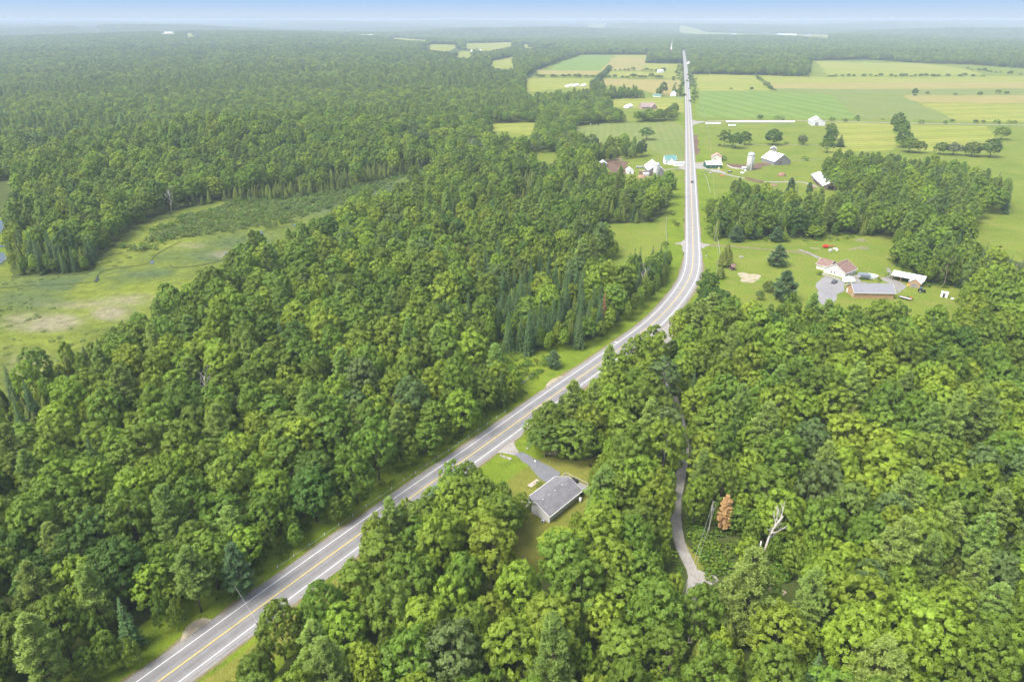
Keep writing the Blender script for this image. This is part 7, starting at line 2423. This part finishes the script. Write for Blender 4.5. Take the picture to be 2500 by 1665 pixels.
MB().prism([(-1.9, .3), (-1.4, 1.0), (1.3, 1.0), (2.0, .4)], 'y', -.8, .8).build("body", paint("faded_orange", (.50, .17, .07), var=.15), bt); MB().box(-2.4, 0, .4, 1.2, .15, .15).build("drawbar", B['black'], bt)
x, y = CR(265, 475)
brush_heap("dark tangled scrap heap by the highway below the green shed", x, y, 3.5, 2.5, 1.6, 12)
x, y = CR(440, 437)
o = MB().tube((0, 0, 0), (0, 0, 1.5), .8, n=14).build("water_tank", paint("pale_yellow_plastic", (.62, .55, .30))); o.location = (x, y, 0); tag(o, "pale yellow drum standing before the dark green shed", 'drum')
x, y = CR(320, 500)
o = MB().lump(0, 0, .5, 1.5, 1.0, .9, .2, seed=31).build("boulder", B['stone'], None, True); o.location = (x, y, 0); tag(o, "pale boulder at the end of the scrap heap", 'boulder')
# low wall of the mud yard
wl = thing('yard_wall', "low concrete wall curving round the far farm's mud yard", 'wall', *CR(640, 425), z=0)
pts = [CR(*p) for p in ((560, 385), (640, 422), (740, 432), (830, 432))]
ox, oy = wl.location[0], wl.location[1]
for a, b in zip(pts[:-1], pts[1:]):
    L_ = math.hypot(b[0] - a[0], b[1] - a[1])
    MB().box((a[0] + b[0]) / 2 - ox, (a[1] + b[1]) / 2 - oy, .5, L_, .3, 1.0, math.atan2(b[1] - a[1], b[0] - a[0])).build("wall_section", B['concrete'], wl)

# ------------------------------------------------------------------ side road: white barn and wrapped bales
x, y = C2(1411, 579)
vb = thing('barn', "white barn with a pale roof alone on the side road", 'barn', x, y + 8, R(80))
gable(vb, 20, 16, 5.0, 9.5, B['metal_worn'], B['metal_white'], ov=.5)
opening(vb, 'barn_door', 'G-', 2, .1, 4, 4, 20, 16, pane=B['wood_grey'])
for lab, pa, pb_ in (("long unbroken row of white wrapped bales along the side road", (985, 566), (1300, 566)), ("short thick row of white wrapped bales at the side road mouth", (890, 573), (960, 573)), ("stub row of white wrapped bales just below the long row", (995, 582), (1028, 582))):
    a, b = np.array(C2(*pa)), np.array(C2(*pb_))
    n_ = max(2, int(np.linalg.norm(b - a) / 2.6))
    rw = thing('bale_row', lab, 'bale row', *a)
    bm_ = MB().tube((-.72, 0, .95), (.72, 0, .95), 1.0, n=14)
    bm_.tube((-1.3, 0, .95), (-.72, 0, .95), .86, 1.0, 14).tube((.72, 0, .95), (1.3, 0, .95), 1.0, .86, 14)
    me_ = bm_.mesh("bale", B['plastic_white'])
    for i in range(n_):
        o = link('bale', me_, rw); o.location = (*((b - a) * (i + .5) / n_), 0); o.rotation_euler = (0, 0, math.atan2(*(b - a)[::-1])); o.scale = (np.linalg.norm(b - a) / n_ / 2.6 * 1.01, 1.25, 1.15)


# ------------------------------------------------------------------ far houses
def far_house(label, x, y, yaw, L, W, he, hr, wall, roof, name='house', cat='house', win=True, group=None):
    h = thing(name, label, cat, x, y, yaw, group)
    gable(h, L, W, he, hr, wall, roof, ov=.4)
    if win:
        for u in (-.28, .28):
            opening(h, 'window', 'S-', u * L, 1.2, 1.4, 1.4, L, W)
        opening(h, 'door', 'S-', 0, .1, 1.2, 2.2, L, W)
        MB().box(L * .2, 0, hr, .8, .8, 1.8).build("chimney", B['stone'], h)
    return h


x, y = C8(1565, 915); wf = far_house("tall white farmhouse with a green roof close to the highway", x, y + 5, R(75), 11, 9, 5.5, 9.5, B['wall_white'], B['metal_green'])
MB().box(-7.5, 3.5, 1.6, 4.5, 4, 3.2).build("annex", B['wall_white'], wf)
x, y = C8(1322, 930); far_house("long low shed with a green roof beside the tall oval tree", x, y + 3, R(2), 13, 6, 2.8, 4.6, B['wall_white'], B['metal_green'], 'shed', 'shed', False)
x, y = C8(1650, 948); car('car', "white car parked on the drive of the tall white farmhouse", x, y, R(10), B['plastic_white'], L=5.4, Wd=2.1, H=2.0)
x, y = C8(1190, 1105); bh2 = far_house("large brown house with several gables among the hedge trees", x, y + 8, R(15), 22, 11, 3.5, 8.5, paint("tan_brick", (.33, .25, .20)), paint("brown_grey_shingle", (.27, .21, .19), var=.1))
gable(bh2, 10, 9, 3.4, 7.4, paint("tan_brick_dark", (.30, .22, .18)), paint("brown_shingle", (.25, .19, .17), var=.1), cx=6.5, cy=-5, rz=R(90), roof_name='wing_roof', wall_name='wing_wall')
x, y = C8(910, 1085); far_house("white hoop shelter on the field near the brown house", x, y + 4, R(55), 15, 8, 2.6, 5.0, B['plastic_white'], B['plastic_white'], 'hoop_shelter', 'shelter', False)
x, y = C8(1370, 580); far_house("white bungalow alone between the hedgerows", x, y + 6, R(10), 13, 10, 3.5, 7.5, B['wall_white'], B['metal_worn'])
for p, s_, lab in (((60, 785), 26, "first long white greenhouse tunnel beyond the grove"), ((150, 775), 24, "second white greenhouse tunnel beside the first"), ((270, 775), 14, "short white greenhouse tunnel at the end of the three")):
    x, y = C8(*p)
    g_ = thing('greenhouse', lab, 'greenhouse', x, y + 10, R(62), 'white greenhouse tunnels')
    MB().prism([(-4, 0), (-3.6, 1.8), (-2.2, 3.3), (0, 3.9), (2.2, 3.3), (3.6, 1.8), (4, 0)], 'x', -s_ / 2, s_ / 2).build("cover", B['plastic_white'], g_); MB().box(-s_ / 2 - .03, 0, 1.1, .06, 2.0, 2.2).build("door", B['galv'], g_)
for i, (p, L_, he, wall, lab) in enumerate((((255, 312), 20, 4, 'wall_white', "white house at the outer end of the village row"), ((345, 305), 16, 5, 'wall_white', "second white house of the village row, with a tall gable"), ((585, 300), 26, 4.5, 'wall_white', "long white building in the middle of the village row"), ((885, 312), 13, 4, 'siding_beige', "beige house half hidden by the tallest village tree"), ((1155, 312), 18, 5, 'wall_white', "white house at the corner above the tan strip"), ((1612, 325), 16, 6, 'wall_white', "white house next to the highway at the village end"), ((1280, 415), 14, 3, 'siding_beige', "low beige house between the two dark hedges"), ((1335, 322), 9, 4, 'wall_white', "tiny white house behind the dark village hedge"))):
    x, y = C8(*p)
    far_house(lab, x, y + 6, R(8 + 25 * (i % 3)), L_, 10, he, he + 4.5, B[wall], B['metal_worn'] if i % 2 else B['metal_white'], group='white houses of the far village')
# church
x, y = C8(1520, 338)
chh = thing('church', "red brick church with a thin white spire near the highway's far end", 'church', x, y + 8, R(80))
rb_ = paint("red_brick", (.36, .15, .11), var=.15)
gable(chh, 26, 13, 8, 15, rb_, paint("church_roof", (.32, .17, .14), var=.1), ov=.5)
tw_ = MB().box(-15, 0, 11, 5.5, 5.5, 22).build("tower", rb_, chh)
MB().lathe(-15, 0, [(3.4, 22), (2.4, 26), (1.2, 38), (.15, 52)], 8).build("spire", B['wall_white'], tw_)
opening(chh, 'window', 'G-', 0, 3, 1.6, 3.5, 26, 13)
# barn cluster across, seen through the trees
for i, (p, lab) in enumerate((((1800, 455), "low white shed beside the highway before the village bend"), ((1875, 430), "white roof among trees across the highway from the village"), ((2030, 445), "white roof deeper in the trees past the low shed"))):
    x, y = C8(*p)
    far_house(lab, x, y + 5, R(15), 16, 9, 4, 6.5, B['wall_white'], B['metal_white'], 'shed', 'shed', False)
for i, (fn, p, L_, W_, he, hr, lab) in enumerate((
    (C1, (775, 176), 40, 14, 5, 9, "far white farm building in the clearing of the great wood"), (C1, (792, 180), 24, 12, 5, 8, "second white farm building in the same far clearing"), (C1, (908, 190), 32, 12, 5, 8, "white building in the small far clearing beside the first"),
    (C1, (1690, 183), 70, 24, 9, 18, "distant white barn group at the rim of the far fields"), (C1, (1650, 183), 36, 16, 7, 12, "smaller white shed before the distant barn group"), (C1, (2075, 188), 52, 20, 7, 14, "long distant white barn among the far fields"), (C1, (2190, 248), 40, 20, 7, 13, "white farmhouse between far hedges past the long white barn"),
    (C2, (1255, 154), 150, 26, 8, 15, "very long white barn on the far strip of fields"), (C2, (1295, 156), 60, 24, 8, 14, "shorter white barn at the end of the very long one"), (C2, (430, 130), 40, 20, 8, 15, "tiny far white farm building above the village"), (C2, (1020, 153), 50, 20, 8, 14, "small white shed at the near end of the far strip of fields"),
)):
    x, y = fn(*p)
    far_house(lab, x, y, R(4), L_, W_, he, hr, B['wall_white'], B['metal_white'], 'barn', 'barn', False)
# pale gravel pit face and the cutting on the far strip
sheet("far_clearing", poly(C2, [(1340, 182), (1352, 152), (1372, 152), (1376, 182)]), 1.0, M['gravel'], drape=100)

# ------------------------------------------------------------------ cattle
def cow(label, x, y, yaw, mat):
    bm_ = bpy.data.meshes.new("cow_body")
    # joints: chest, rump, neck, head, muzzle, and four legs with hock or knee
    P = [(0, 0, 1.15), (.55, 0, 1.18), (-.65, 0, 1.2), (.95, 0, 1.35), (1.25, 0, 1.45), (1.55, 0, 1.25)]
    E_ = [(2, 0), (0, 1), (1, 3), (3, 4), (4, 5)]
    Rr = [.42, .40, .36, .22, .17, .11]
    for sx, base_ in ((.55, 1), (-.65, 2)):
        for sy in (-.2, .2):
            n0 = len(P)
            back = sx < 0
            P += [(sx, sy, .8), (sx + (-.10 if back else .02), sy, .45), (sx + (.02 if back else -.01), sy, .03)]
            E_ += [(base_, n0), (n0, n0 + 1), (n0 + 1, n0 + 2)]
            Rr += [.15, .085, .07]
    n0 = len(P); P += [(-1.02, 0, 1.2), (-1.1, 0, .7)]; E_ += [(2, n0), (n0, n0 + 1)]; Rr += [.06, .04]
    bm_.from_pydata(P, E_, [])
    o = link("cow", bm_)
    sk = o.modifiers.new("skin", 'SKIN')
    lay = bm_.skin_vertices[0].data if bm_.skin_vertices else None
    if lay is None:
        b_ = bmesh.new(); b_.from_mesh(bm_); b_.verts.layers.skin.verify(); b_.to_mesh(bm_); b_.free(); lay = bm_.skin_vertices[0].data
    for v, r_ in zip(lay, Rr):
        v.radius = (r_, r_)
    lay[0].use_root = True
    ss = o.modifiers.new("smooth", 'SUBSURF'); ss.levels = 1; ss.render_levels = 1
    bm_.materials.append(mat)
    o.location = (x, y, 0); o.rotation_euler = (0, 0, yaw)
    tag(o, label, 'cow', 'cattle resting under the trees')
    return o


cwm = [paint("white_hide", (.62, .58, .52)), paint("black_hide", (.03, .028, .026)), paint("patched_hide", (.55, .52, .47), col2=(.04, .035, .03), scale=1.6)]
for i, (p, lab) in enumerate((((365, 1330), "pale cow standing apart at the edge of the grove's shade"), ((450, 1330), "patched cow in the group under the pair of cedars"), ((480, 1338), "dark cow behind the patched cow under the cedars"), ((505, 1335), "pale cow at the end of the group under the cedars"))):
    x, y = C8(*p)
    cow(lab, x, y, i * 1.3, cwm[(0, 2, 1, 0)[i]])
# ------------------------------------------------------------------ haze
def build_haze():
    L = 27600
    m, t, o = nmat("haze")
    v = t.nodes.new("ShaderNodeVolumePrincipled")
    v.inputs['Color'].default_value = (0.50, 0.58, 0.72, 1)
    v.inputs['Density'].default_value = HAZE_DENSITY
    v.inputs['Anisotropy'].default_value = 0.0
    t.links.new(v.outputs[0], o.inputs['Volume'])
    rr_, aa_ = np.meshgrid(np.geomspace(50, 27000, 160), np.linspace(0, 6.283, 360))
    zlo, zhi = float(T(rr_ * np.cos(aa_), rr_ * np.sin(aa_)).min()) - 2.0, 124.0
    mb = MB().box(0, 0, (zlo + zhi) / 2, 2 * L, 2 * L, zhi - zlo)
    h = mb.build("haze", m)
    tag(h, None, None, None, 'stuff')


HAZE_DENSITY = 0.00015
build_haze()
